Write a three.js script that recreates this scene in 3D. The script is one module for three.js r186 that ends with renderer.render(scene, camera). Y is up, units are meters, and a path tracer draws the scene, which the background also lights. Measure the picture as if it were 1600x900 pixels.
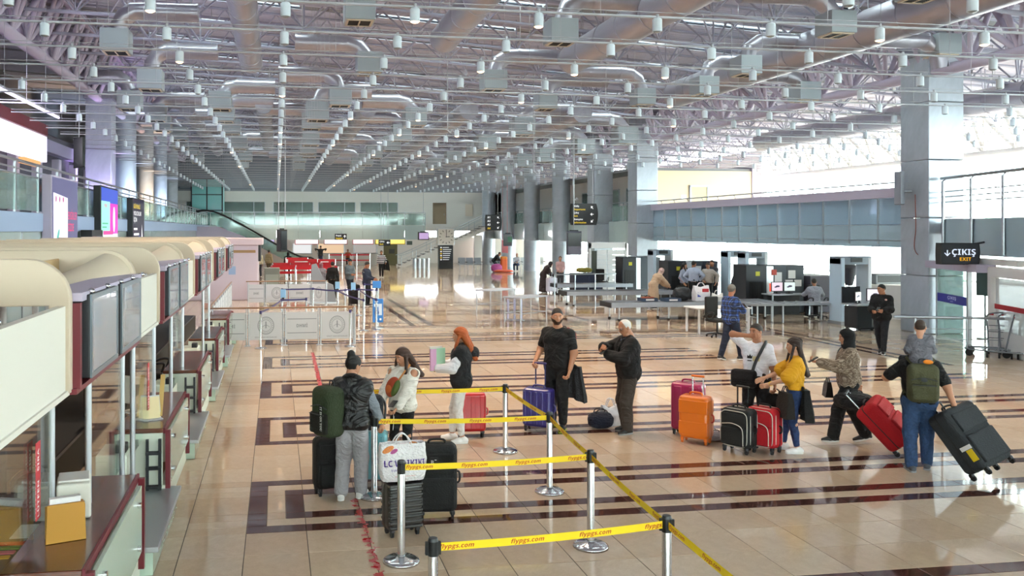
import * as THREE from 'three';
import { RoundedBoxGeometry } from 'three/addons/geometries/RoundedBoxGeometry.js';
import { mergeGeometries } from 'three/addons/utils/BufferGeometryUtils.js';
import { ImprovedNoise } from 'three/addons/math/ImprovedNoise.js';
import { RectAreaLightUniformsLib } from 'three/addons/lights/RectAreaLightUniformsLib.js';

// ------------------------------------------------------------------ camera, sky, exposure
RectAreaLightUniformsLib.init();
const scene = new THREE.Scene();
const renderer = new THREE.WebGLRenderer({ antialias: true });
renderer.shadowMap.enabled = true;
renderer.toneMapping = THREE.LinearToneMapping;
renderer.toneMappingExposure = 1.1;
// The hall runs along -z; x is across it, the check-in desks left, the glazed front right.
const EYE = 3.034, TURN = Math.atan(202 / 1345);
const camera = new THREE.PerspectiveCamera(2 * Math.atan(450 / 1345) * 180 / Math.PI, 16 / 9, 0.1, 400);
camera.position.set(0, EYE, 0);
camera.rotation.y = -TURN;
camera.setViewOffset(1600, 900, 166, 90, 1600, 900);   // a shifted lens: plumb lines stay plumb
scene.add(camera);
// an even white overcast sky, entering through the glazed front, its clerestory and the outer doors
scene.background = new THREE.Color(0.93, 0.97, 1.0);
scene.backgroundIntensity = 22;
const LAMP_CD = 45, LAMP_COLOR = 0xffdcb8;

// ------------------------------------------------------------------ helpers
let seed = 7;
const rnd = (a = 1, b) => { seed = (seed * 1664525 + 1013904223) >>> 0; const r = seed / 4294967296; return b === undefined ? r * a : a + r * (b - a); };
const nth = (n) => n + (n % 10 === 1 && n % 100 !== 11 ? 'st' : n % 10 === 2 && n % 100 !== 12 ? 'nd' : n % 10 === 3 && n % 100 !== 13 ? 'rd' : 'th');
const V = (x, y, z) => new THREE.Vector3(x, y, z);
const used = {};
const numbered = (n) => { const k = used[n] = (used[n] ?? -1) + 1; return k ? n + '_' + String(k).padStart(3, '0') : n; };
function mesh(name, geo, mat, parent) {
  const m = new THREE.Mesh(Array.isArray(geo) ? merge(geo) : geo, mat);
  m.castShadow = m.receiveShadow = true;
  m.name = parent ? name : numbered(name);
  (parent || scene).add(m);
  return m;
}
const tag = (o, label, category, group) => { o.userData.label = label; o.userData.category = category; if (group) o.userData.group = group; return o; };
function thing(name, label, category, [x, y, z] = [0, 0, 0], turn = 0, group) {
  const o = new THREE.Group(); o.name = numbered(name); scene.add(o);
  o.position.set(x, y, z); o.rotation.y = turn;
  return tag(o, label, category, group);
}
function struct(name, geo, mat, parent) { const m = mesh(name, geo, mat, parent); m.userData.kind = 'structure'; return m; }
function structGroup(name) { const g = new THREE.Group(); g.name = numbered(name); g.userData.kind = 'structure'; scene.add(g); return g; }
function dup(o, pos, turn, label, group) {
  const c = o.clone(); c.name = numbered(o.name.replace(/_\d{3}$/, '')); scene.add(c);
  c.userData = { ...o.userData };
  if (pos) c.position.set(...pos); if (turn !== undefined) c.rotation.y = turn;
  if (label) c.userData.label = label; if (group) c.userData.group = group;
  return c;
}
function merge(gs) {
  const out = gs.flat(3).map((g) => { const n = g.index ? g.toNonIndexed() : g; for (const k of Object.keys(n.attributes)) if (!['position', 'normal', 'uv'].includes(k)) n.deleteAttribute(k); n.clearGroups?.(); return n; });
  return out.length === 1 ? out[0] : mergeGeometries(out);
}
const box = (w, h, d, x = 0, y = 0, z = 0, ry = 0, rx = 0, rz = 0) => { const g = new THREE.BoxGeometry(w, h, d); if (rx) g.rotateX(rx); if (rz) g.rotateZ(rz); if (ry) g.rotateY(ry); return g.translate(x, y, z); };
const rbox = (w, h, d, x = 0, y = 0, z = 0, r = 0.01, s = 2) => new RoundedBoxGeometry(w, h, d, s, Math.min(r, w / 2.01, h / 2.01, d / 2.01)).translate(x, y, z);
const UP = V(0, 1, 0);
function bar(a, b, r, seg = 8, r2 = r, open = false) {
  const d = b.clone().sub(a), g = new THREE.CylinderGeometry(r2, r, d.length(), seg, 1, open);
  g.applyQuaternion(new THREE.Quaternion().setFromUnitVectors(UP, d.normalize()));
  const m = a.clone().add(b).multiplyScalar(0.5);
  return g.translate(m.x, m.y, m.z);
}
const beamBox = (a, b, w, h) => { const d = b.clone().sub(a), g = new THREE.BoxGeometry(w, h, d.length()); const o = new THREE.Object3D(); o.position.copy(a).add(b).multiplyScalar(0.5); o.lookAt(b); o.updateMatrix(); return g.applyMatrix4(o.matrix); };
const cyl = (r1, r2, h, x = 0, y = 0, z = 0, seg = 20) => new THREE.CylinderGeometry(r1, r2, h, seg).translate(x, y, z);
const sph = (r, x = 0, y = 0, z = 0, sx = 1, sy = 1, sz = 1, n = 14) => new THREE.SphereGeometry(r, n, Math.ceil(n * 0.7)).scale(sx, sy, sz).translate(x, y, z);
const pipe = (pts, r, seg = 24, rad = 8, closed = false) => new THREE.TubeGeometry(new THREE.CatmullRomCurve3(pts.map((p) => V(...p)), closed), seg, r, rad, closed);
const lathe = (pts, n = 28) => new THREE.LatheGeometry(pts.map((p) => new THREE.Vector2(...p)), n);
function extrude(pts, depth, bevel = 0) {   // outline in x,y; thickness along z, centred
  const s = new THREE.Shape(pts.map((p) => new THREE.Vector2(...p)));
  return new THREE.ExtrudeGeometry(s, { depth: depth - 2 * bevel, bevelEnabled: bevel > 0, bevelThickness: bevel, bevelSize: bevel, bevelOffset: -bevel, bevelSegments: 2, steps: 1 }).translate(0, 0, -depth / 2 + bevel);
}
function roundRect(w, h, r, x = 0, y = 0, n = 6) {
  const p = [];
  for (const [cx, cy, a] of [[w / 2 - r, h / 2 - r, 0], [-w / 2 + r, h / 2 - r, 1], [-w / 2 + r, -h / 2 + r, 2], [w / 2 - r, -h / 2 + r, 3]])
    for (let i = 0; i <= n; i++) { const t = (a + i / n) * Math.PI / 2; p.push([x + cx + r * Math.cos(t), y + cy + r * Math.sin(t)]); }
  return p;
}
// A point of the floor (or of the level Y) under a spot of the view: used to read places off the photograph.
function at(px, py, Y = 0) {
  const d = (EYE - Y) * 1345 / (py - 360), xc = d * (px - 634) / 1345, c = Math.cos(TURN), s = Math.sin(TURN);
  return [xc * c + d * s, Y, -(-xc * s + d * c)];
}

// ------------------------------------------------------------------ textures and materials
const noise = new ImprovedNoise();
const fbm = (x, y, z, o = 4) => { let s = 0, a = 0.5; for (let i = 0; i < o; i++) { s += a * noise.noise(x, y, z); x *= 2.03; y *= 2.03; z *= 2.03; a *= 0.5; } return s; };
function dataTex(n, f, srgb = false, m = n) {
  const d = new Uint8Array(n * m * 4);
  for (let y = 0; y < m; y++) for (let x = 0; x < n; x++) { const c = f(x / n, y / m, x, y), i = (y * n + x) * 4; for (let k = 0; k < 3; k++) d[i + k] = Math.max(0, Math.min(255, (Array.isArray(c) ? c[k] : c) * 255)); d[i + 3] = 255; }
  const t = new THREE.DataTexture(d, n, m); t.wrapS = t.wrapT = THREE.RepeatWrapping; t.magFilter = THREE.LinearFilter; t.minFilter = THREE.LinearFilter; t.colorSpace = srgb ? THREE.SRGBColorSpace : THREE.NoColorSpace; t.needsUpdate = true;
  return t;
}
function canvasTex(w, h, draw) {
  const c = document.createElement('canvas'); c.width = w; c.height = h; const g = c.getContext('2d'); draw(g, w, h);
  const t = new THREE.CanvasTexture(c); t.colorSpace = THREE.SRGBColorSpace; return t;
}
// tileable noise by blending four shifted copies of 3-D noise on a torus
const tor = (u, v, f, z) => { const a = u * 2 * Math.PI, b = v * 2 * Math.PI, R = f / 6.283; return fbm(R * Math.cos(a) + 11, R * Math.sin(a) + R * Math.cos(b) + 5, R * Math.sin(b) + z, 4); };
const T = {
  weave: dataTex(128, (u, v, x, y) => 0.5 + 0.25 * Math.sin(x * Math.PI / 2) * Math.sin(y * Math.PI / 2) + 0.35 * tor(u, v, 24, 3)),
  wrinkle: dataTex(256, (u, v) => 0.5 + 0.9 * tor(u, v, 9, 9)),
  rough: dataTex(256, (u, v) => 0.55 + 0.5 * tor(u, v, 14, 1)),
  stone: dataTex(512, (u, v) => { const n = tor(u, v, 12, 4), m = tor(u, v, 60, 8); const k = 1 + 0.05 * n + 0.05 * m; return [0.93 * k, 0.92 * k, 0.91 * k]; }, true),
  brushed: dataTex(256, (u, v, x, y) => 0.5 + 0.25 * tor(u, v * 0.12, 40, 2) + 0.12 * Math.sin(y * 1.7 + 3 * tor(u, v, 6, 5))),
  metalTone: dataTex(256, (u, v) => { const k = 0.92 + 0.07 * tor(u, v, 7, 6) + 0.04 * tor(u, v, 40, 2); return [k, k, k]; }, true),
  wood: dataTex(256, (u, v) => { const s = Math.floor(v * 8), k = 0.72 + 0.3 * ((s * 37 % 11) / 11) + 0.22 * tor(u * 0.25, v, 40, s); return [0.46 * k, 0.23 * k, 0.15 * k]; }, true),
  camo: dataTex(256, (u, v) => { const n = tor(u, v, 16, 2) + 0.5 * tor(u, v, 40, 7); return n > 0.12 ? [0.68, 0.62, 0.55] : n > -0.05 ? [0.52, 0.45, 0.38] : [0.4, 0.34, 0.28]; }, true),
  plaid: dataTex(64, (u, v, x, y) => { const a = x % 16 < 7 ? 1 : 0, b = y % 16 < 7 ? 1 : 0; const k = 0.45 + 0.6 * a + 0.6 * b; const w = (x % 16 === 11 || y % 16 === 11) ? 0.3 : 0; return [0.16 * k + w, 0.24 * k + w, 0.42 * k + w]; }, true),
  denim: dataTex(128, (u, v, x, y) => { const k = 0.85 + 0.1 * Math.sin((x + y) * Math.PI / 2) + 0.25 * tor(u, v, 9, 3); return [k, k, k]; }, true),
  stripes: dataTex(32, (u, v, x, y) => y % 16 < 8 ? [0.9, 0.88, 0.88] : [0.08, 0.08, 0.1], true),
};
const rep = (t, x, y = x) => { const c = t.clone(); c.repeat.set(x, y); c.needsUpdate = true; return c; };
const std = (color, roughness = 0.6, metalness = 0, extra = {}) => new THREE.MeshStandardMaterial({ color, roughness, metalness, ...extra });
const phy = (o) => new THREE.MeshPhysicalMaterial(o);
const weaveMap = rep(T.weave, 25), wrinkleMap = rep(T.wrinkle, 2.2);
const cloth = (color, o = {}) => phy({ color, roughness: 0.85, sheen: 0.1, sheenRoughness: 0.6, bumpMap: wrinkleMap, bumpScale: 0.02, ...o });
const leather = (color) => std(color, 0.38, 0, { bumpMap: wrinkleMap, bumpScale: 0.02 });
const metalTone = rep(T.metalTone, 0.25);
const M = {
  beige: [0xccb69f, 0xc8b098, 0xd0bba5].map((c) => std(c, 0.055, 0, { map: T.stone })),
  brown: [0x56352f, 0x50312c].map((c) => std(c, 0.06, 0, { map: T.stone })),
  grout: std(0x4a3f36, 0.9),
  redpaint: std(0xa8272a, 0.55, 0, { roughnessMap: T.rough }),
  white: std(0xe3e0e0, 0.6), offwhite: std(0xd9d3cd, 0.6), warmlitwall: std(0xe8cfae, 0.7), lilac: std(0xb5aabd, 0.55), grey: std(0x8c8f94, 0.6), dark: std(0x24262b, 0.5), black: std(0x0b0b0d, 0.45),
  cream: std(0xc2b29c, 0.55), creamlight: std(0xd8d3c8, 0.5), maroon: std(0x6d1f2b, 0.4), desktop: phy({ color: 0xffffff, map: rep(T.wood, 1, 1), roughness: 0.25, clearcoat: 0.6, clearcoatRoughness: 0.1 }),
  palegreen: phy({ color: 0xbfd6c6, roughness: 0.2, clearcoat: 0.7, clearcoatRoughness: 0.08 }), sidewhite: std(0xd5dacb, 0.55),
  chrome: std(0xd8dade, 0.14, 1), steel: std(0xb4b8bd, 0.32, 1), steelplate: std(0xb9bfca, 0.42, 0.35, { map: metalTone }), galv: std(0xa3a3ad, 0.42, 0.75, { map: rep(T.metalTone, 0.6) }),
  alu: std(0xc3c7cc, 0.4, 0.9), railwood: std(0x8d6b52, 0.45),
  truss: std(0xa3a2b3, 0.5), trussdark: std(0x6c6a78, 0.55), deck: std(0xc6c5d3, 0.7), lampbody: std(0xc9d2da, 0.4), rod: std(0xabacb2, 0.5, 0.2),
  duct: std(0xbab7c2, 0.36, 0.7, { map: rep(T.metalTone, 0.5) }), plenum: std(0x9fa7ad, 0.5, 0.35),
  glass: phy({ color: 0xf2fbf8, roughness: 0.03, transmission: 1, thickness: 0, ior: 1.5 }),
  frosted: phy({ color: 0xe2e4e6, roughness: 0.45, transmission: 0.35, thickness: 0 }),
  glassgreen: phy({ color: 0xcfe0dc, roughness: 0.05, transmission: 0.8, thickness: 0, ior: 1.5 }),
  spandrel: phy({ color: 0x93abc0, roughness: 0.25, clearcoat: 1, clearcoatRoughness: 0.04 }), spandrel2: phy({ color: 0x9eb2be, roughness: 0.3, clearcoat: 0.8, clearcoatRoughness: 0.06 }), spandrelgreen: phy({ color: 0xb2c1bf, roughness: 0.3, clearcoat: 0.8, clearcoatRoughness: 0.05 }),
  yellowbelt: std(0xe8c70c, 0.6), bluebelt: std(0x39376b, 0.6), redbelt: std(0xc01424, 0.55),
  rubber: std(0x1a1a1c, 0.8), plastic: std(0x1d1e22, 0.4), screenoff: phy({ color: 0x8d9097, roughness: 0.25, clearcoat: 0.5 }), skin: [0xb58062, 0xa56f52, 0xc08d70].map((c) => phy({ color: c, roughness: 0.55, sheen: 0.2 })),
  eyewhite: std(0xb5aca4, 0.4), iris: std(0x2a1a12, 0.2), lip: std(0x9c5a50, 0.5),
};
const emit = (color, k = 1, map) => new THREE.MeshStandardMaterial({ color: 0x050505, roughness: 0.4, emissive: map ? 0xffffff : color, emissiveMap: map || null, emissiveIntensity: k });
// ------------------------------------------------------------------ floor: every tile and strip of the pattern is laid as a stone of its own
{
  const floor = structGroup('floor');
  struct('grout_bed', box(62, 0.3, 96, 11, -0.1535, -34), M.grout, floor);
  const starts = [1.6, 5.17, 8.75, 12.33, 15.75, 19.1, 23.1, 26.5, 30.3, 33.9];
  const rows = []; for (let d = -10.6; d < 1; d += 0.8) rows.push(+d.toFixed(2));
  for (const [i, s] of starts.entries()) {
    rows.push(s, s + 0.2, s + 0.4, s + 0.6, s + 1.2, s + 1.4, s + 1.6, s + 1.8);
    const nx = starts[i + 1] ?? s + 3.6, n = 3; for (let k = 1; k < n; k++) rows.push(s + 1.8 + (nx - s - 1.8) * k / n);
  }
  for (let d = 37.5; d < 79; d += 0.9) rows.push(d);
  rows.sort((a, b) => a - b);
  const cols = [];
  for (let x = -13.5; x < 40; x += 0.6) cols.push(+x.toFixed(2));
  const lines = [4.2, 4.4, 4.8, 5.0, 9.7, 9.9, 10.3, 10.5, 14.55, 14.72, 14.95, 15.12];
  function brown(x, d) {
    const i = starts.findIndex((s) => d > s && d < s + 1.8);
    if (d > 17.4 && d < 26 && ((x > 14.55 && x < 14.72) || (x > 14.95 && x < 15.12))) return true;
    if (d > 27 && d < 37.5) { if ((x > 4.2 && x < 4.4) || (x > 4.8 && x < 5) || (x > 9.7 && x < 9.9) || (x > 10.3 && x < 10.5)) return true; }
    if (i < 0) return false;
    const s = starts[i], e = d - s, right = i < 4 ? 40 : i === 4 ? 14.5 : i === 5 ? 10.5 : 14.5;
    if (x < -0.3 || x > right) return false;
    const outer = e < 0.2 || e > 1.6, inner = (e > 0.4 && e < 0.6) || (e > 1.2 && e < 1.4);
    if (x < -0.1) return true;
    if (outer) return true;
    if (x > 0.1 && x < 0.3 && e > 0.4 && e < 1.4) return true;
    return inner && x > 0.1;
  }
  const cells = [];
  for (let r = 0; r + 1 < rows.length; r++) {
    const d0 = rows[r], d1 = rows[r + 1]; if (d1 - d0 < 0.02) continue;
    for (let c = 0; c + 1 < cols.length; c++) {
      const x0 = cols[c], x1 = cols[c + 1], cut = [x0, x1];
      for (const x of [-0.1, 0.1, ...lines]) if (x > x0 + 0.01 && x < x1 - 0.01) cut.push(x);
      cut.sort((a, b) => a - b);
      const seg = [];
      for (let k = 0; k + 1 < cut.length; k++) { const b = brown((cut[k] + cut[k + 1]) / 2, (d0 + d1) / 2), last = seg[seg.length - 1]; if (last && last.b === b) last.x1 = cut[k + 1]; else seg.push({ x0: cut[k], x1: cut[k + 1], b }); }
      for (const s of seg) cells.push({ x0: s.x0, x1: s.x1, d0, d1, b: s.b });
    }
  }
  // how large a stone shows in the photograph
  const c = Math.cos(TURN), s = Math.sin(TURN);
  const proj = (x, d) => { const z = d * c + x * s; return z < 0.5 ? null : [634 + 1345 * (x * c - d * s) / z, 360 + 1345 * EYE / z]; };
  for (const q of cells) {
    const p = [proj(q.x0, q.d0), proj(q.x1, q.d0), proj(q.x1, q.d1), proj(q.x0, q.d1)];
    q.a = 0; if (p.some((v) => !v)) continue;
    const mx = (p[0][0] + p[2][0]) / 2, my = (p[0][1] + p[2][1]) / 2;
    if (mx < 150 || mx > 1640 || my > 915) continue;
    for (let k = 0; k < 4; k++) q.a += p[k][0] * p[(k + 1) % 4][1] - p[(k + 1) % 4][0] * p[k][1];
    q.a = Math.abs(q.a) / 2;
  }
  cells.sort((a, b) => b.a - a.a);
  const made = new Map();
  function stone(w, d) {   // a flat stone with a small chamfer round its top
    const key = w.toFixed(3) + d.toFixed(3); if (made.has(key)) return made.get(key);
    const g = 0.0038, k = 0.0018, x = w / 2 - g, z = d / 2 - g, P = [];
    const quad = (a, b, cc, dd) => P.push(...a, ...b, ...cc, ...a, ...cc, ...dd);
    const ring = (i, y) => [[-x + i, y, z - i], [x - i, y, z - i], [x - i, y, -z + i], [-x + i, y, -z + i]];
    const t = ring(k, 0), m = ring(0, -k), b = ring(0, -0.012);
    quad(...t); for (let i = 0; i < 4; i++) { const j = (i + 1) % 4; quad(m[i], m[j], t[j], t[i]); quad(b[i], b[j], m[j], m[i]); }
    const geo = new THREE.BufferGeometry(); geo.setAttribute('position', new THREE.Float32BufferAttribute(P, 3));
    const uv = []; for (let i = 0; i < P.length; i += 3) uv.push(P[i], P[i + 2]);
    geo.setAttribute('uv', new THREE.Float32BufferAttribute(uv, 2)); geo.computeVertexNormals(); made.set(key, geo); return geo;
  }
  const rest = { b0: [], b1: [], b2: [], n0: [], n1: [] };
  cells.forEach((q, i) => {
    const w = q.x1 - q.x0, d = q.d1 - q.d0, x = (q.x0 + q.x1) / 2, z = -(q.d0 + q.d1) / 2, v = Math.floor(rnd(q.b ? 2 : 3));
    if (i < 300) { const m = mesh('floor_tile', stone(w, d), q.b ? M.brown[v] : M.beige[v], floor); m.position.set(x, 0, z); }
    else rest[(q.b ? 'n' : 'b') + v].push(stone(w, d).clone().translate(x, 0, z));
  });
  for (const [k, gs] of Object.entries(rest)) { const m = mesh('floor_tiles_beyond', gs, k[0] === 'n' ? M.brown[+k[1]] : M.beige[+k[1]], floor); m.userData.kind = 'stuff'; }
  // the worn red line that marks where to stand, painted on the floor
  const shape = []; const n = 60;
  const run = (d0, d1, x0, x1, wear) => {
    const P = [], I = []; let rows = Math.ceil((d1 - d0) / 0.02);
    for (let i = 0; i < rows; i++) {
      const t = i / rows, d = d0 + (d1 - d0) * t, x = x0 + (x1 - x0) * t, h = (d1 - d0) / rows;
      const cut = wear * Math.max(0, fbm(d * 9, 3, 1) * 0.3 + 0.04), a = x - 0.045 + cut, b = x + 0.045 - wear * Math.max(0, fbm(d * 7, 9, 1) * 0.16);
      const k = P.length / 3; P.push(a, 0.0012, -d, b, 0.0012, -d, b, 0.0012, -d - h, a, 0.0012, -d - h); I.push(k, k + 1, k + 2, k, k + 2, k + 3);
    }
    const g = new THREE.BufferGeometry(); g.setAttribute('position', new THREE.Float32BufferAttribute(P, 3)); g.setAttribute('uv', new THREE.Float32BufferAttribute(new Array(P.length / 3 * 2).fill(0).map((_, i) => P[(i >> 1) * 3 + (i & 1 ? 2 : 0)]), 2)); g.setIndex(I); g.computeVertexNormals(); return g;
  };
  tag(mesh('floor_line', run(6.5, 9.75, 0.9, 0.86, 1), M.redpaint), 'worn red painted line on the floor behind the leather vest woman, with paint flaked off', 'floor marking');
  tag(mesh('floor_line', run(15.5, 21.5, 0.83, 0.88, 0.25), M.redpaint), 'red painted line on the floor between the glass barrier and the green backpack', 'floor marking');
}
// ------------------------------------------------------------------ shell: outside ground, walls, mezzanines, columns, roof
const roofY = (x) => 11.4 - (x + 8) * 0.066;
{
  struct('ground', box(160, 0.2, 200, 11 + 62, -0.5, -40), std(0xcfccc6, 0.9));
  // left: the wall behind the check-in hall, with the mezzanine in front of it
  struct('wall_left', box(0.3, 12, 92, -15.15, 6, -36), M.grey);
  // near end behind the camera: unseen glazing added to daylight faces turned this way
  const wb = structGroup('wall_behind');
  struct('sill_wall', box(46, 3.6, 0.3, 8, 1.8, 9), M.offwhite, wb); struct('lintel_wall', box(46, 6.8, 0.3, 8, 8.8, 9), M.offwhite, wb);
  for (let x = -13; x < 29; x += 4.2) { struct('pane', box(4.1, 1.8, 0.02, x + 2.1, 4.5, 9), M.glass, wb); struct('mullion', box(0.1, 1.8, 0.12, x, 4.5, 9), M.alu, wb); }
  // far wall: rooms at two levels behind it
  const wf = structGroup('wall_far');
  const DF = 78;
  struct('upper_wall', [box(36, 0.95, 0.3, 3, 6.05, -DF), box(36, 0.25, 0.3, 3, 3.5, -DF)], M.offwhite, wf);
  const openings = [[-7.9, -5.3], [-4.7, -1.0], [-0.3, 3.3], [3.7, 7.1], [7.5, 11.0]];
  let x = -15; for (const [a, b] of [...openings, [14.2, 15.5]]) { struct('upper_wall', box(a - x, 2.0, 0.3, (a + x) / 2, 4.6, -DF), M.offwhite, wf); x = b; }
  struct('upper_wall', box(21 - x, 2.0, 0.3, (21 + x) / 2, 4.6, -DF), M.offwhite, wf);
  struct('upper_gable', box(36, 6, 0.3, 3, 9.5, -DF - 2), std(0x6f7684, 0.6), wf);
  struct('room_back', box(30, 3, 0.2, 0, 4.9, -DF - 4), std(0x9a948a, 0.8), wf);
  struct('room_floor', box(36, 0.2, 5, 3, 3.25, -DF - 2), M.grey, wf);
  struct('room_roof', box(36, 0.2, 5, 3, 6.6, -DF - 2.4), M.grey, wf);
  struct('lower_wall', box(36, 2.6, 0.3, 3, 1.1, -DF - 1.2), M.offwhite, wf);
  openings.forEach(([a, b], i) => {
    const w = structGroup('window_' + (i + 1));
    struct('pane', box(b - a, 2, 0.02, (a + b) / 2, 4.6, -DF + 0.02), M.glassgreen, w);
    struct('window_frame', [box(0.06, 2, 0.08, a + 0.03, 4.6, -DF + 0.03), box(0.06, 2, 0.08, b - 0.03, 4.6, -DF + 0.03), box(b - a, 0.06, 0.08, (a + b) / 2, 3.63, -DF + 0.03), box(0.05, 2, 0.08, b - 1, 4.6, -DF + 0.03)], M.alu, w);
  });
  const d1 = structGroup('door_1'); struct('door_panel', box(1.3, 2, 0.06, 14.85, 4.6, -DF - 0.1), std(0x8d7a63, 0.6), d1); struct('door_handle', box(0.04, 0.2, 0.06, 15.3, 4.5, -DF - 0.04), M.chrome, d1);
  // room lights glow in the far upper rooms: a warm doorway and a bright one
  struct('landing_far', box(40, 0.42, 5.4, 5, 3.2, -75.4), M.offwhite);
  // green glass fascia and balustrade of the far landing
  const g = thing('glass_balustrade', 'long green glass balustrade along the far upper landing', 'balustrade', [0, 0, -72.6]);
  for (let k = 0; k < 12; k++) mesh('pane', box(1.74, 1.0, 0.02, -8.1 + k * 1.8, 3.98, 0), M.glassgreen, g);
  mesh('handrail', bar(V(-9, 4.55, 0), V(12.6, 4.55, 0), 0.035), M.steel, g);
  for (let k = 0; k <= 12; k++) mesh('post', box(0.05, 1.1, 0.05, -9 + k * 1.8, 3.98, 0), M.steel, g);
  const fa = structGroup('fascia_far');
  for (let k = 0; k < 12; k++) struct('fascia_panel', box(1.78, 1.2, 0.08, -8.1 + k * 1.8, 2.85, -72.55), M.spandrelgreen, fa);
}
// columns in steel cladding: two rows, square ones towards the near end
{
  const square = (x, d, w, top, n) => {
    const c = structGroup('column');
    const hs = [0, 1.7, 3.4, 5.1, 6.8, top];
    for (let i = 0; i + 1 < hs.length; i++) struct('cladding_panel', rbox(w, hs[i + 1] - hs[i] - 0.012, w, x, (hs[i] + hs[i + 1]) / 2, -d, 0.03, 2), M.steelplate, c);
    struct('capital', box(w * 1.12, 0.75, w * 1.12, x, top + 0.375, -d), M.galv, c);
    return c;
  };
  const round = (x, d, r, top) => {
    const c = structGroup('column');
    const hs = [0, 2.3, 4.6, 6.9, top];
    for (let i = 0; i + 1 < hs.length; i++) struct('cladding_panel', cyl(r, r, hs[i + 1] - hs[i] - 0.015, x, (hs[i] + hs[i + 1]) / 2, -d, 32), M.steelplate, c);
    return c;
  };
  square(19.35, 23.1, 1.15, 8.2); square(18.9, 42.6, 1.15, 8.2); square(18.9, 48.6, 1.15, 8.2);
  for (const d of [55.6, 62.3, 68.9, 75.5]) round(18.9, d, 0.6, 9);
  square(-8.1, 41.8, 1.15, 9.1);
  for (const d of [48.1, 54.7, 61.3, 67.9]) round(-8.1, d, 0.62, 9.6);
}
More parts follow.
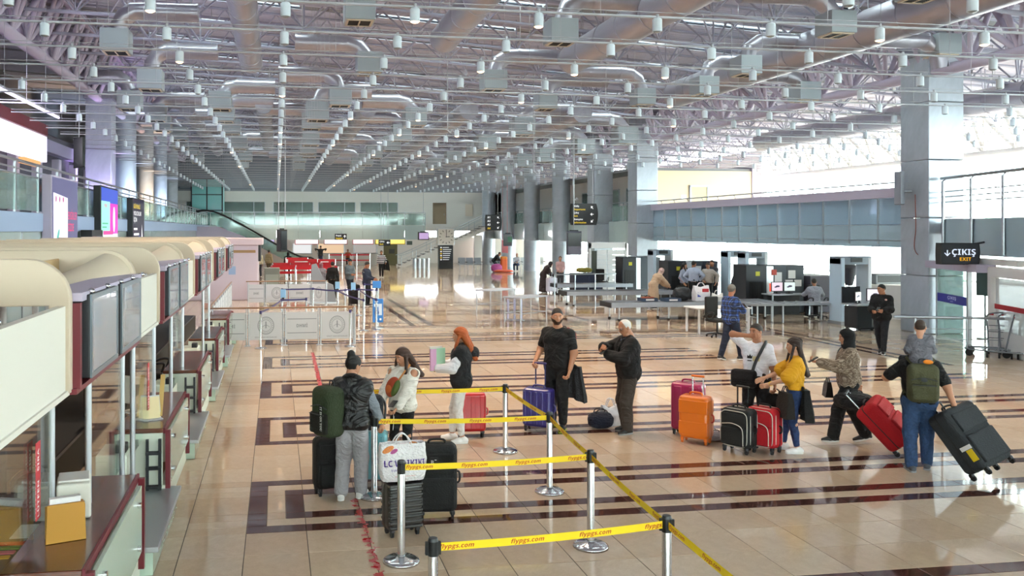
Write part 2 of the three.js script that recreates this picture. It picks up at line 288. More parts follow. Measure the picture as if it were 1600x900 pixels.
// right: mezzanine over the security hall, its clad parapet and the glazed front
{
  const X = 19.3;
  const m = structGroup('mezzanine_right');
  struct('mezzanine_slab', box(7.5, 0.75, 53, X + 3.85, 2.95, -49.5), M.offwhite, m);
  struct('mezzanine_slab', box(10.8, 0.4, 32, X + 5.5, 3.1, -7), M.offwhite, m);
  const cap = (d0, d1, y, name) => struct(name, box(0.34, 0.3, d1 - d0, X - 0.05, y, -(d0 + d1) / 2), M.lilac, m);
  // stretch with solid parapet, between the big column and the next
  cap(23.8, 42.1, 4.22, 'parapet_cap');
  for (let d = 23.8, i = 0; d < 42; d += 1.408, i++) {
    struct('fascia_panel', box(0.1, 0.84, 1.39, X - 0.02, 3.64, -d - 0.7), M.spandrel, m);
    struct('fascia_panel', box(0.1, 0.48, 1.39, X - 0.02, 2.96, -d - 0.7), M.spandrel2, m);
    struct('fascia_panel', box(0.1, 0.2, 1.39, X - 0.02, 2.6, -d - 0.7), M.spandrel2, m);
    struct('panel_joint', box(0.06, 1.5, 0.03, X - 0.1, 3.35, -d), M.steel, m);
  }
  const pr = thing('parapet_rail', 'slim steel rail on brackets above the lilac parapet', 'railing', [X, 4.4, 0]);
  mesh('handrail', bar(V(-0.06, 0.14, -23.8), V(-0.06, 0.14, -42), 0.025), M.rod, pr);
  for (let d = 24.3; d < 42; d += 1.408) mesh('bracket', [bar(V(0.02, -0.02, -d), V(-0.02, 0.1, -d), 0.015), bar(V(-0.02, 0.1, -d), V(-0.06, 0.14, -d - 0.06), 0.015)], M.trussdark, pr);
  // beyond: glass fascia band and open balustrade between the columns
  for (let d = 42.2; d < 76; d += 1.66) struct('fascia_panel', box(0.1, 1.25, 1.64, X - 0.02, 2.92, -d - 0.83), M.spandrelgreen, m);
  const gb = thing('glass_balustrade', 'glass balustrade with steel posts on the side gallery between steel columns', 'balustrade', [X + 0.1, 3.5, -43]);
  for (let k = 0; k < 19; k++) { mesh('pane', box(0.02, 0.85, 1.62, 0, 0.5, -k * 1.66 - 0.83), M.glassgreen, gb); mesh('post', box(0.05, 1.1, 0.05, 0, 0.55, -k * 1.66), M.steel, gb); }
  mesh('handrail', bar(V(0, 1.1, 0), V(0, 1.1, -31.6), 0.03), M.steel, gb);
  // near stretch over the exit, angled into the hall: glass fascia with an open rail above
  const ng = structGroup('gallery_front'); ng.position.set(19.15, 0, -22.45); ng.rotation.y = -0.26;
  for (let z = 0.1; z < 9; z += 1.5) struct('fascia_panel', box(0.04, 1.0, 1.48, -0.02, 2.86, z + 0.75), M.spandrel2, ng);
  struct('floor_edge', box(1.6, 0.35, 9.2, 0.85, 3.1, 4.7), M.offwhite, ng);
  const nr = thing('gallery_railing', 'steel post and rail balustrade above the exit door', 'railing', [19.15, 2.4, -22.45], -0.26);
  for (let k = 0; k < 5; k++) { const z = 0.25 + k * 1.5; mesh('post', bar(V(-0.09, 0, z), V(-0.09, 2.05, z), 0.045, 10), M.steel, nr); mesh('bracket', bar(V(-0.09, 2.05, z), V(0, 2.14, z), 0.02), M.trussdark, nr); }
  for (const [y, r] of [[2.14, 0.045], [1.75, 0.018], [1.6, 0.018], [1.45, 0.018]]) mesh('rail', bar(V(-0.02, y, 0), V(-0.02, y, 9), r, 8), M.steel, nr);
  // rooms of the upper floor
  const ru = structGroup('wall_right_upper');
  struct('room_wall', box(7.0, 2.95, 0.25, X + 3.9, 4.88, -45.2), M.warmlitwall, ru);  // amber light on this wall is put into its colour
  struct('room_wall', box(0.25, 2.95, 33, X + 2.1, 4.88, -61.8), M.white, ru);
  struct('room_wall', box(0.25, 3.3, 32, X + 7.3, 5.05, -61), M.lilac, ru);
  struct('room_roof', box(7.4, 0.15, 33, X + 3.9, 6.43, -61.7), M.grey, ru);
  for (const [i, d] of [49.3, 52.2, 57, 63.5, 69].entries()) { const w = structGroup('window_' + (6 + i)); struct('pane', box(0.03, 2.1, 1.7, X + 1.95, 4.55, -d), M.glassgreen, w); struct('window_frame', [box(0.08, 2.1, 0.06, X + 1.93, 4.55, -d - 0.86), box(0.08, 2.1, 0.06, X + 1.93, 4.55, -d + 0.86), box(0.08, 0.06, 1.78, X + 1.93, 5.6, -d)], M.alu, w); }
  const d2 = structGroup('door_2'); struct('door_panel', box(0.95, 2.05, 0.06, X + 4.0, 4.45, -45.06), std(0xcbb992, 0.5), d2);
  struct('door_frame', [box(0.09, 2.1, 0.1, X + 3.48, 4.45, -45.04), box(0.09, 2.1, 0.1, X + 4.52, 4.45, -45.04), box(1.12, 0.09, 0.1, X + 4, 5.5, -45.04)], M.galv, d2);
  tag(mesh('door_sign', box(0.3, 0.2, 0.02, X + 3.1, 4.9, -45.06), M.steel), 'small grey sign plate on the wall tinted for amber light, left of the door', 'sign');
  // glazed front under the mezzanine and above it
  const lower = structGroup('window_11'), upper = structGroup('window_12');
  for (let d = 14; d < 77; d += 4.2) {
    struct('pane', box(0.02, 2.6, 4.12, 26.4, 1.3, -d - 2.1), M.glass, lower); struct('mullion', box(0.07, 2.6, 0.06, 26.4, 1.3, -d), M.alu, lower);
  }
  for (let d = 0; d < 50; d += 5) for (const y of [4.8, 7.8]) {
    struct('pane', box(0.02, 2.9, 4.94, 30.2, y < 5 ? 4.75 : 7.75, -d - 2.5), M.glass, upper);
  }
  for (let d = 0; d <= 50; d += 5) struct('mullion', box(0.1, 6, 0.07, 30.2, 6.3, -d), M.white, upper);
  struct('mullion', box(0.1, 0.08, 50, 30.2, 6.24, -25), M.white, upper);
  struct('wall_right', [box(0.3, 2.0, 88, 30.2, 10.2, -35), box(0.3, 5, 28, 30.2, 5.6, -64), box(0.3, 12, 9.3, 30.2, 6, 4.6), box(0.3, 3.4, 24, 26.4, 1.7, -2)], M.white);
  struct('wall_end_right', box(11.5, 6.5, 0.3, 25, 6.4, -78), M.offwhite);
  struct('wall_end_right', box(9, 2.6, 0.3, 22.5, 1.3, -77.5), M.offwhite);
}
// roof: corrugated deck in bays between the trusses, carried by two lattice girders
{
  const bays = [], step = 3.325, first = 41.8 - 12 * step;
  for (let k = -3; k < 24; k++) bays.push(first + k * step);
  const ceil = structGroup('ceiling');
  const pitch = step / 13;
  const sheet = (i0, i1) => {   // corrugated sheet from corrugation i0 to i1 of a bay
    const P = [], I = [], U = [];
    for (let i = i0 * 4; i <= i1 * 4; i++) { const t = i % 4, z = -i * pitch / 4; for (const x of [-15.2, 31.5]) { P.push(x, roofY(x) + (t < 2 ? 0 : 0.055), z); U.push(x, z); } }
    for (let i = 0; i < (i1 - i0) * 4; i++) I.push(i * 2, i * 2 + 2, i * 2 + 1, i * 2 + 1, i * 2 + 2, i * 2 + 3);
    const g = new THREE.BufferGeometry(); g.setAttribute('position', new THREE.Float32BufferAttribute(P, 3)); g.setAttribute('uv', new THREE.Float32BufferAttribute(U, 2)); g.setIndex(I);
    const f = g.toNonIndexed(); f.computeVertexNormals(); return f;
  };
  const sloped = (x0, x1, z0, z1, up, h) => { const g = new THREE.BoxGeometry(x1 - x0, h, z0 - z1).translate((x0 + x1) / 2, up, (z0 + z1) / 2), p = g.attributes.position; for (let i = 0; i < p.count; i++) p.setY(i, p.getY(i) + roofY(p.getX(i))); g.computeVertexNormals(); return g; };
  // every second bay has narrow rooflights between its sheets
  const whole = sheet(0, 13), fore = sheet(0, 6), aft = sheet(8, 13), z0 = -6 * pitch, z1 = -8 * pitch, gaps = [[-5.2, 0.8], [3.4, 8.6], [11.2, 17.2]];
  const slab = sloped(-16, 32, 0.002, -step - 0.002, 0.2, 0.2), slabs = [sloped(-16, 32, 0.002, z0, 0.2, 0.2), sloped(-16, 32, z1, -step - 0.002, 0.2, 0.2)];
  { let x = -16; for (const [a, b] of [...gaps, [32, 33]]) { slabs.push(sloped(x, a, z0, z1, 0.16, 0.28)); x = b; } }
  const cut = merge(slabs), light = gaps.map(([a, b]) => sloped(a, b, z0, z1, 0.3, 0.02));
  bays.forEach((d, i) => {
    const open = d > 21 || (i % 2 === 0 && d > 8);
    for (const g of open ? [fore, aft] : [whole]) { const p = struct('roof_sheet', g, M.deck, ceil); p.position.z = -d; }
    const s = struct('roof_slab', open ? cut : slab, M.grey, ceil); s.position.z = -d;
    if (open) for (const g of light) { const p = struct('rooflight_pane', g, M.glass, ceil); p.position.z = -d; }
  });
  // transverse trusses: one bottom boom, two top booms, struts fanning up from each bottom node
  const unit = new THREE.CylinderGeometry(1, 1, 1, 7, 1, true);
  const stick = (name, a, b, r, mat, parent) => { const m = mesh(name, unit, mat, parent); const d = b.clone().sub(a), l = d.length(); m.position.copy(a).add(b).multiplyScalar(0.5); m.quaternion.setFromUnitVectors(UP, d.divideScalar(l)); m.scale.set(r, l, r); return m; };
  const low = (x) => roofY(x) - 1.4 + 0.28 * Math.sin(Math.PI * Math.max(0, Math.min(1, (x + 8) / 27)));
  const top = (x) => roofY(x) - 0.12;
  bays.forEach((d, i) => {
    if (d < 5) return;
    const t = structGroup('roof_truss'), near = d > 12 && d < 34, sp = 1.8, w = 0.75;
    const nodes = []; for (let x = -8.1; x < 30.5; x += sp) nodes.push(x);
    const far = [];
    nodes.forEach((x, k) => {
      const b = V(x, low(x), -d);
      for (const s of [-1, 1]) for (const e of [-1, 1]) {
        const xe = x + e * sp / 2, p = V(xe, top(xe), -d + s * w);
        if (near) stick('strut', b, p, 0.032, M.truss, t); else far.push(bar(b, p, 0.034, 5, 0.034, true));
      }
      if (near) stick('strut', b, V(x, top(x), -d), 0.026, M.truss, t);
      if (k) {
        const a = nodes[k - 1], bot = [V(a, low(a), -d), b];
        near ? stick('bottom_boom', ...bot, 0.062, M.truss, t) : far.push(bar(...bot, 0.062, 6, 0.062, true));
      }
    });
    for (const s of [-1, 1]) { const a = V(-9, top(-9), -d + s * w), b = V(30, top(30), -d + s * w); near ? stick('top_boom', a, b, 0.055, M.truss, t) : far.push(bar(a, b, 0.055, 6, 0.055, true)); }
    if (far.length) { const m = mesh('lattice', far, M.truss, t); m.userData.kind = 'stuff'; }
  });
  // lattice girders along the column lines and at the glazed front
  const girder = (x, y0, y1, d0, d1, mat, nearTo, half, r) => {
    const g = structGroup('roof_girder'), sp = 1.66, far = [];
    for (let d = d0, k = 0; d < d1 - 0.1; d += sp, k++) {
      const nr = d < nearTo && d > 16, e = Math.min(d + sp, d1);
      const add = (n, a, b, rr) => nr ? stick(n, a, b, rr, mat, g) : far.push(bar(a, b, rr, 6, rr, true));
      add('bottom_boom', V(x, y0, -d), V(x, y0, -e), r * 2);
      for (const s of [-half, half]) {
        add('top_boom', V(x + s, y1, -d), V(x + s, y1, -e), r * 1.7);
        add('strut', V(x, y0, -d), V(x + s, y1, -d), r);
        add('strut', V(x, y0, -d - sp / 2 * 0), V(x + s, y1, -e), r);
        add('strut', V(x, y0, -e), V(x + s, y1, -d - sp / 2), r * 0.8);
      }
    }
    if (far.length) mesh('lattice', far, mat, g).userData.kind = 'stuff';
  };
  girder(-8.1, 9.1, 11.1, 8, 78, M.lilac, 42, 0.8, 0.1);
  girder(19.0, 7.65, 9.3, 8, 78, M.lilac, 46, 0.7, 0.085);
  girder(29.2, 6.2, 8.4, 12, 47, M.white, 47, 0.8, 0.085);
}
// ------------------------------------------------------------------ lamp rods, lamps, ducts
const rodY = (x) => 6.62 - 0.004 * x;
{
  const N = 31, step = 2.02, d0 = 13.6;
  const rodGeo = merge([bar(V(-8, rodY(-8), 0), V(29, rodY(29), 0), 0.023, 6), bar(V(-8, rodY(-8) + 0.08, 0), V(29, rodY(29) + 0.08, 0), 0.008, 5)]);
  const shell = lathe([[0.0, 0.12], [0.06, 0.12], [0.08, 0.1], [0.08, -0.1], [0.074, -0.1], [0.072, -0.04], [0.0, -0.03]], 18);
  const bulb = lathe([[0.0, -0.125], [0.035, -0.12], [0.06, -0.108], [0.07, -0.09], [0.066, -0.06], [0, -0.05]], 16);
  const glow = emit(0xffc890, 9), offface = std(0x8f979c, 0.3, 0.6);
  const cap = cyl(0.03, 0.03, 0.08, 0, 0.15, 0, 8);
  const lit = new Set(['0,-1', '0,1', '0,2', '0,5', '0,6', '2,-1', '2,2', '2,3', '2,4', '4,0', '4,3', '4,5', '6,1', '6,6', '6,2', '8,0', '8,2', '8,5', '8,3', '10,0', '10,1', '10,4', '10,6', '12,-1', '12,2', '12,3', '14,0', '14,1', '14,5', '16,-1', '16,3', '16,4', '19,0', '19,2', '19,5', '22,1', '22,3', '22,4', '25,-1', '25,2', '25,5', '28,0', '28,3']);
  const wire = cyl(0.006, 0.006, 1, 0, 0.5, 0, 5);
  let count = 0; const rest = [];
  for (let k = -1; k < N; k++) {
    const d = d0 + k * step;
    const r = thing('lamp_rod', nth(k + 2) + ' long white lamp rod across the hall, counted from the near end', 'lamp rod', [0, 0, -d], 0, 'lamp rods across the hall');
    mesh('rod', rodGeo, M.rod, r);
    for (let x = -7; x < 29; x += 4.1) { const w = mesh('hanger', wire, M.rod, r); w.position.set(x, rodY(x), 0); w.scale.y = roofY(x) - rodY(x); }
    for (let j = -3; j <= 13; j++) {
      const x = 0.14 + 2.05 * j; if (x > 19.8 && k > 14) continue;
      const on = lit.has(k + ',' + j);
      if (!on && k > 17) { rest.push([x, rodY(x) - 0.14, -d]); continue; }
      const l = thing('ceiling_lamp', nth(j + 4) + (on ? ' lamp, lit,' : ' lamp, unlit,') + ' on the ' + nth(k + 2) + ' lamp rod, counted from near and left', 'lamp', [x, rodY(x) - 0.14, -d], 0, on ? 'lit cylinder lamps under the ceiling' : 'unlit cylinder lamps under the ceiling');
      mesh('housing', shell, M.lampbody, l); mesh('clamp', cap, M.rod, l); mesh('bulb', bulb, on ? glow : offface, l);
      if (on) {
        const s = new THREE.SpotLight(LAMP_COLOR, LAMP_CD, 0, 0.95, 0.8, 2); s.position.set(0, -0.14, 0); s.target.position.set(0, -3, 0); s.castShadow = count++ < 4; s.shadow.radius = 3; l.add(s, s.target);
      }
    }
  }
  const q = shell.index ? shell.toNonIndexed() : shell, far = tag(mesh('ceiling_lamps_beyond', rest.map(([x, y, z]) => q.clone().translate(x, y, z)), M.lampbody), 'rows of small white unlit cylinder lamps at the far end of the hall', 'lamps'); far.userData.kind = 'stuff';
}
{
  // spiral ducts: long runs along the hall, cross ducts with elbows that drop to box diffusers
  const ribbed = (pts, r, n) => {
    const c = new THREE.CatmullRomCurve3(pts.map((p) => V(...p)), false, 'catmullrom', 0.12), L = c.getLength(), seg = Math.max(8, Math.ceil(L / 0.6));
    const g = [new THREE.TubeGeometry(c, seg, r, 18, false)];
    const m = Math.max(2, Math.floor(L / 1.5));
    for (let i = 0; i <= m; i++) { const t = i / m, p = c.getPointAt(t), q = c.getTangentAt(t); g.push(bar(p.clone().addScaledVector(q, -0.025), p.clone().addScaledVector(q, 0.025), r + 0.016, 18)); }
    return g;
  };
  const runs = [[-0.9, 14, 31.5, 0.4], [4.9, 10, 25, 0.42], [9.2, 11, 26, 0.46], [14.6, 9, 30, 0.48], [-0.6, 42, 62, 0.4], [4.2, 40, 70, 0.42], [8.6, 38, 68, 0.42], [-4.6, 46, 70, 0.38], [13.2, 36, 66, 0.42], [24, 15, 40, 0.45]];
  runs.forEach(([x, a, b, r], i) => {
    const y = roofY(x) - 1.85;
    const t = thing('air_duct', ['big round grey air duct above the first row of lamps right of the check-in canopies', 'big round silver air duct over the redhead, running along the hall', 'big round air duct over the tall black T-shirt man, along the hall', 'biggest round air duct at upper right, beside the square steel column', 'far round air duct over the red belt queue', 'far round air duct over the striped sweater man', 'far round air duct over the clock tower', 'far round air duct beside the gallery columns', 'far round air duct over the round steel columns', 'round air duct beyond the square steel column, over the glazed front'][i], 'air duct', [0, 0, 0], 0, 'round ducts running along the hall');
    mesh('duct', ribbed([[x, y, -a], [x, y, -(a + b) / 2], [x, y, -b]], r), M.duct, t);
    for (let d = a + 1; d < b; d += 3.3) mesh('hanger', bar(V(x, y + r, -d), V(x, roofY(x) + 0.03, -d), 0.012, 5), M.rod, t);
  });
  // [x, depth, bottom, box width, side the branch comes from]
  const drops = [[-4.6, 26, 8.2, 0.8, 1], [-4.4, 31.5, 8.0, 0.85, 1], [1.95, 20.5, 8.0, 0.72, 1], [2.9, 27.2, 8.0, 0.8, -1], [2.4, 33, 7.8, 0.85, -1], [6.9, 27, 7.55, 0.75, 1], [6.85, 20.2, 7.6, 0.68, 1], [12.2, 27.5, 7.25, 0.66, -1], [13, 24.8, 7.2, 0.66, 1], [12.75, 22, 7.3, 0.62, 1], [12.5, 17.8, 7.45, 0.62, -1], [12.0, 14.6, 7.4, 0.62, 1], [16.8, 25.5, 7.2, 0.72, -1], [17.2, 20.2, 7.6, 0.66, -1], [9.6, 30, 7.4, 0.7, 1]];
  for (const x of [-5.9, -2.4, 1.9, 6.2, 10.9, 15.6]) for (let d = 37.5; d < 72; d += 5.2) drops.push([x + rnd(-0.3, 0.3), d + rnd(-0.8, 0.8), roofY(x) - 2.9 + rnd(-0.2, 0.2), 0.95, rnd() < 0.5 ? 1 : -1]);
  drops.forEach(([x, d, y, w, s], i) => {
    const t = thing('air_diffuser', 'grey box diffuser on a bent duct, ' + (i < 15 ? nth(i + 1) + ' near one' : nth(i - 14) + ' far one') + ', counted from the left', 'air diffuser', [x, y, -d], 0, 'box diffusers hung from bent ducts');
    mesh('plenum_box', rbox(w, w * 0.8, w, 0, w * 0.4, 0, 0.015, 1), M.plenum, t);
    const gr = mesh('grille', [box(w * 0.86, 0.03, 0.05, 0, -0.012, w * 0.4), box(w * 0.86, 0.03, 0.05, 0, -0.012, -w * 0.4), box(0.05, 0.03, w * 0.86, w * 0.4, -0.012, 0), box(0.05, 0.03, w * 0.86, -w * 0.4, -0.012, 0), box(0.03, 0.03, w * 0.8, 0, -0.012, 0)], M.cream, t);
    mesh('grille_slots', Array.from({ length: 9 }, (_, k) => box(w * 0.8, 0.02, 0.022, 0, -0.005, (k - 4) * w * 0.085)), M.black, gr);
    const up = roofY(x) - 1.75 - y, r = w * 0.33;
    mesh('elbow_duct', ribbed([[0, w * 0.75, 0], [0, up - 0.75, 0], [s * 0.12, up - 0.25, 0], [s * 0.5, up, 0], [s * 1.1, up, 0], [s * 2.3, up, 0]], r), M.duct, t);
    for (const e of [0.9, 2.1]) mesh('hanger', bar(V(s * e, up + r, 0), V(s * e, roofY(x + s * e) - y + 0.03, 0), 0.012, 5), M.rod, t);
  });
}
// ------------------------------------------------------------------ check-in row on the left: canopies, monitors, desks, glass screens
const PIT = 3.8;   // one unit of the row
const ordinal = ['nearest', 'second', 'third', 'fourth', 'fifth', 'sixth'];
{
  // cream canopy: two rounded portal panels, a maroon monitor board between them, ribs and a curved hood
  const profile = (y0, y1, xr, xl, r, leg) => {   // outline in x (to the hall) and y
    const p = [[xl, y1]];
    for (let i = 0; i <= 8; i++) { const t = Math.PI / 2 * (1 - i / 8); p.push([xr - r + r * Math.cos(t), y1 - r + r * Math.sin(t)]); }
    p.push([xr, 2.1], [xr - leg, 2.1], [xr - leg, y0], [xl, y0]);
    return p;
  };
  const canopy = thing('check_in_canopy', '', 'canopy');
  const W = 2.3;
  const panel = extrude(profile(2.6, 2.87, 0, -3.7, 0.24, 0.12), 0.07, 0.008);
  for (const z of [0, -W]) { const m = mesh('portal_panel', panel, M.cream, canopy); m.position.z = z; }
  // curved hood between the portals: a shallow trough that sags towards the middle
  {
    const P = [], U = [], I = [], nu = 14, nv = 10;
    for (let i = 0; i <= nu; i++) for (let k = 0; k <= nv; k++) { const u = i / nu, v = k / nv, a = v * Math.PI / 2; const sag = 0.16 * Math.sin(Math.PI * u); const R = 0.24; P.push(-R + (R - 0.02) * Math.sin(a) - sag, 2.87 - R + R * Math.cos(a) - sag * 0.9 * (1 - v * 0.4) - 0.02, -u * W); U.push(u * 2, v); }
    for (let i = 0; i < nu; i++) for (let k = 0; k < nv; k++) { const a = i * (nv + 1) + k, b = a + nv + 1; I.push(a, a + 1, b, b, a + 1, b + 1); }
    const g = new THREE.BufferGeometry(); g.setAttribute('position', new THREE.Float32BufferAttribute(P, 3)); g.setAttribute('uv', new THREE.Float32BufferAttribute(U, 2)); g.setIndex(I); g.computeVertexNormals();
    mesh('curved_hood', g, M.cream, canopy);
  }
  const ribM = std(0xc9a878, 0.5);
  for (let k = 0; k < 7; k++) mesh('rib', beamBox(V(-0.5 - k * 0.42, 2.72, -0.05), V(-0.62 - k * 0.42, 2.72, -W + 0.05), 0.03, 0.16), ribM, canopy);
  mesh('rib_tray', box(3.2, 0.03, W, -2.05, 2.62, -W / 2), ribM, canopy);
  const board = mesh('monitor_board', [box(0.05, 0.5, W - 0.02, -0.1, 2.37, -W / 2), box(0.16, 0.03, W, -0.05, 2.1, -W / 2), box(0.16, 0.5, 0.05, -0.04, 2.36, -0.06)], M.maroon, canopy);
  mesh('light_ledge', box(0.26, 0.05, W - 0.08, -0.08, 2.645, -W / 2), M.lilac, board);
  for (let k = 0; k < 5; k++) mesh('bolt', sph(0.02, 0.06, 2.665, -0.25 - k * 0.5, 1, 1, 1, 8), M.chrome, board);
  mesh('fascia_panel', box(0.05, 0.5, PIT - W, -0.05, 2.35, -W - (PIT - W) / 2), M.creamlight, canopy);
  mesh('fascia_lip', box(0.22, 0.03, PIT - W, -0.12, 2.1, -W - (PIT - W) / 2), M.creamlight, canopy);
  for (const z of [-0.4, -W + 0.2]) mesh('post', bar(V(-2.75, 0, z), V(-2.75, 2.62, z), 0.05, 10), M.white, canopy);
  const tv = thing('monitor', '', 'monitor');
  mesh('casing', rbox(0.12, 0.5, 0.87, 0, 0, 0, 0.012, 2), M.dark, tv);
  mesh('bezel', [box(0.012, 0.03, 0.86, 0.064, 0.234, 0), box(0.012, 0.03, 0.86, 0.064, -0.234, 0), box(0.012, 0.49, 0.03, 0.064, 0, 0.42), box(0.012, 0.49, 0.03, 0.064, 0, -0.42)], std(0x7b868e, 0.35, 0.4), tv);
  mesh('screen', box(0.006, 0.46, 0.83, 0.062, 0, 0), M.screenoff, tv);
  mesh('bracket', [bar(V(-0.12, 0.2, 0.3), V(-0.04, 0.2, 0.3), 0.02), bar(V(-0.12, 0.2, -0.3), V(-0.04, 0.2, -0.3), 0.02)], M.chrome, tv);
  const desk = thing('check_in_desk', '', 'desk');
  // at the desk: front along x = 0, running from z = 0 back to -2.2
  const L = 2.15;
  mesh('worktop', rbox(0.5, 0.05, L, -0.25, 0.885, -L / 2, 0.012, 2), M.desktop, desk);
  mesh('edge_band', box(0.02, 0.06, L, 0.008, 0.885, -L / 2), M.maroon, desk);
  const ends = [0, -L + 0.04];
  for (const z of ends) mesh('side_panel', box(0.5, 0.86, 0.04, -0.26, 0.43, z - 0.02), M.sidewhite, desk);
  mesh('cable_bay', [box(0.03, 0.72, 0.03, -0.16, 0.45, 0.05), box(0.03, 0.72, 0.03, -0.03, 0.45, 0.05), box(0.16, 0.03, 0.06, -0.095, 0.3, 0.05), box(0.16, 0.03, 0.06, -0.095, 0.5, 0.05), box(0.16, 0.03, 0.06, -0.095, 0.66, 0.05)], M.dark, desk);
  const fp = mesh('front_panel', box(0.03, 0.56, L - 0.3, 0.05, 0.58, -L / 2 + 0.03), M.palegreen, desk);
  for (const z of [-0.3, -L + 0.4]) for (const y of [0.76, 0.4]) mesh('stud', cyl(0.025, 0.025, 0.03, 0, 0, 0, 14).rotateZ(Math.PI / 2).translate(0.08, y, z), M.chrome, fp);
  for (const z of [-0.02, -L + 0.06]) mesh('end_strip', box(0.05, 0.78, 0.05, 0.045, 0.5, z), M.maroon, desk);
  mesh('plinth', box(0.08, 0.3, L, -0.02, 0.15, -L / 2), M.sidewhite, desk);
  // baggage scale ledge in front, running on to the next desk
  const belt = thing('baggage_ledge', '', 'ledge');
  mesh('ledge_top', rbox(0.36, 0.05, 1.85, 0, 0.24, 0, 0.01, 1), M.alu, belt);
  mesh('ledge_skirt', box(0.3, 0.2, 1.8, -0.02, 0.11, 0), M.palegreen, belt);
  const boardX = -1.17, D0 = 5.2;
  for (let i = 0; i < 5; i++) {
    const d = D0 + PIT * i, o = ordinal[i];
    const look = ['largest in view, cut by the edge', 'with a white panel before it, next to the largest', 'in the middle of the row of five', 'last but one along the row', 'at the far end of the row'][i];
    const c = i ? dup(canopy, [boardX, 0, -d], 0) : canopy; c.position.set(boardX, 0, -d);
    c.userData.label = 'cream check-in canopy with maroon board, ' + look;
    for (const k of [0, 1]) {
      const t = i || k ? dup(tv, [boardX + 0.01, 2.4, -(d + 0.6 + k * 1.02)], 0) : tv;
      t.position.set(boardX + 0.01, 2.4, -(d + 0.6 + k * 1.02));
      t.userData.label = 'grey blank wide monitor, ' + (k ? 'second' : 'first') + ' of two on the maroon board of the ' + o + ' cream canopy';
    }
    const dd = 5.62 + (i < 2 ? i * 3.9 : 9.52 - 5.62 + (i - 1) * 3.9);
    const k = i ? dup(desk, [-1.2, 0, -dd], 0) : desk; k.position.set(-1.2, 0, -dd);
    k.userData.label = 'check-in desk with striped wood top and pale green front, ' + o + ' in the row';
    const e = i ? dup(belt, [-1.2, 0, -(dd + L + 0.92)], 0) : belt; e.position.set(-1.2, 0, -(dd + L + 0.92));
    e.userData.label = 'low grey metal baggage ledge beyond the ' + o + ' check-in desk';
  }
  dup(canopy, [boardX, 0, -(D0 - PIT)], 0, 'cream check-in canopy whose pale fascia panel fills the left edge, nearest the camera');
  // a white unit that fronts the conveyor beside each ledge
  const unit = thing('scale_housing', '', 'housing');
  mesh('housing', rbox(0.3, 0.78, 0.5, 0, 0.42, 0, 0.02, 2), M.sidewhite, unit); mesh('socket_box', rbox(0.03, 0.14, 0.1, 0.16, 0.5, 0.1, 0.01, 1), M.plastic, unit); mesh('display', rbox(0.1, 0.1, 0.16, 0.08, 0.84, 0.1, 0.01, 1), M.plastic, unit);
  for (let i = 0; i < 4; i++) { const p = [-1.62, 0, -(9.1 + i * 3.9)]; const u = i ? dup(unit, p, 0) : unit; u.position.set(...p); u.userData.label = 'white metal housing with a small scale display, beside the ' + ordinal[i] + ' baggage ledge'; }
  // glass screens between desk and passenger, each between two slim white posts
  const glass = thing('glass_screen', '', 'screen');
  mesh('pane', box(0.012, 1.1, 1.45, 0, 1.35, -0.74), M.glass, glass);
  for (const z of [0, -1.48]) mesh('post', bar(V(0, 0, z), V(0, 1.92, z), 0.026, 12), M.alu, glass);
  const sticker = canvasTex(64, 256, (g, w, h) => { g.fillStyle = '#c8303c'; g.fillRect(0, 0, w, h); g.save(); g.translate(w / 2, h / 2); g.rotate(-Math.PI / 2); g.fillStyle = '#fff'; g.font = 'bold 34px sans-serif'; g.textAlign = 'center'; g.textBaseline = 'middle'; g.fillText('LÜTFEN', -60, 0); g.fillText('SIRA', 68, 0); g.restore(); });
  const sm = std(0xffffff, 0.5, 0, { map: sticker });
  const spots = [[-1.62, 5.1], [-1.45, 7.0], [-1.42, 8.9], [-1.45, 12.3], [-1.42, 17.2]];
  spots.forEach(([x, d], i) => { const s = i ? dup(glass, [x, 0, -d], 0) : glass; s.position.set(x, 0, -d); s.userData.label = 'clear glass screen between two slim pale posts, ' + ordinal[i] + ' in the row above the desks'; });
  for (const [i, [x, d, y]] of [[-1.6, 6.1, 1.35], [-1.42, 9.9, 1.3]].entries()) tag(mesh('sticker', box(0.004, 0.52, 0.11, x + 0.012, y, -d), sm), 'upright red sticker with white lettering on the ' + (i ? 'third' : 'nearest') + ' glass screen', 'sticker');
}
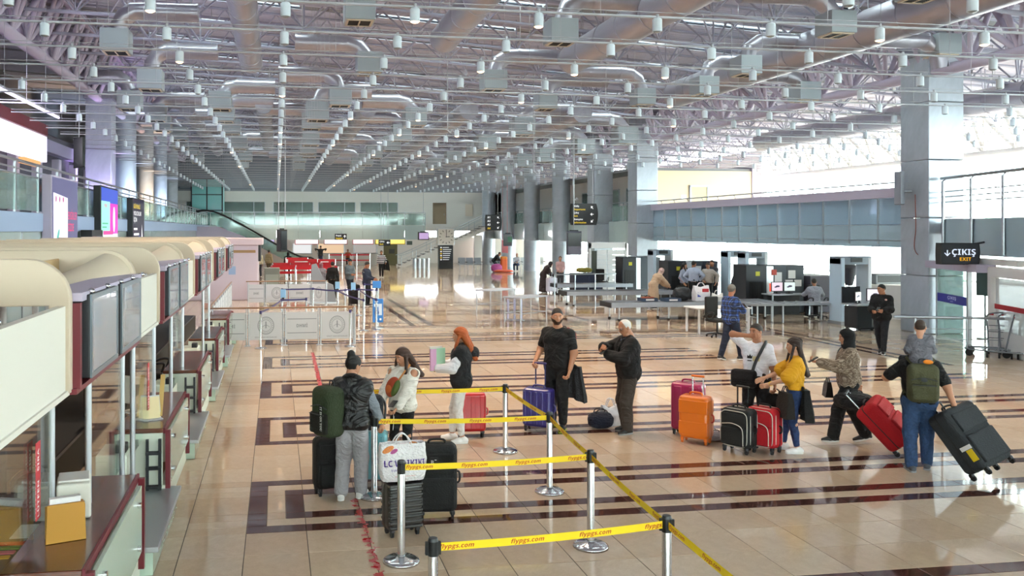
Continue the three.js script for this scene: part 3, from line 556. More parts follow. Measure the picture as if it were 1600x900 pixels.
{ // things on and behind the desks
  const y = 0.912;
  const wb = thing('document_box', 'orange brown wooden file box leaning on the nearest check-in desk', 'box', [-1.42, y, -6.15], 0.35);
  mesh('front_board', extrude([[-0.13, 0], [0.13, 0], [0.12, 0.26], [-0.12, 0.26]], 0.02, 0.003), std(0xb5812f, 0.5), wb); mesh('side_board', box(0.02, 0.24, 0.12, 0.115, 0.12, -0.06), std(0xb88332, 0.5), wb); mesh('back_board', box(0.24, 0.22, 0.02, 0, 0.11, -0.12), std(0xb88332, 0.5), wb); mesh('paper', box(0.2, 0.28, 0.05, 0, 0.15, -0.06), M.white, wb);
  const pr = thing('ticket_printer', 'cream white ticket printer at the far end of the nearest check-in desk', 'printer', [-1.5, y, -6.75], 0.2);
  mesh('casing', rbox(0.24, 0.26, 0.3, 0, 0.13, 0, 0.02, 2), M.creamlight, pr); mesh('paper_slot', box(0.16, 0.012, 0.03, 0, 0.262, 0.06), M.dark, pr); mesh('lid', rbox(0.22, 0.02, 0.24, 0, 0.27, -0.02, 0.008, 1), M.offwhite, pr);
  const holder = thing('leaflet_holder', 'clear leaflet holder with a tan card on the second check-in desk', 'holder', [-1.4, y, -10.0], 0.5);
  mesh('back_plate', box(0.22, 0.26, 0.012, 0, 0.13, 0, 0, -0.2), M.frosted, holder); mesh('card', box(0.2, 0.24, 0.006, 0, 0.13, 0.014, 0, -0.2), std(0xe3d2a4, 0.7), holder); mesh('foot', box(0.22, 0.012, 0.14, 0, 0.006, 0.03), M.frosted, holder);
  tag(mesh('ruler', box(0.05, 0.008, 0.5, 0, 0.24, 0, 0, 1.0), std(0xd9b36c, 0.5)), 'wooden slat leaning against the leaflet holder on the second desk', 'slat').position.set(-1.3, y, -10.15);
  const pcase = thing('computer_screen', 'cream back of a computer screen on the second check-in desk', 'monitor', [-1.66, y, -10.4], -0.6);
  mesh('back_shell', rbox(0.4, 0.32, 0.06, 0, 0.26, 0, 0.02, 2), M.creamlight, pcase); mesh('stand', [box(0.06, 0.14, 0.04, 0, 0.08, -0.02), box(0.2, 0.02, 0.16, 0, 0.01, 0)], M.offwhite, pcase);
  const chairM = std(0x22211f, 0.7), lm = M.plastic;
  const chair = thing('office_chair', '', 'chair');
  mesh('seat', rbox(0.5, 0.1, 0.48, 0, 0.48, 0, 0.045, 3), chairM, chair); mesh('backrest', rbox(0.46, 0.56, 0.08, 0, 0.86, -0.24, 0.04, 3), chairM, chair);
  for (const s of [-1, 1]) mesh('armrest', pipe([[s * 0.27, 0.5, -0.1], [s * 0.31, 0.62, -0.1], [s * 0.3, 0.7, 0], [s * 0.28, 0.7, 0.16], [s * 0.27, 0.55, 0.12]], 0.022, 20, 8), lm, chair);
  mesh('column', cyl(0.03, 0.03, 0.34, 0, 0.27, 0, 12), lm, chair);
  for (let k = 0; k < 5; k++) { const a = k * 1.2566, l = mesh('leg', bar(V(0, 0.12, 0), V(0.29 * Math.sin(a), 0.07, 0.29 * Math.cos(a)), 0.024, 8, 0.016), lm, chair); mesh('caster', sph(0.032, 0.29 * Math.sin(a), 0.032, 0.29 * Math.cos(a), 0.8, 1, 1, 10), M.rubber, l); }
  globalThis.officeChair = chair;
  const list = [[-2.75, 8.0, 2.2, 'dark office chair behind the nearest check-in desk, beside the keyboard'], [-2.3, 8.5, 1.2, 'dark office chair in front of the wooden back panel behind the first glass screens'], [-2.2, 11.9, 1.6, 'dark office chair behind the second check-in desk'], [-2.1, 15.8, 1.6, 'dark office chair behind the third check-in desk']];
  list.forEach(([x, d, t, l], i) => { const c = i ? dup(chair, [x, 0, -d], t, l) : chair; c.position.set(x, 0, -d); c.rotation.y = t; c.userData.label = l; });
  // lower staff counter with keyboard, folders and papers by the nearest desk
  const sc = thing('staff_counter', 'dark staff counter behind the nearest desk, holding keyboard and folders', 'counter', [-2.05, 0, -6.9]);
  mesh('counter_top', rbox(0.75, 0.04, 1.9, -0.05, 0.74, 0, 0.01, 1), std(0x2c2a29, 0.5), sc); for (const z of [-0.85, 0.85]) mesh('support', box(0.6, 0.72, 0.04, -0.05, 0.36, z), M.dark, sc); mesh('wood_edge', box(0.05, 0.05, 1.9, 0.34, 0.765, 0), std(0x8a4d33, 0.4), sc);
  const kb = thing('keyboard', 'long black computer keyboard on the dark staff counter', 'keyboard', [-2.05, 0.762, -7.5], 0.15);
  mesh('case', rbox(0.48, 0.025, 0.17, 0, 0.013, 0, 0.006, 1), M.plastic, kb); for (let r = 0; r < 5; r++) mesh('key_row', Array.from({ length: 15 }, (_, i) => box(0.025, 0.01, 0.025, -0.21 + i * 0.03, 0.028, -0.06 + r * 0.03)), M.black, kb);
  tag(mesh('paper_sheet', box(0.21, 0.004, 0.3, 0, 0.002, 0), M.white), 'white paper sheet lying beside the wooden file box', 'paper').position.set(-1.84, 0.762, -6.85);
  const cols = [[0xc8321e, 'red orange'], [0x3f8f3c, 'green'], [0xd8647a, 'pink'], [0xe5b022, 'yellow']];
  cols.forEach(([c, n], i) => { const f = tag(mesh('folder', rbox(0.3, 0.012, 0.05, 0, 0.006, 0, 0.004, 1), std(c, 0.5)), n + ' folder, one of four fanned on the staff counter', 'folder'); f.position.set(-1.95 - i * 0.01, 0.762 + 0.001, -(6.58 - i * 0.09)); });
  // wooden back wall of the check-in row and baggage belt behind the staff
  const bw = structGroup('wall_check_in');
  for (let d = 6.4; d < 26; d += 2.2) { struct('wood_panel', box(0.08, 1.15, 2.16, -3.3, 0.575, -d), std(0xa8713e, 0.5), bw); }
  const bb = thing('baggage_belt', 'long dark baggage conveyor belt behind the check-in staff', 'conveyor', [-2.85, 0, -18.5]);
  mesh('belt', rbox(0.7, 0.04, 17, 0, 0.42, 0, 0.015, 1), M.rubber, bb); mesh('side_skirt', [box(0.04, 0.44, 17, 0.38, 0.22, 0), box(0.04, 0.44, 17, -0.38, 0.22, 0)], std(0x4c463d, 0.6), bb);
}
// ------------------------------------------------------------------ left gallery, advertising screens
{
  const X = -5.5;
  const m = structGroup('mezzanine_left');
  struct('mezzanine_slab', box(9.6, 0.35, 74, X - 4.85, 3.2, -38), M.offwhite, m);
  for (let d = 14; d < 72; d += 1.9) { struct('wall_panel', box(0.06, 3.0, 1.87, X, 1.5, -d - 0.95), M.spandrelgreen, m); if (d < 40) struct('panel_joint', box(0.04, 3.0, 0.03, X + 0.04, 1.5, -d), M.steel, m); }
  struct('slab_edge', box(0.12, 0.42, 58, X + 0.02, 3.22, -43), std(0x9fb0cf, 0.4), m);
  const gb = thing('glass_balustrade', 'glass balustrade of the shop gallery over the advertising screens', 'balustrade', [X - 0.02, 3.4, -14]);
  for (let k = 0; k < 32; k++) { mesh('pane', box(0.016, 0.78, 1.7, 0, 0.47, -k * 1.8 - 0.9), M.glassgreen, gb); mesh('post', box(0.05, 1.15, 0.06, 0, 0.57, -k * 1.8), M.steel, gb); }
  for (const [y, r] of [[1.15, 0.035], [0.98, 0.02], [0.86, 0.02]]) mesh('rail', bar(V(0, y, 0), V(0, y, -57.6), r, 8), M.steel, gb);
  // advertising screens in front of the wall
  const ad = (d, w, y0, y1, face, side, label, light, k) => {
    const t = thing('advertising_screen', label, 'screen', [X + 0.16, 0, -d]);
    mesh('case', rbox(0.22, y1 - y0 + 0.1, w + 0.1, 0, (y0 + y1) / 2, 0, 0.02, 2), side, t);
    const p = new THREE.PlaneGeometry(w, y1 - y0).rotateY(Math.PI / 2).translate(0.115, (y0 + y1) / 2, 0);
    mesh('screen', p, emit(0xffffff, k, face), t);
    const l = new THREE.RectAreaLight(light, 1.6, w, y1 - y0); l.position.set(0.16, (y0 + y1) / 2, 0); l.rotation.y = -Math.PI / 2; t.add(l); l.lookAt(X + 10, (y0 + y1) / 2, -d);
    for (const s of [-1, 1]) mesh('leg', box(0.1, y0, 0.12, 0, y0 / 2, s * w * 0.35), M.dark, t);
  };
  const tx1 = canvasTex(512, 384, (g, w, h) => {   // white poster on violet-grey, pink headline blocks
    g.fillStyle = '#5f5d86'; g.fillRect(0, 0, w, h); g.fillStyle = '#fdf7ff'; g.beginPath(); g.moveTo(20, 60); g.lineTo(300, 75); g.lineTo(300, 290); g.quadraticCurveTo(310, 320, 330, 335); g.lineTo(25, 335); g.fill();
    g.fillStyle = '#b04a8a'; for (let i = 0; i < 3; i++) { g.beginPath(); g.arc(70 + i * 70, 85, 12, 0, 7); g.fill(); } g.fillStyle = '#58b9b0'; g.beginPath(); g.ellipse(110, 230, 34, 14, -0.7, 0, 7); g.fill(); g.fillStyle = '#8a4fb5'; g.beginPath(); g.ellipse(165, 270, 30, 14, -0.9, 0, 7); g.fill();
    g.fillStyle = '#e5286f'; g.font = 'bold 46px sans-serif'; g.fillText('EKSİKLER', 308, 165, 190); g.fillText('SİZDE', 308, 215, 190); g.fillStyle = '#fff'; g.fillRect(360, 245, 70, 14); g.fillStyle = '#f2cfe0'; g.fillRect(330, 300, 120, 36);
  });
  const tx2 = canvasTex(384, 512, (g, w, h) => {
    g.fillStyle = '#3b56c8'; g.fillRect(0, 0, w, h); g.fillStyle = '#9ff0d8'; g.fillRect(0, 90, w / 2, 220); g.fillStyle = '#ee3fc0'; g.fillRect(w / 2, 100, w / 2, 230); g.fillStyle = '#fbfdff'; g.fillRect(0, 310, w, 120);
    g.fillStyle = '#fff'; g.beginPath(); g.ellipse(w * 0.76, 210, 26, 90, 0, 0, 7); g.fill(); g.fillStyle = '#d7409a'; g.font = 'bold 30px sans-serif'; g.fillText('YENİ', 60, 130); g.fillRect(40, 290, 230, 26); g.fillStyle = '#3fae8e'; g.fillRect(20, 235, 130, 10); g.fillRect(20, 260, 100, 10);
  });
  const tx3 = canvasTex(384, 512, (g, w, h) => {
    g.fillStyle = '#241d38'; g.fillRect(0, 0, w, h); g.fillStyle = '#f2d12a'; g.font = 'bold 50px sans-serif'; g.fillText('GÜVENLİ', 20, 80); g.fillStyle = '#fff'; g.fillText('YOLCULUK', 20, 140, 340); g.fillText('İÇİN', 20, 195);
    for (let i = 0; i < 4; i++) g.fillRect(30, 250 + i * 46, 110 + (i % 2) * 60, 18); g.beginPath(); g.moveTo(300, 210); g.lineTo(350, 470); g.lineTo(260, 470); g.fill(); g.fillStyle = '#3d63d8'; g.beginPath(); g.moveTo(230, 340); g.lineTo(150, 490); g.lineTo(110, 490); g.lineTo(215, 310); g.fill(); g.fillStyle = '#fff'; g.fillRect(40, 480, 40, 18); g.fillRect(180, 470, 60, 30);
  });
  ad(22.6, 2.6, 2.0, 4.3, tx1, M.lilac, 'violet grey advertising screen with a tall white poster and pink headline', 0xd8c8ff, 1.15);
  ad(28.4, 2.7, 2.0, 4.35, tx2, M.black, 'blue advertising screen with mint and magenta panels in black case', 0xc8d0ff, 1.2);
  ad(34.2, 2.7, 2.0, 4.2, tx3, M.dark, 'dark advertising screen with yellow headline and white figure', 0xb0b4ff, 1.1);
  const rk = thing('vending_rack', 'small dark rack of shelves at the foot of the wall between two advertising screens', 'rack', [X + 0.3, 0, -25.6]);
  mesh('case', box(0.3, 3.05, 1.5, 0, 1.52, 0), M.black, rk); for (let r = 0; r < 3; r++) for (let k = 0; k < 3; k++) mesh('shelf_box', box(0.04, 0.16, 0.36, 0.16, 2.35 + r * 0.22, -0.46 + k * 0.46), std([0x8a8088, 0x9a6a6a, 0x777f8f][(r + k) % 3], 0.5), rk);
  // shops on the gallery
  const sg = thing('shop_sign', 'glowing blank white shop sign with maroon top on the gallery', 'sign', [-8.6, 6.05, -30.2], 0);
  mesh('lightbox', rbox(0.25, 0.95, 7.2, 0, 0, 0, 0.02, 1), emit(0xf4f0ff, 1.3), sg); mesh('top_board', box(0.3, 0.4, 7.2, 0, 0.7, 0), M.maroon, sg); mesh('amber_strip', box(0.2, 0.2, 2.0, 0.05, -0.62, -1.6), emit(0xffc27a, 0.9), sg); mesh('wall_bracket', [box(0.3, 0.08, 0.08, -0.2, 0.3, 1.5), box(0.3, 0.08, 0.08, -0.2, 0.3, -1.5)], M.dark, sg);
  { const l = new THREE.RectAreaLight(0xf4f0ff, 2.5, 7, 0.9); l.position.set(0.2, 0, 0); sg.add(l); l.lookAt(0, 6.05, -30.2); }
  const shop = structGroup('wall_gallery');
  struct('shop_front', box(0.2, 3.6, 40, -9.4, 5.2, -31), std(0x4a4652, 0.6), shop); struct('shop_frieze', box(0.5, 0.5, 40, -9.2, 6.4, -31), std(0x8b83a0, 0.5), shop);
  for (let d = 14; d < 50; d += 3) struct('shop_pillar', box(0.3, 2.6, 0.4, -9.15, 4.7, -d), M.lilac, shop);
  const mb = thing('menu_board', 'dark hanging menu board with amber rows beside the first steel column', 'board', [-7.2, 5.9, -33.2], 0.5);
  mesh('board', rbox(0.1, 1.1, 1.1, 0, 0, 0, 0.02, 1), M.black, mb); for (let i = 0; i < 4; i++) mesh('row', box(0.02, 0.07, 0.7, 0.055, 0.35 - i * 0.2, 0), emit(0xffb45a, 0.8), mb); mesh('hanger', bar(V(0, 0.55, 0), V(0, roofY(-7.2) + 0.03 - 5.9, 0), 0.02), M.rod, mb);
  const ns = thing('shop_sign', 'dark shop sign with small orange red letters on the gallery', 'sign', [-8.9, 4.6, -34], 0);
  const nt = canvasTex(256, 64, (g, w, h) => { g.fillStyle = '#1c241a'; g.fillRect(0, 0, w, h); g.fillStyle = '#ff5a2a'; g.font = 'bold 46px sans-serif'; g.fillText('DÖNER', 50, 48); });
  mesh('board', box(0.15, 0.5, 2.2, 0, 0, 0), M.dark, ns); mesh('lettering', new THREE.PlaneGeometry(2.1, 0.45).rotateY(Math.PI / 2).translate(0.08, 0, 0), emit(0xffffff, 1, nt), ns);
  // long light strips under the roof on the left
  for (const [a, b, l] of [[V(-7.6, 6.95, -19), V(-7.4, 6.9, -31), 'long lilac white light strip running towards the first steel column'], [V(-12, 7.4, -22), V(-8.4, 7.3, -22.1), 'cross light strip over the gallery, nearer the glowing white sign'], [V(-11, 7.5, -27), V(-9, 7.4, -27.1), 'short cross light strip over the gallery, beyond the others']]) { const s = thing('light_strip', l, 'lamp'); mesh('tube', bar(a, b, 0.045, 8), emit(0xe6dcff, 2.2), s); mesh('rail', bar(a.clone().add(V(0, 0.08, 0)), b.clone().add(V(0, 0.08, 0)), 0.05, 6), M.alu, s); const p = new THREE.PointLight(0xe6dcff, 12, 0, 2); p.position.copy(a).lerp(b, 0.5).add(V(0, -0.12, 0)); s.add(p); }
  // uplights wash the first columns
  for (const [i, [x, d, c]] of [[-7.2, 41.2, 0xd9c4ff], [-7.2, 47.4, 0xd0e4ff], [-7.2, 54.1, 0xffd9b0], [-7.2, 60.7, 0xd0e4ff]].entries()) {
    const u = thing('uplight', 'small uplight on the gallery floor before the ' + ordinal[i] + ' steel column of the gallery', 'lamp', [x, 3.38, -d + 0.3]); mesh('body', cyl(0.1, 0.12, 0.16, 0, 0.09, 0, 14), M.dark, u); mesh('lens', cyl(0.085, 0.085, 0.01, 0, 0.172, 0, 14), emit(c, 2), u);
    const l = new THREE.SpotLight(c, 160, 0, 0.7, 0.8, 2); l.position.set(0, 0.2, 0); l.target.position.set(-0.9, 2.2, -0.6); u.add(l, l.target);
  }
}
// ------------------------------------------------------------------ signs, hanging displays
const hangers = (t, xs, y0, y1, z = 0) => xs.forEach((x) => mesh('hanger', bar(V(x, y0, z), V(x, y1, z), 0.018, 6), M.rod, t));
{
  const signTex = (rows, arrows, w = 256, h = 192) => canvasTex(w, h, (g) => {
    g.fillStyle = '#101014'; g.fillRect(0, 0, w, h); g.textBaseline = 'middle';
    rows.forEach(([t, c], i) => { g.fillStyle = c; g.font = 'bold ' + (h / rows.length * 0.72).toFixed(0) + 'px sans-serif'; g.fillText(t, w * 0.06, h * (i + 0.55) / rows.length, w * 0.62); });
    g.fillStyle = '#fff'; arrows.forEach((a, i) => { const y = h * (i + 0.5) / arrows.length, s = h / arrows.length * 0.36, x = w * 0.84; g.save(); g.translate(x, y); g.rotate(a); g.fillRect(-s * 0.14, -s * 0.7, s * 0.28, s * 1.5); g.beginPath(); g.moveTo(0, s); g.lineTo(-s * 0.7, 0.1 * s); g.lineTo(s * 0.7, 0.1 * s); g.fill(); g.restore(); });
  });
  const sign = (label, x, y, d, w, h, dep, turn, tex, hang = [], bulge = 0) => {
    const t = thing('direction_sign', label, 'sign', [x, y, -d], turn);
    const o = []; for (let i = 0; i <= 8; i++) { const v = i / 8 * 2 - 1; o.push([w / 2 + bulge * (1 - v * v), v * h / 2]); } for (let i = 8; i >= 0; i--) { const v = i / 8 * 2 - 1; o.push([-w / 2 - bulge * 0.4 * (1 - v * v), v * h / 2]); }
    mesh('case', extrude(o, dep, 0.012), M.black, t);
    mesh('face', new THREE.PlaneGeometry(w * 0.96, h * 0.92).translate(0, 0, dep / 2 + 0.004), emit(0xffffff, 1, tex), t);
    if (hang.length) hangers(t, hang, h / 2, roofY(x) + 0.03 - y); return t;
  };
  const W = '#ffffff', Y = '#f4cf1c';
  sign('biggest black direction sign with three white and yellow lines and three arrows', 15.6, 3.86, 42.4, 1.3, 1.1, 0.25, 0, signTex([['Gidiş', W], ['Departures', Y], ['Çıkış', W], ['Exit', Y], ['Danışma', W], ['Information', Y]], [2.4, 1.57, 0.8]), [-0.5, 0.5], 0.1);
  sign('middle black direction sign before the round columns, with three white arrows at its edge', 12.9, 3.5, 50.5, 0.9, 0.95, 0.25, 0, signTex([['A1', W], ['A2', W], ['A3', W], ['A4', Y]], [2.4, 1.57, 0.8], 192, 192), [-0.3, 0.3], 0.06);
  sign('small black sign with white and yellow lines on the far green glass fascia', 5.35, 2.5, 72.43, 1.0, 0.5, 0.12, 0, signTex([['Bagaj', W], ['Baggage', Y]], [3.14], 192, 96));
  sign('small black sign with white and yellow lines above the far striped sweater man', 9.0, 2.0, 72.0, 1.0, 0.5, 0.12, 0, signTex([['Çıkış', W], ['Exit', Y]], [1.57], 192, 96), [-0.3, 0.3]);
  // exit sign on the door beam
  const ex = canvasTex(384, 256, (g, w, h) => { g.fillStyle = '#14161c'; g.fillRect(0, 0, w, h); g.fillStyle = '#dfeaff'; g.font = 'bold 104px sans-serif'; g.fillText('ÇIKIŞ', 96, 142, 262); g.fillStyle = '#f3b21c'; g.font = 'bold 60px sans-serif'; g.fillText('EXIT', 180, 218, 160); g.strokeStyle = '#dfeaff'; g.lineWidth = 12; g.beginPath(); g.moveTo(54, 80); g.lineTo(54, 150); g.moveTo(24, 116); g.lineTo(54, 152); g.lineTo(84, 116); g.stroke(); });
  const es = sign('black exit sign with white and amber letters and down arrow on the door beam', 17.5, 2.43, 20.0, 0.92, 0.56, 0.3, -0.25, ex, [], 0.03);
  mesh('bracket', [bar(V(0.2, -0.26, -0.1), V(1.0, -0.3, -0.55), 0.035), bar(V(0.2, 0.2, -0.1), V(1.0, 0.3, -0.55), 0.03)], M.dark, es);
  // hanging blank displays
  const hang = (label, x, y, d, w, h, turn, mat, two, dep = 0.3) => { const t = thing('hanging_display', label, 'display', [x, y, -d], turn); mesh('casing', extrude([[-w / 2, -h / 2], [w / 2, -h / 2], [w / 2, h / 2], [-w / 2, h / 2]], dep, 0.015), mat, t); mesh('screen', box(w * 0.9, h * 0.86, 0.01, 0, 0, dep / 2 + 0.004), std(0x14151a, 0.15), t); hangers(t, two ? [-0.14, 0.14] : [0], h / 2, roofY(x) + 0.03 - y); mesh('yoke', box(w * 0.6, 0.06, 0.1, 0, h / 2 + 0.02, 0), M.dark, t); return t; };
  hang('black hanging display on two long poles over the red belt queue', 0.22, 2.62, 35.5, 0.28, 0.9, 0.35, M.black, true, 0.5);
  const a = hang('tall grey hanging display in the security hall under the biggest direction sign', 13.7, 2.45, 38.5, 0.66, 1.1, -0.15, std(0x4b4c5c, 0.4), false);
  mesh('lower_panel', box(0.6, 0.4, 0.2, 0.0, -0.35, 0.1), std(0x6a6878, 0.4), a);
  const b = hang('grey hanging display with a small green screen before the round columns', 13.0, 2.5, 47.5, 0.5, 0.7, -0.3, std(0x55566a, 0.4), false);
  mesh('green_panel', box(0.24, 0.3, 0.02, 0.12, 0.02, 0.17), emit(0x3f7a5c, 0.5), b);
  const c = hang('small hanging screen with lilac picture beside the big clock', 11.3, 2.6, 66, 0.85, 0.62, 0, M.black, false);
  mesh('picture', box(0.72, 0.48, 0.01, 0, 0, 0.166), emit(0xc7a8d8, 0.9), c);
  // long rods with hooks
  for (const [i, [x, d]] of [[14.2, 40], [11, 36], [6.0, 30]].entries()) { const t = thing('hanging_rod', ['thin rod with a hook hung beside the biggest direction sign', 'thin rod hung before the round columns with small hook', 'thin white rod hung over the steel tables'][i], 'rod', [x, 0, -d]); mesh('rod', bar(V(0, 4.6 + i, 0), V(0, roofY(x) + 0.03, 0), 0.02, 6), M.rod, t); mesh('hook', pipe([[0, 4.6 + i, 0], [0.1, 4.5 + i, 0], [0.16, 4.6 + i, 0], [0.22, 4.52 + i, 0]], 0.03, 14, 6), M.rod, t); }
}
// ------------------------------------------------------------------ far end: clock tower, stair, escalator, counters
{
  const ck = thing('clock_tower', 'big square white clock on a dark departure board pillar at the far end', 'clock', [13.2, 0, -66.8]);
  mesh('board_pillar', rbox(1.15, 1.85, 0.5, 0, 0.92, 0, 0.03, 2), M.dark, ck);
  const bt = canvasTex(192, 256, (g, w, h) => { g.fillStyle = '#15161b'; g.fillRect(0, 0, w, h); for (let i = 0; i < 7; i++) { g.fillStyle = i % 2 ? '#f0c419' : '#fff'; g.fillRect(12, 14 + i * 34, 22, 20); g.fillStyle = '#f4f4f4'; g.fillRect(48, 18 + i * 34, 90 + (i * 37) % 44, 10); } });
  mesh('board_face', new THREE.PlaneGeometry(1.05, 1.2).translate(0, 1.2, 0.256), emit(0xffffff, 0.8, bt), ck);
  mesh('clock_box', rbox(1.35, 1.35, 0.6, 0, 2.53, 0, 0.03, 2), M.alu, ck);
  const face = mesh('clock_face', box(1.25, 1.25, 0.02, 0, 2.53, 0.305), M.offwhite, ck);
  for (let i = 0; i < 12; i++) mesh('hour_mark', box(0.045, 0.14, 0.01, 0, 0.5, 0).rotateZ(-i * Math.PI / 6).translate(0, 2.53, 0.32), M.dark, face);
  mesh('hour_hand', box(0.05, 0.32, 0.012, 0, 0.12, 0).rotateZ(-1.55).translate(0, 2.53, 0.326), M.dark, face); mesh('minute_hand', box(0.035, 0.48, 0.012, 0, 0.2, 0).rotateZ(-0.05).translate(0, 2.53, 0.332), M.dark, face);
  // stair rising to the right behind the clock
  const st = thing('staircase', 'pale staircase with steel railings rising behind the clock to the side gallery', 'staircase', [10.2, 0, -71.4]);
  const n = 19, run = 0.39, rise = 0.178;
  for (let i = 0; i < n; i++) mesh('tread', box(run + 0.03, 0.06, 2.0, i * run + run / 2, (i + 1) * rise - 0.03, 0), std(0x6d6460, 0.7), st);
  for (const z of [1.02, -1.02]) mesh('stringer', beamBox(V(-0.1, -0.02, z), V(n * run, n * rise - 0.1, z), 0.06, 0.32), M.offwhite, st);
  for (const z of [1.05, -1.05]) { mesh('handrail', pipe([[-0.2, 0.95, z], [0.1, 1.0, z], [n * run, n * rise + 0.95, z]], 0.03, 20, 6), M.steel, st); for (let i = 0; i <= 6; i++) mesh('post', bar(V(i * n * run / 6, i * n * rise / 6, z), V(i * n * run / 6, i * n * rise / 6 + 0.97, z), 0.022, 6), M.steel, st); for (const k of [0.3, 0.6]) mesh('rail', bar(V(0, k, z), V(n * run, n * rise + k, z), 0.012, 5), M.steel, st); }
  const bins = []; for (let i = 0; i < 4; i++) { const t = thing('steel_bin', 'slim polished steel bin, one of a row of four under the far stairs', 'bin', [11.0 + i * 0.36, 0, -68.5], 0, 'steel bins in a row'); mesh('body', cyl(0.15, 0.15, 0.75, 0, 0.38, 0, 16), M.steel, t); mesh('rim', cyl(0.16, 0.16, 0.04, 0, 0.76, 0, 16), M.chrome, t); }
  // escalator down from the left gallery
  const es = thing('escalator', 'long escalator with black handrails coming down from the left gallery', 'escalator', [-4.05, 0, -61.6]);
  const A = V(0, 3.35, 0), B = V(8.2, 0.25, 0);
  for (const z of [0.62, -0.62]) {
    mesh('side_panel', beamBox(V(0, 3.0, z), V(5.8, -0.05, z), 0.05, 0.7), std(0x9d8f88, 0.45), es);
    mesh('glass_side', beamBox(V(0, 3.75, z), V(5.8, 0.65, z), 0.02, 0.75), M.glassgreen, es);
    mesh('handrail', pipe([[-1.6, 3.6, z], [-1.8, 4.0, z], [-1.4, 4.35, z], [-0.3, 4.35, z], [5.8, 1.15, z], [6.6, 1.05, z], [6.8, 0.75, z], [6.5, 0.5, z]], 0.055, 60, 8), M.rubber, es);
  }
  for (let i = 0; i < 20; i++) mesh('step', box(0.42, 0.2, 1.0, i * 0.29 + 0.2, 3.2 - i * 0.155, 0), std(0x5a5c60, 0.5, 0.5), es);
  mesh('machine_cover', extrude([[-2.2, 2.4], [-2.2, 3.3], [0, 3.3], [1.8, 2.62], [2.6, 1.9], [1.0, 2.0]], 1.5, 0.02), M.lilac, es);
  const tw = thing('lift_shaft', 'teal glass lift shaft beside the top of the escalator', 'lift', [-5.7, 3.4, -74.2]);
  mesh('frame', [-1.25, 0, 1.25].flatMap((x) => [bar(V(x, 0, 1.2), V(x, 3.9, 1.2), 0.06, 6)]).concat([0.1, 1.3, 2.6, 3.9].map((y) => box(2.6, 0.07, 0.08, 0, y, 1.2))), M.dark, tw);
  for (let i = 0; i < 2; i++) for (let k = 0; k < 3; k++) mesh('pane', box(1.2, 1.22, 0.03, -0.63 + i * 1.25, 0.7 + k * 1.28, 1.2), phy({ color: 0x7fc3c4, roughness: 0.08, clearcoat: 1 }), tw);
  mesh('back_wall', box(2.5, 3.9, 0.1, 0, 1.95, -1.2), std(0x76b5b6, 0.5), tw); mesh('side_wall', [box(0.08, 3.9, 2.3, -1.25, 1.95, 0), box(0.08, 3.9, 2.3, 1.25, 1.95, 0)], std(0x8ccac8, 0.3), tw);
  // service counters under the far landing
  const sgn = (x, w, col, em, label) => { const s = thing('counter_sign', label, 'sign', [x, 2.05, -75.2]); mesh('lightbox', rbox(w, 0.46, 0.2, 0, 0, 0, 0.02, 1), emit(em, 1.1), s); mesh('band', box(w, 0.06, 0.02, 0, -0.22, 0.105), std(col, 0.4), s); mesh('end_cap', [box(0.05, 0.5, 0.24, -w / 2, 0, 0), box(0.05, 0.5, 0.24, w / 2, 0, 0)], std(col, 0.4), s); mesh('mount', box(w, 1.15, 0.1, 0, 0.4, -0.14), M.grey, s); };
  const L = [[-0.4, 2.4, 0x8c7fc0, 0xd9ccff, 'lilac glowing sign under the far landing, beside the escalator foot'], [3.6, 2.0, 0xb3202c, 0xfff0f0, 'first red framed white sign over the far counters, above the man with raised arms'], [6.1, 2.0, 0xb3202c, 0xfff4f4, 'second red framed white sign over the far counters, right of the bright counter window'], [8.5, 1.8, 0xb3202c, 0xffeeee, 'third red framed white sign over the far counters, beside the yellow sign'], [10.9, 2.6, 0xd8b414, 0xffe97a, 'yellow glowing sign at the end of the far counters']];
  for (const [x, ...r] of L) sgn(x - 1.0, ...r);
  const kiosk = (x, w, label, glowC) => { const k = thing('service_counter', label, 'counter', [x, 0, -74.8]); mesh('front', rbox(w, 1.0, 0.5, 0, 0.5, 0, 0.02, 1), M.offwhite, k); mesh('top', box(w + 0.1, 0.05, 0.6, 0, 1.03, 0), M.grey, k); mesh('back_panel', box(w, 1.1, 0.05, 0, 1.32, -1.0), emit(glowC, 0.75), k); mesh('post', [box(0.08, 1.75, 0.08, -w / 2, 0.95, -0.2), box(0.08, 1.75, 0.08, w / 2, 0.95, -0.2)], M.alu, k); };
  kiosk(2.2, 1.6, 'far service counter with a bright white window, beside the red belts', 0xffffff); kiosk(4.7, 2.3, 'far service counter with a warm peach back wall and a seated clerk', 0xffd9b0); kiosk(7.7, 2.0, 'far service counter with a grey window beside the yellow sign', 0xb9b2ac);
  const tl = thing('ticket_machine', 'olive dark doorway panel under the yellow sign', 'panel', [9.9, 0, -75]); mesh('body', rbox(1.2, 1.8, 0.3, 0, 0.9, 0, 0.02, 1), std(0x6b6442, 0.5), tl); mesh('screen', box(0.5, 0.4, 0.02, 0.1, 1.2, 0.16), std(0x2c2c22, 0.3), tl);
  tag(mesh('wall_sign', rbox(0.5, 0.35, 0.04, 11.9, 1.9, -76.95 + 0.02, 0.01, 1), std(0x55605a, 0.5)), 'small grey green wall plate beside the far stairs', 'sign');
  tag(mesh('wall_poster', box(0.7, 1.1, 0.03, 17.6, 4.9, -77.82), std(0xd9c9b8, 0.6)), 'pale poster on the far upper wall near the round columns', 'poster');
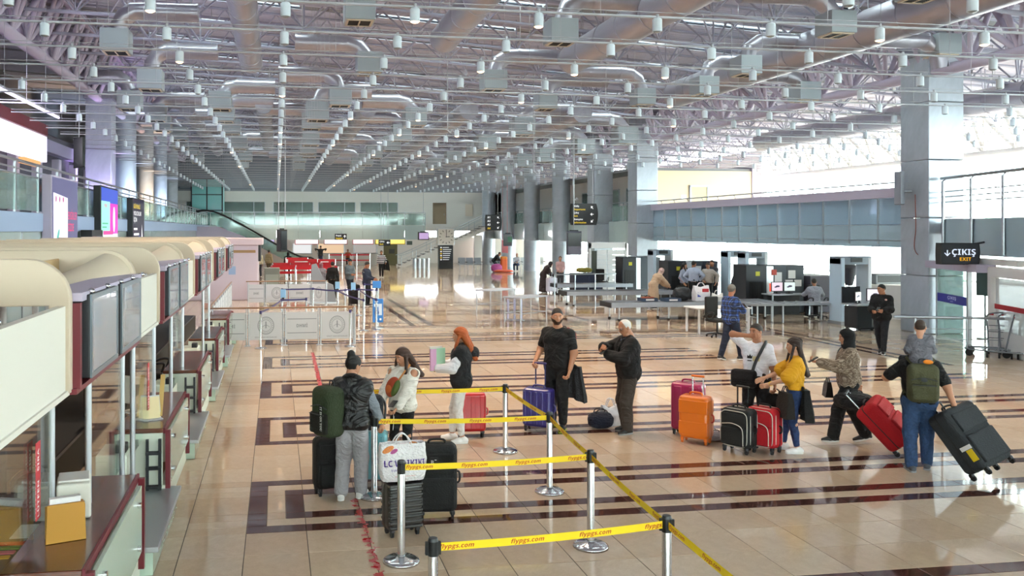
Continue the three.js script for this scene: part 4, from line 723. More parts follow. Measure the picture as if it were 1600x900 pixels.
  tag(mesh('hanging_banner', [box(0.04, 1.0, 1.7, 17.9, 1.75, -66.3), bar(V(17.9, 2.2, -65.6), V(17.9, 9.7, -65.6), 0.012, 5), bar(V(17.9, 2.2, -67), V(17.9, 9.7, -67), 0.012, 5)], std(0xe06a72, 0.6)), 'pale red banner hanging by the bright windows past the clock', 'banner');
  // waiting seats by the far windows
  const seat = thing('bench_seat', 'steel bench seat in the waiting row by the far windows', 'seat', [0, 0, 0], 0, 'steel bench seats by the far windows');
  mesh('seat', rbox(0.55, 0.05, 0.5, 0, 0.42, 0, 0.02, 1), M.steel, seat); mesh('backrest', box(0.55, 0.5, 0.04, 0, 0.7, -0.27, 0, -0.2), M.steel, seat); mesh('armrest', [box(0.04, 0.04, 0.4, -0.28, 0.62, 0), box(0.04, 0.04, 0.4, 0.28, 0.62, 0)], M.black, seat); mesh('leg', [box(0.06, 0.42, 0.06, -0.2, 0.21, 0), box(0.06, 0.42, 0.06, 0.2, 0.21, 0)], M.steel, seat);
  let f = true; for (let i = 0; i < 11; i++) { if (i === 3 || i === 6) continue; const p = [14.0 + i * 0.62, 0, -64.2]; if (f) { seat.position.set(...p); f = false; } else dup(seat, p, 0); }
}
// ------------------------------------------------------------------ security lanes on the right
{
  const conveyor = (x0, x1, d, y, w, label) => {
    const t = thing('roller_conveyor', label, 'conveyor', [0, 0, -d]), L = x1 - x0;
    mesh('side_rail', [box(L, 0.16, 0.04, x0 + L / 2, y, w / 2), box(L, 0.16, 0.04, x0 + L / 2, y, -w / 2)], M.steelplate, t);
    mesh('end_plate', box(0.05, 0.17, w, x0, y, 0), M.dark, t); mesh('bed', box(L, 0.06, w - 0.06, x0 + L / 2, y + 0.02, 0), M.dark, t);
    const n = Math.floor(L / 0.14), r = bar(V(0, 0, -w / 2 + 0.05), V(0, 0, w / 2 - 0.05), 0.03, 8);
    for (let i = 0; i < n; i++) mesh('roller', r, M.steel, t).position.set(x0 + 0.1 + i * 0.14, y + 0.06, 0);
    for (let i = 0; i < Math.max(2, Math.ceil(L / 1.6)); i++) for (const s of [-1, 1]) { const x = x0 + 0.3 + i * (L - 0.6) / Math.max(1, Math.ceil(L / 1.6) - 1); const l = mesh('leg', bar(V(x, y - 0.06, s * (w / 2 - 0.08)), V(x, 0.05, s * (w / 2 - 0.08)), 0.025, 8), M.steel, t); mesh('foot', cyl(0.045, 0.05, 0.05, x, 0.025, s * (w / 2 - 0.08), 10), M.rubber, l); }
  };
  conveyor(11.1, 17.0, 28.0, 0.52, 1.0, 'long steel roller conveyor with grey trays in front, nearest to the hall');
  conveyor(11.5, 16.2, 33.6, 0.5, 1.0, 'steel roller conveyor beside the bending woman, in the middle of the three');
  conveyor(12.9, 16.6, 39.0, 0.45, 1.0, 'dark roller conveyor beside the steel rail, last of the three');
  // roller table with legs running towards the desk
  const rt = thing('roller_table', 'white topped roller table on steel legs beside the officer at two screens', 'table', [17.2, 0, -26.2]);
  mesh('top', rbox(3.9, 0.07, 0.8, 0, 0.62, 0, 0.01, 1), M.alu, rt); for (const x of [-1.8, -0.9, 0.9, 1.8]) for (const z of [-0.32, 0.32]) mesh('leg', bar(V(x, 0.6, z), V(x, 0.02, z), 0.028, 8), M.steel, rt); mesh('brace', [bar(V(-1.8, 0.2, -0.32), V(-1.8, 0.2, 0.32), 0.02), bar(V(1.8, 0.2, -0.32), V(1.8, 0.2, 0.32), 0.02)], M.steel, rt);
  for (let i = 0; i < 9; i++) mesh('roller', bar(V(-1.7 + i * 0.42, 0.665, -0.34), V(-1.7 + i * 0.42, 0.665, 0.34), 0.02, 8), M.steel, rt);
  const wt = thing('side_table', 'plain white table on thin legs beside the empty black office chair', 'table', [13.0, 0, -24.0]);
  mesh('top', rbox(1.7, 0.04, 0.9, 0, 0.74, 0, 0.01, 1), M.white, wt); for (const x of [-0.78, 0.78]) for (const z of [-0.38, 0.38]) mesh('leg', box(0.05, 0.72, 0.05, x, 0.36, z), M.white, wt);
  // x-ray cabinets
  const xray = (x, d, w, h, dep, label, sign) => {
    const t = thing('baggage_scanner', label, 'scanner', [x, 0, -d]);
    const c1 = std(0x23262d, 0.45), c2 = std(0x3b424c, 0.45);
    mesh('tunnel_end', rbox(w * 0.36, h, dep, -w * 0.32, h / 2 + 0.02, 0, 0.02, 2), c1, t); mesh('light_post', rbox(w * 0.12, h * 0.98, dep * 1.02, -w * 0.09, h * 0.49 + 0.02, 0, 0.01, 1), M.alu, t); mesh('body', rbox(w * 0.52, h * 0.99, dep, w * 0.24, h * 0.495 + 0.02, 0, 0.02, 2), c2, t);
    mesh('panel_joint', box(0.012, h * 0.95, 0.01, w * 0.2, h / 2, dep / 2 + 0.003), M.black, t); mesh('curtain', box(w * 0.24, 0.6, 0.02, -w * 0.32, 0.85, dep / 2 + 0.005), M.rubber, t);
    for (let k = 0; k < 6; k++) mesh('curtain_strip', box(w * 0.035, 0.56, 0.012, -w * 0.42 + k * w * 0.042, 0.85, dep / 2 + 0.02), M.black, t);
    mesh('warning_sign', box(0.16, 0.16, 0.012, -w * 0.3, h * 0.83, dep / 2 + 0.006), std(0xc9c334, 0.5), t);
    for (const [px, py, pw, ph] of sign) mesh('notice_sheet', box(pw, ph, 0.008, px, py, dep / 2 + 0.006), M.white, t);
    mesh('foot', [box(w * 0.8, 0.08, dep * 0.8, 0, 0.0, 0)].map((g) => g.translate(0, 0.04, 0)), M.rubber, t);
    return t;
  };
  const x1 = xray(18.05, 29.6, 2.3, 1.75, 0.9, 'black baggage scanner with white notices and two operator screens in front', [[0.12, 1.25, 0.28, 0.5], [0.66, 1.42, 0.28, 0.3], [0.55, 1.1, 0.3, 0.24], [0.9, 1.1, 0.28, 0.24]]);
  mesh('red_lamp', box(0.06, 0.3, 0.02, -0.2, 0.95, 0.47), emit(0xff5030, 1), x1); mesh('red_tag', box(0.2, 0.2, 0.012, -0.05, 1.5, 0.466).rotateZ(0), std(0xc23a2a, 0.5), x1);
  const side = mesh('side_cabinet', rbox(1.1, 1.35, 1.6, 1.85, 0.69, -0.2, 0.02, 1), std(0x54505c, 0.5), x1);
  xray(17.15, 34.1, 2.2, 1.75, 0.9, 'dark baggage scanner behind the group of officers', [[0.15, 1.35, 0.4, 0.4]]);
  xray(17.15, 39.2, 1.9, 1.75, 0.9, 'grey blue baggage scanner next to the white slatted partition', []);
  // walk-through metal detectors
  const gate = (x, d, label, w = 0.8) => { const t = thing('metal_detector', label, 'detector', [x, 0, -d]); for (const s of [-1, 1]) mesh('side_pillar', rbox(0.14, 2.15, 0.62, s * w / 2, 1.08, 0, 0.03, 2), std(s < 0 ? 0xb4c4d4 : 0xc3c6cc, 0.4), t); mesh('top_beam', rbox(w + 0.14, 0.26, 0.6, 0, 2.06, 0, 0.02, 1), std(0x7f8896, 0.4), t); mesh('display', box(0.4, 0.14, 0.02, 0, 2.08, 0.31), M.dark, t); mesh('base', [box(0.2, 0.1, 0.7, -w / 2, 0.05, 0), box(0.2, 0.1, 0.7, w / 2, 0.05, 0)], M.grey, t); };
  gate(16.8, 36.0, 'metal detector gate between two dark baggage scanners, farthest of the four'); gate(18.75, 33.2, 'metal detector gate behind the red hooded woman'); gate(18.6, 31.6, 'metal detector gate whose top shows above the black baggage scanner with notices'); gate(18.5, 25.6, 'pale metal detector gate beside the officer desk, nearest of the four', 0.95);
  // white slatted partition cabin
  const pn = thing('slatted_partition', 'white slatted partition cabin with alloy frame between display and scanner', 'partition', [16.6, 0, -41.6]);
  mesh('frame', [box(0.1, 2.4, 0.1, -0.95, 1.2, 0), box(0.1, 2.4, 0.1, 0.95, 1.2, 0), box(2.0, 0.3, 0.1, 0, 2.28, 0)], M.white, pn); mesh('dark_gap', box(0.25, 2.0, 0.04, -0.72, 1.0, 0), std(0x3f4238, 0.6), pn);
  for (let k = 0; k < 8; k++) { mesh('slat', box(0.5, 0.24, 0.05, -0.32, 0.14 + k * 0.255, 0), M.white, pn); mesh('slat', box(0.9, 0.24, 0.05, 0.42, 0.14 + k * 0.255, 0.02), M.white, pn); }
  // operator desk with two screens, officer's desk with two more
  const op = thing('operator_desk', 'operator desk in front of the black baggage scanner', 'desk', [17.95, 0, -28.3]);
  mesh('top', rbox(1.5, 0.04, 0.7, 0, 0.76, 0, 0.01, 1), M.alu, op); mesh('front', box(1.4, 0.7, 0.03, 0, 0.37, -0.3), M.dark, op); mesh('leg', [box(0.05, 0.74, 0.05, -0.7, 0.37, 0.28), box(0.05, 0.74, 0.05, 0.7, 0.37, 0.28)], M.steel, op);
  const screen = (x, y, d, turn, c, label, w = 0.46) => { const t = thing('computer_screen', label, 'monitor', [x, y, -d], turn); mesh('bezel', rbox(w, w * 0.78, 0.04, 0, w * 0.39 + 0.08, 0, 0.01, 1), M.plastic, t); mesh('picture', box(w * 0.92, w * 0.68, 0.006, 0, w * 0.39 + 0.08, 0.022), emit(c, 1.0), t); const q = mesh('image', [sph(0.06, 0.02, w * 0.42 + 0.08, 0.024, 1.5, 0.6, 0.05, 10), sph(0.05, -0.06, w * 0.36 + 0.08, 0.024, 1.2, 0.5, 0.05, 10)], std(0x54486a, 0.5), t); mesh('stand', [box(0.05, 0.1, 0.04, 0, 0.05, -0.02), box(0.2, 0.015, 0.15, 0, 0.008, 0)], M.plastic, t); };
  screen(17.62, 0.78, 28.35, 0, 0xf3dce8, 'operator screen with pink tinted picture, in front of the black scanner', 0.44); screen(18.1, 0.78, 28.35, 0, 0xdff0ea, 'operator screen with green tinted picture, beside the pink one', 0.44);
  const of = thing('officer_desk', 'black mobile desk with a pale top beside the walking man in black jacket', 'desk', [17.75, 0, -23.9]);
  mesh('top', rbox(1.05, 0.04, 0.8, 0, 0.78, 0, 0.01, 1), M.alu, of); mesh('pedestal', rbox(0.5, 0.66, 0.6, -0.22, 0.4, 0, 0.02, 1), M.dark, of); mesh('column', [box(0.12, 0.7, 0.12, 0.12, 0.42, 0.2), box(0.12, 0.7, 0.12, 0.3, 0.42, 0.2)], M.steel, of); mesh('base', rbox(0.9, 0.06, 0.7, 0.05, 0.08, 0, 0.02, 1), M.black, of); mesh('hood', box(0.6, 0.5, 0.04, -0.2, 1.05, -0.36), M.dark, of); for (const [cx, cz] of [[-0.38, 0.28], [0.45, 0.28], [-0.38, -0.28], [0.45, -0.28]]) mesh('caster', sph(0.05, cx, 0.05, cz, 0.7, 1, 1, 10), M.rubber, of);
  screen(17.55, 0.8, 23.95, 0.5, 0xf1e4dc, 'small tilted screen with beige picture on the black mobile desk', 0.36); screen(18.0, 0.8, 23.8, -0.1, 0xf6f2fa, 'screen with grey scanned shapes on the black mobile desk', 0.5);
  // office chairs of the security hall
  dup(officeChair, [12.4, 0, -22.9], 2.9, 'empty black office chair beside the white table, behind the plaid shirt man'); dup(officeChair, [18.5, 0, -27.3], Math.PI, 'black office chair under the seated operator');
  dup(officeChair, [15.9, 0, -40.6], 0.8, 'small black chair before the white slatted partition');
  // trays, bags on the conveyor
  const tray = thing('tray', '', 'tray'); mesh('base', rbox(0.56, 0.02, 0.4, 0, 0.01, 0, 0.008, 1), std(0x9fb0c4, 0.5), tray); mesh('rim', [box(0.56, 0.11, 0.02, 0, 0.06, 0.2), box(0.56, 0.11, 0.02, 0, 0.06, -0.2), box(0.02, 0.11, 0.4, 0.28, 0.06, 0), box(0.02, 0.11, 0.4, -0.28, 0.06, 0)], std(0x33445e, 0.5), tray); mesh('label', box(0.3, 0.06, 0.004, 0, 0.06, 0.212), M.white, tray);
  [[12.6, 28.0, 'dark blue rimmed tray on the nearest roller conveyor, holding a brown bag'], [13.35, 27.8, 'dark blue rimmed tray on the nearest conveyor, before the black duffel bag']].forEach(([x, d, l], i) => { const p = [x, 0.605, -d]; if (i) dup(tray, p, 0, l); else { tray.position.set(...p); tray.userData.label = l; } });
  const blob = (name, label, cat, p, s, mat, extra) => { const t = thing(name, label, cat, p); const g = new THREE.IcosahedronGeometry(1, 4), q = g.attributes.position; for (let i = 0; i < q.count; i++) { const v = V(q.getX(i), q.getY(i), q.getZ(i)), e = 0.75; v.set(Math.sign(v.x) * Math.abs(v.x) ** e, Math.sign(v.y) * Math.abs(v.y) ** e, Math.sign(v.z) * Math.abs(v.z) ** e).multiplyScalar(1 + 0.22 * fbm(v.x * 2 + p[0], v.y * 2, v.z * 2 + p[2])); q.setXYZ(i, v.x * s[0], Math.max(0, v.y * s[1] + s[1]), v.z * s[2]); } g.computeVertexNormals(); mesh('bag_body', g, mat, t); extra?.(t); return t; };
  globalThis.blob = blob;
  // a filled plastic carrier bag: wide soft bottom, top drawn together towards the handles
  const plasticBag = (label, [x, y, z], turn, w, h, d, mat, prints = []) => {
    const t = thing('carrier_bag', label, 'bag', [x, y, z], turn), g = new THREE.BoxGeometry(w, h, d, 16, 16, 10).translate(0, h / 2, 0), q = g.attributes.position;
    for (let i = 0; i < q.count; i++) { const a = q.getX(i), b = q.getY(i), c = q.getZ(i), v = b / h, n = 0.02 * fbm(a * 9 + x, b * 9, c * 9 + z), rd = 1 - 0.14 * Math.pow(Math.abs(a) / (w / 2), 3), k = v > 0.55 ? 1 - (v - 0.55) * 1.7 : 0.86 + 0.25 * v; q.setXYZ(i, a * (1 + 0.06 * v) + n, b - 0.03 * (v > 0.9 ? Math.cos(a / w * 6.28) : 0), c * k * rd + n); }
    g.computeVertexNormals(); mesh('bag_body', g, mat, t);
    for (const s of [-0.012, 0.012]) mesh('handle', pipe([[-w * 0.3, h - 0.02, s], [-w * 0.12, h + 0.11, s * 2], [w * 0.12, h + 0.11, s * 2], [w * 0.3, h - 0.02, s]], 0.008, 18, 6), mat, t);
    for (const [a, b, pw, ph, c] of prints) mesh('print', rbox(pw, ph, 0.02, a, b, d * 0.43, 0.009, 2), std(c, 0.5), t);
  };
  globalThis.plasticBag = plasticBag;
  const handle = (w, y, h, m) => (t) => { for (const z of [-0.03, 0.03]) mesh('handle', pipe([[-w, y, z], [-w * 0.6, y + h, z], [w * 0.6, y + h, z], [w, y, z]], 0.012, 16, 6), m, t); };
  blob('soft_bag', 'rust brown soft bag lying in the tray on the nearest conveyor', 'bag', [12.6, 0.625, -28.0], [0.24, 0.07, 0.16], std(0x7c3a22, 0.8), handle(0.1, 0.1, 0.06, M.rubber));
  plasticBag('white carrier bag with blue and red print on the nearest conveyor before the officers', [14.55, 0.6, -28.0], 0.15, 0.56, 0.5, 0.3, std(0xe3dfe4, 0.5), [[-0.15, 0.22, 0.14, 0.16, 0x4a52a8], [0.1, 0.36, 0.26, 0.12, 0xc22a34]]);
  plasticBag('small white bag slumped beside the printed carrier bag', [15.1, 0.6, -27.9], -0.2, 0.34, 0.24, 0.24, std(0xdcd8d4, 0.6));
  blob('duffel_bag', 'black duffel bag on the nearest conveyor, before the bending woman', 'bag', [13.95, 0.59, -28.22], [0.3, 0.24, 0.2], M.dark, handle(0.2, 0.4, 0.1, M.rubber));
  // rail of the lane, screening fence
  const ln = thing('steel_rail', 'polished steel queue rail before the dark last conveyor', 'railing', [12.6, 0, -38.0]);
  mesh('rail', bar(V(0, 1.0, 0), V(3.2, 1.0, -0.6), 0.03, 8), M.steel, ln); for (const [i, x] of [0, 1.05, 2.1, 3.15].entries()) mesh('post', bar(V(x, 0, -x * 0.19), V(x, 1.0, -x * 0.19), 0.028, 8), M.steel, ln); mesh('mid_rail', bar(V(1.05, 0.55, -0.2), V(3.15, 0.55, -0.6), 0.015, 6), M.steel, ln);
  const cb = thing('luggage_cabinet', 'dark blue cabinet with a yellow bag on top behind the steel queue rail', 'cabinet', [15.3, 0, -41.2]); mesh('body', rbox(1.5, 0.9, 0.7, 0, 0.45, 0, 0.02, 1), std(0x23263a, 0.5), cb); mesh('door', [box(0.7, 0.7, 0.02, -0.36, 0.45, 0.36), box(0.7, 0.7, 0.02, 0.36, 0.45, 0.36)], std(0x2d3148, 0.4), cb);
  blob('soft_bag', 'yellow and dark bag lying on the dark blue cabinet', 'bag', [15.2, 0.92, -41.2], [0.4, 0.13, 0.2], std(0x8a7a2c, 0.8), handle(0.15, 0.22, 0.08, M.rubber));
  // white curved reception desk and planter before the windows, seen past the detector
  const wd = thing('curved_desk', 'white curved reception desk in front of the bright windows', 'desk', [20.6, 0, -26.6]);
  { const o = []; for (let i = 0; i <= 16; i++) { const a = -0.6 + i / 16 * 1.9; o.push([1.7 * Math.cos(a) - 1.0, 1.7 * Math.sin(a)]); } for (let i = 16; i >= 0; i--) { const a = -0.6 + i / 16 * 1.9; o.push([1.45 * Math.cos(a) - 1.0, 1.45 * Math.sin(a)]); } mesh('shell', extrude(o, 1.15).rotateX(-Math.PI / 2).translate(0, 0.575, 0.8), M.white, wd); mesh('skirting', extrude(o.map(([a, b]) => [a * 1.01, b * 1.01]), 0.12).rotateX(-Math.PI / 2).translate(0, 0.06, 0.8), M.grey, wd); }
  const sb = thing('luggage_weigher', 'low dark display box with grey figures on the window sill behind the curved desk', 'display', [21.3, 1.15, -27.5]); mesh('case', rbox(1.1, 0.36, 0.3, 0, 0.18, 0, 0.02, 1), M.grey, sb); mesh('face', box(0.95, 0.24, 0.01, 0, 0.18, 0.155), M.dark, sb);  mesh('shelf', box(1.4, 1.14, 0.4, 0, -0.575, -0.02), M.white, sb);
  const ub = thing('folded_parasol', 'dark folded red and black umbrella stand before the bright window', 'umbrella', [19.9, 0, -27.6]); mesh('pole', bar(V(0, 0, 0), V(0, 1.9, 0), 0.03), M.steel, ub); mesh('canopy', lathe([[0.02, 1.95], [0.3, 1.75], [0.26, 1.7], [0.12, 1.1], [0.02, 1.1]], 12), std(0x4a4a52, 0.7), ub); mesh('red_band', lathe([[0.13, 1.3], [0.16, 1.4], [0.14, 1.42], [0.11, 1.3]], 12), std(0xb43040, 0.6), ub); mesh('base', cyl(0.22, 0.25, 0.08, 0, 0.04, 0, 16), M.rubber, ub);
  // exit in the angled wall under the gallery: beam, sliding glass door, fixed panel
  const D = 22.3;
  const e = structGroup('door_3'); e.position.set(19.0, 0, -22.45); e.rotation.y = -0.36;
  struct('door_beam', box(0.45, 0.2, 3.4, -0.1, 2.06, 1.7), M.lilac, e); struct('door_beam', box(0.3, 0.14, 2.9, 0.2, 2.23, 3.2), M.offwhite, e);
  struct('door_post', [box(0.1, 1.96, 0.08, 0, 0.98, 0.06), box(0.1, 1.96, 0.1, 0, 0.98, 2.15)], M.alu, e);
  struct('pane', box(0.016, 1.94, 2.0, -0.02, 0.98, 1.1), M.glassgreen, e);
  const bt = canvasTex(256, 64, (g, w, h) => { g.fillStyle = '#2a2a9a'; g.fillRect(0, 0, w, h); g.fillStyle = '#e8e8ff'; g.font = 'bold 30px sans-serif'; g.textAlign = 'center'; g.fillText('ÇIKIŞ', w / 2, 34); g.font = '14px sans-serif'; g.fillText('EXIT', w / 2, 54); });
  struct('blue_band', [new THREE.PlaneGeometry(2.0, 0.24).rotateY(-Math.PI / 2).translate(-0.034, 1.12, 1.1)], std(0xffffff, 0.5, 0, { map: bt }), e);
  struct('door_frame', [box(0.2, 2.1, 0.16, 0.02, 1.05, 3.5), box(0.22, 0.25, 3.2, 0.02, 2.0, 5.1)], M.white, e);
  struct('pane', box(0.016, 1.3, 2.4, 0.02, 1.2, 4.85), M.frosted, e); struct('red_band', box(0.03, 0.12, 2.4, 0.0, 1.15, 4.85), std(0xb82030, 0.5), e); struct('wall_panel', box(0.08, 0.55, 2.6, 0.02, 0.28, 4.85), M.white, e);
  tag(mesh('picture_panel', [box(0.03, 0.7, 0.6, 19.6, 1.55, -21.4), box(0.03, 1.25, 0.04, 19.6, 0.625, -21.4), box(0.3, 0.02, 0.3, 19.6, 0.012, -21.4)], std(0x3d4a48, 0.5)), 'dark picture panel on a stand behind the glass of the exit door', 'picture');
  const so = thing('side_table', 'small pale table with a blue front past the open exit door', 'table', [20.2, 0, -20.2]); mesh('top', box(0.8, 0.04, 0.5, 0, 0.75, 0), M.offwhite, so); mesh('front', box(0.3, 0.7, 0.03, 0.15, 0.37, 0.2), std(0x5a6a9a, 0.5), so); mesh('leg', [box(0.04, 0.74, 0.04, -0.36, 0.37, 0.2), box(0.04, 0.74, 0.04, 0.36, 0.37, 0.2)], M.steel, so);
  const er = thing('steel_rail', 'steel rail with posts beside the exit door and the luggage carts', 'railing', [15.6, 0, -19.2]);
  mesh('rail', bar(V(-0.35, 0.88, -0.25), V(3.4, 0.88, 1.1), 0.035, 8), M.steel, er); for (const x of [0.1, 1.2, 2.3, 3.3]) mesh('post', bar(V(x, 0, -0.25 + (x + 0.35) * 0.36), V(x, 0.88, -0.25 + (x + 0.35) * 0.36), 0.026, 8), M.steel, er); for (const y of [0.35, 0.6]) mesh('mid_rail', bar(V(0.1, y, -0.09), V(3.4, y, 1.1), 0.012, 6), M.steel, er);
  // post of the wall loudspeaker on the big column
  const sp = thing('wall_speaker', 'slim grey loudspeaker column fixed to the biggest steel column', 'speaker', [18.45, 4.3, -23.3]); mesh('body', rbox(0.14, 1.0, 0.3, 0, 0, 0, 0.03, 2), std(0x8b8f9a, 0.4), sp); mesh('arm', bar(V(0.05, -0.1, 0), V(0.35, -0.1, 0.1), 0.03), M.steel, sp); mesh('cable', pipe([[0.28, -0.2, 0.3], [0.3, -1.2, 0.3], [0.29, -1.9, 0.3], [0.5, -2.2, 0.6]], 0.012, 20, 5), std(0x8a4436, 0.6), sp);
  // luggage carts nested by the exit
  const cart = thing('luggage_cart', '', 'cart');
  const cm = std(0x7c8086, 0.4, 0.8);
  mesh('frame', [pipe([[-0.3, 0.16, 0.45], [0.3, 0.16, 0.45], [0.3, 0.16, -0.3], [-0.3, 0.16, -0.3]], 0.018, 30, 6, true), pipe([[-0.3, 0.16, -0.3], [-0.32, 0.6, -0.38], [-0.32, 0.95, -0.45], [0.32, 0.95, -0.45], [0.32, 0.6, -0.38], [0.3, 0.16, -0.3]], 0.02, 40, 6)], cm, cart);
  mesh('basket', [bar(V(-0.3, 0.7, -0.4), V(0.3, 0.7, -0.4), 0.01), bar(V(-0.3, 0.55, -0.38), V(0.3, 0.55, -0.38), 0.01), bar(V(-0.3, 0.4, -0.35), V(0.3, 0.4, -0.35), 0.01), bar(V(-0.1, 0.2, -0.3), V(-0.1, 0.9, -0.44), 0.008), bar(V(0.1, 0.2, -0.3), V(0.1, 0.9, -0.44), 0.008), bar(V(-0.1, 0.17, 0.45), V(-0.1, 0.17, -0.3), 0.01), bar(V(0.1, 0.17, 0.45), V(0.1, 0.17, -0.3), 0.01)], cm, cart);
  mesh('grip', [bar(V(-0.29, 0.97, -0.46), V(-0.2, 0.97, -0.46), 0.024, 8), bar(V(0.2, 0.97, -0.46), V(0.29, 0.97, -0.46), 0.024, 8)], std(0xb0242c, 0.5), cart);
  for (const [x, z] of [[-0.3, 0.42], [0.3, 0.42], [-0.3, -0.32], [0.3, -0.32]]) mesh('wheel', cyl(0.085, 0.085, 0.04, 0, 0, 0, 16).rotateZ(Math.PI / 2).translate(x, 0.085, z), M.rubber, cart);
  for (let i = 0; i < 6; i++) { const p = [17.1 + i * 0.17, 0, -(18.5 - i * 0.17)]; const l = ['front most', 'second', 'third', 'fourth', 'fifth', 'last'][i] + ' of the grey luggage carts nested beside the steel rail by the exit'; const c = i ? dup(cart, p, -2.36, l) : cart; c.position.set(...p); c.rotation.y = -2.36; c.userData.label = l; }
  // two steel tables standing in the hall
  const tb = thing('steel_table', '', 'table'); mesh('top', rbox(1.5, 0.04, 0.75, 0, 0.82, 0, 0.008, 1), M.steelplate, tb); for (const x of [-0.7, 0.7]) for (const z of [-0.33, 0.33]) mesh('leg', bar(V(x, 0, z), V(x, 0.8, z), 0.022, 8), M.steel, tb); mesh('stretcher', [bar(V(-0.7, 0.3, -0.33), V(0.7, 0.3, -0.33), 0.016), bar(V(-0.7, 0.3, 0.33), V(0.7, 0.3, 0.33), 0.016), bar(V(-0.7, 0.3, -0.33), V(-0.7, 0.3, 0.33), 0.016), bar(V(0.7, 0.3, -0.33), V(0.7, 0.3, 0.33), 0.016)], M.steel, tb);
  [[8.1, 31.3, 0.62, 'bare steel table on thin legs in the open hall, farther of two'], [8.25, 27.9, 0.62, 'bare steel table on thin legs in the open hall, nearer of two']].forEach(([x, d, t, l], i) => { const c = i ? dup(tb, [x, 0, -d], t, l) : tb; c.position.set(x, 0, -d); c.rotation.y = t; c.userData.label = l; });
  const cc = [0, 1, 2].map((i) => { const t = thing('steel_stand', 'slim lilac steel stand under the nearer steel table, ' + ['first', 'second', 'third'][i] + ' of three', 'stand', [7.75 + i * 0.2, 0, -(28.3 - i * 0.1)]); mesh('pole', cyl(0.04, 0.04, 0.7, 0, 0.36, 0, 12), std(0xaeb0cc, 0.3, 0.6), t); mesh('base', cyl(0.12, 0.13, 0.03, 0, 0.015, 0, 16), M.steel, t); return t; });
}
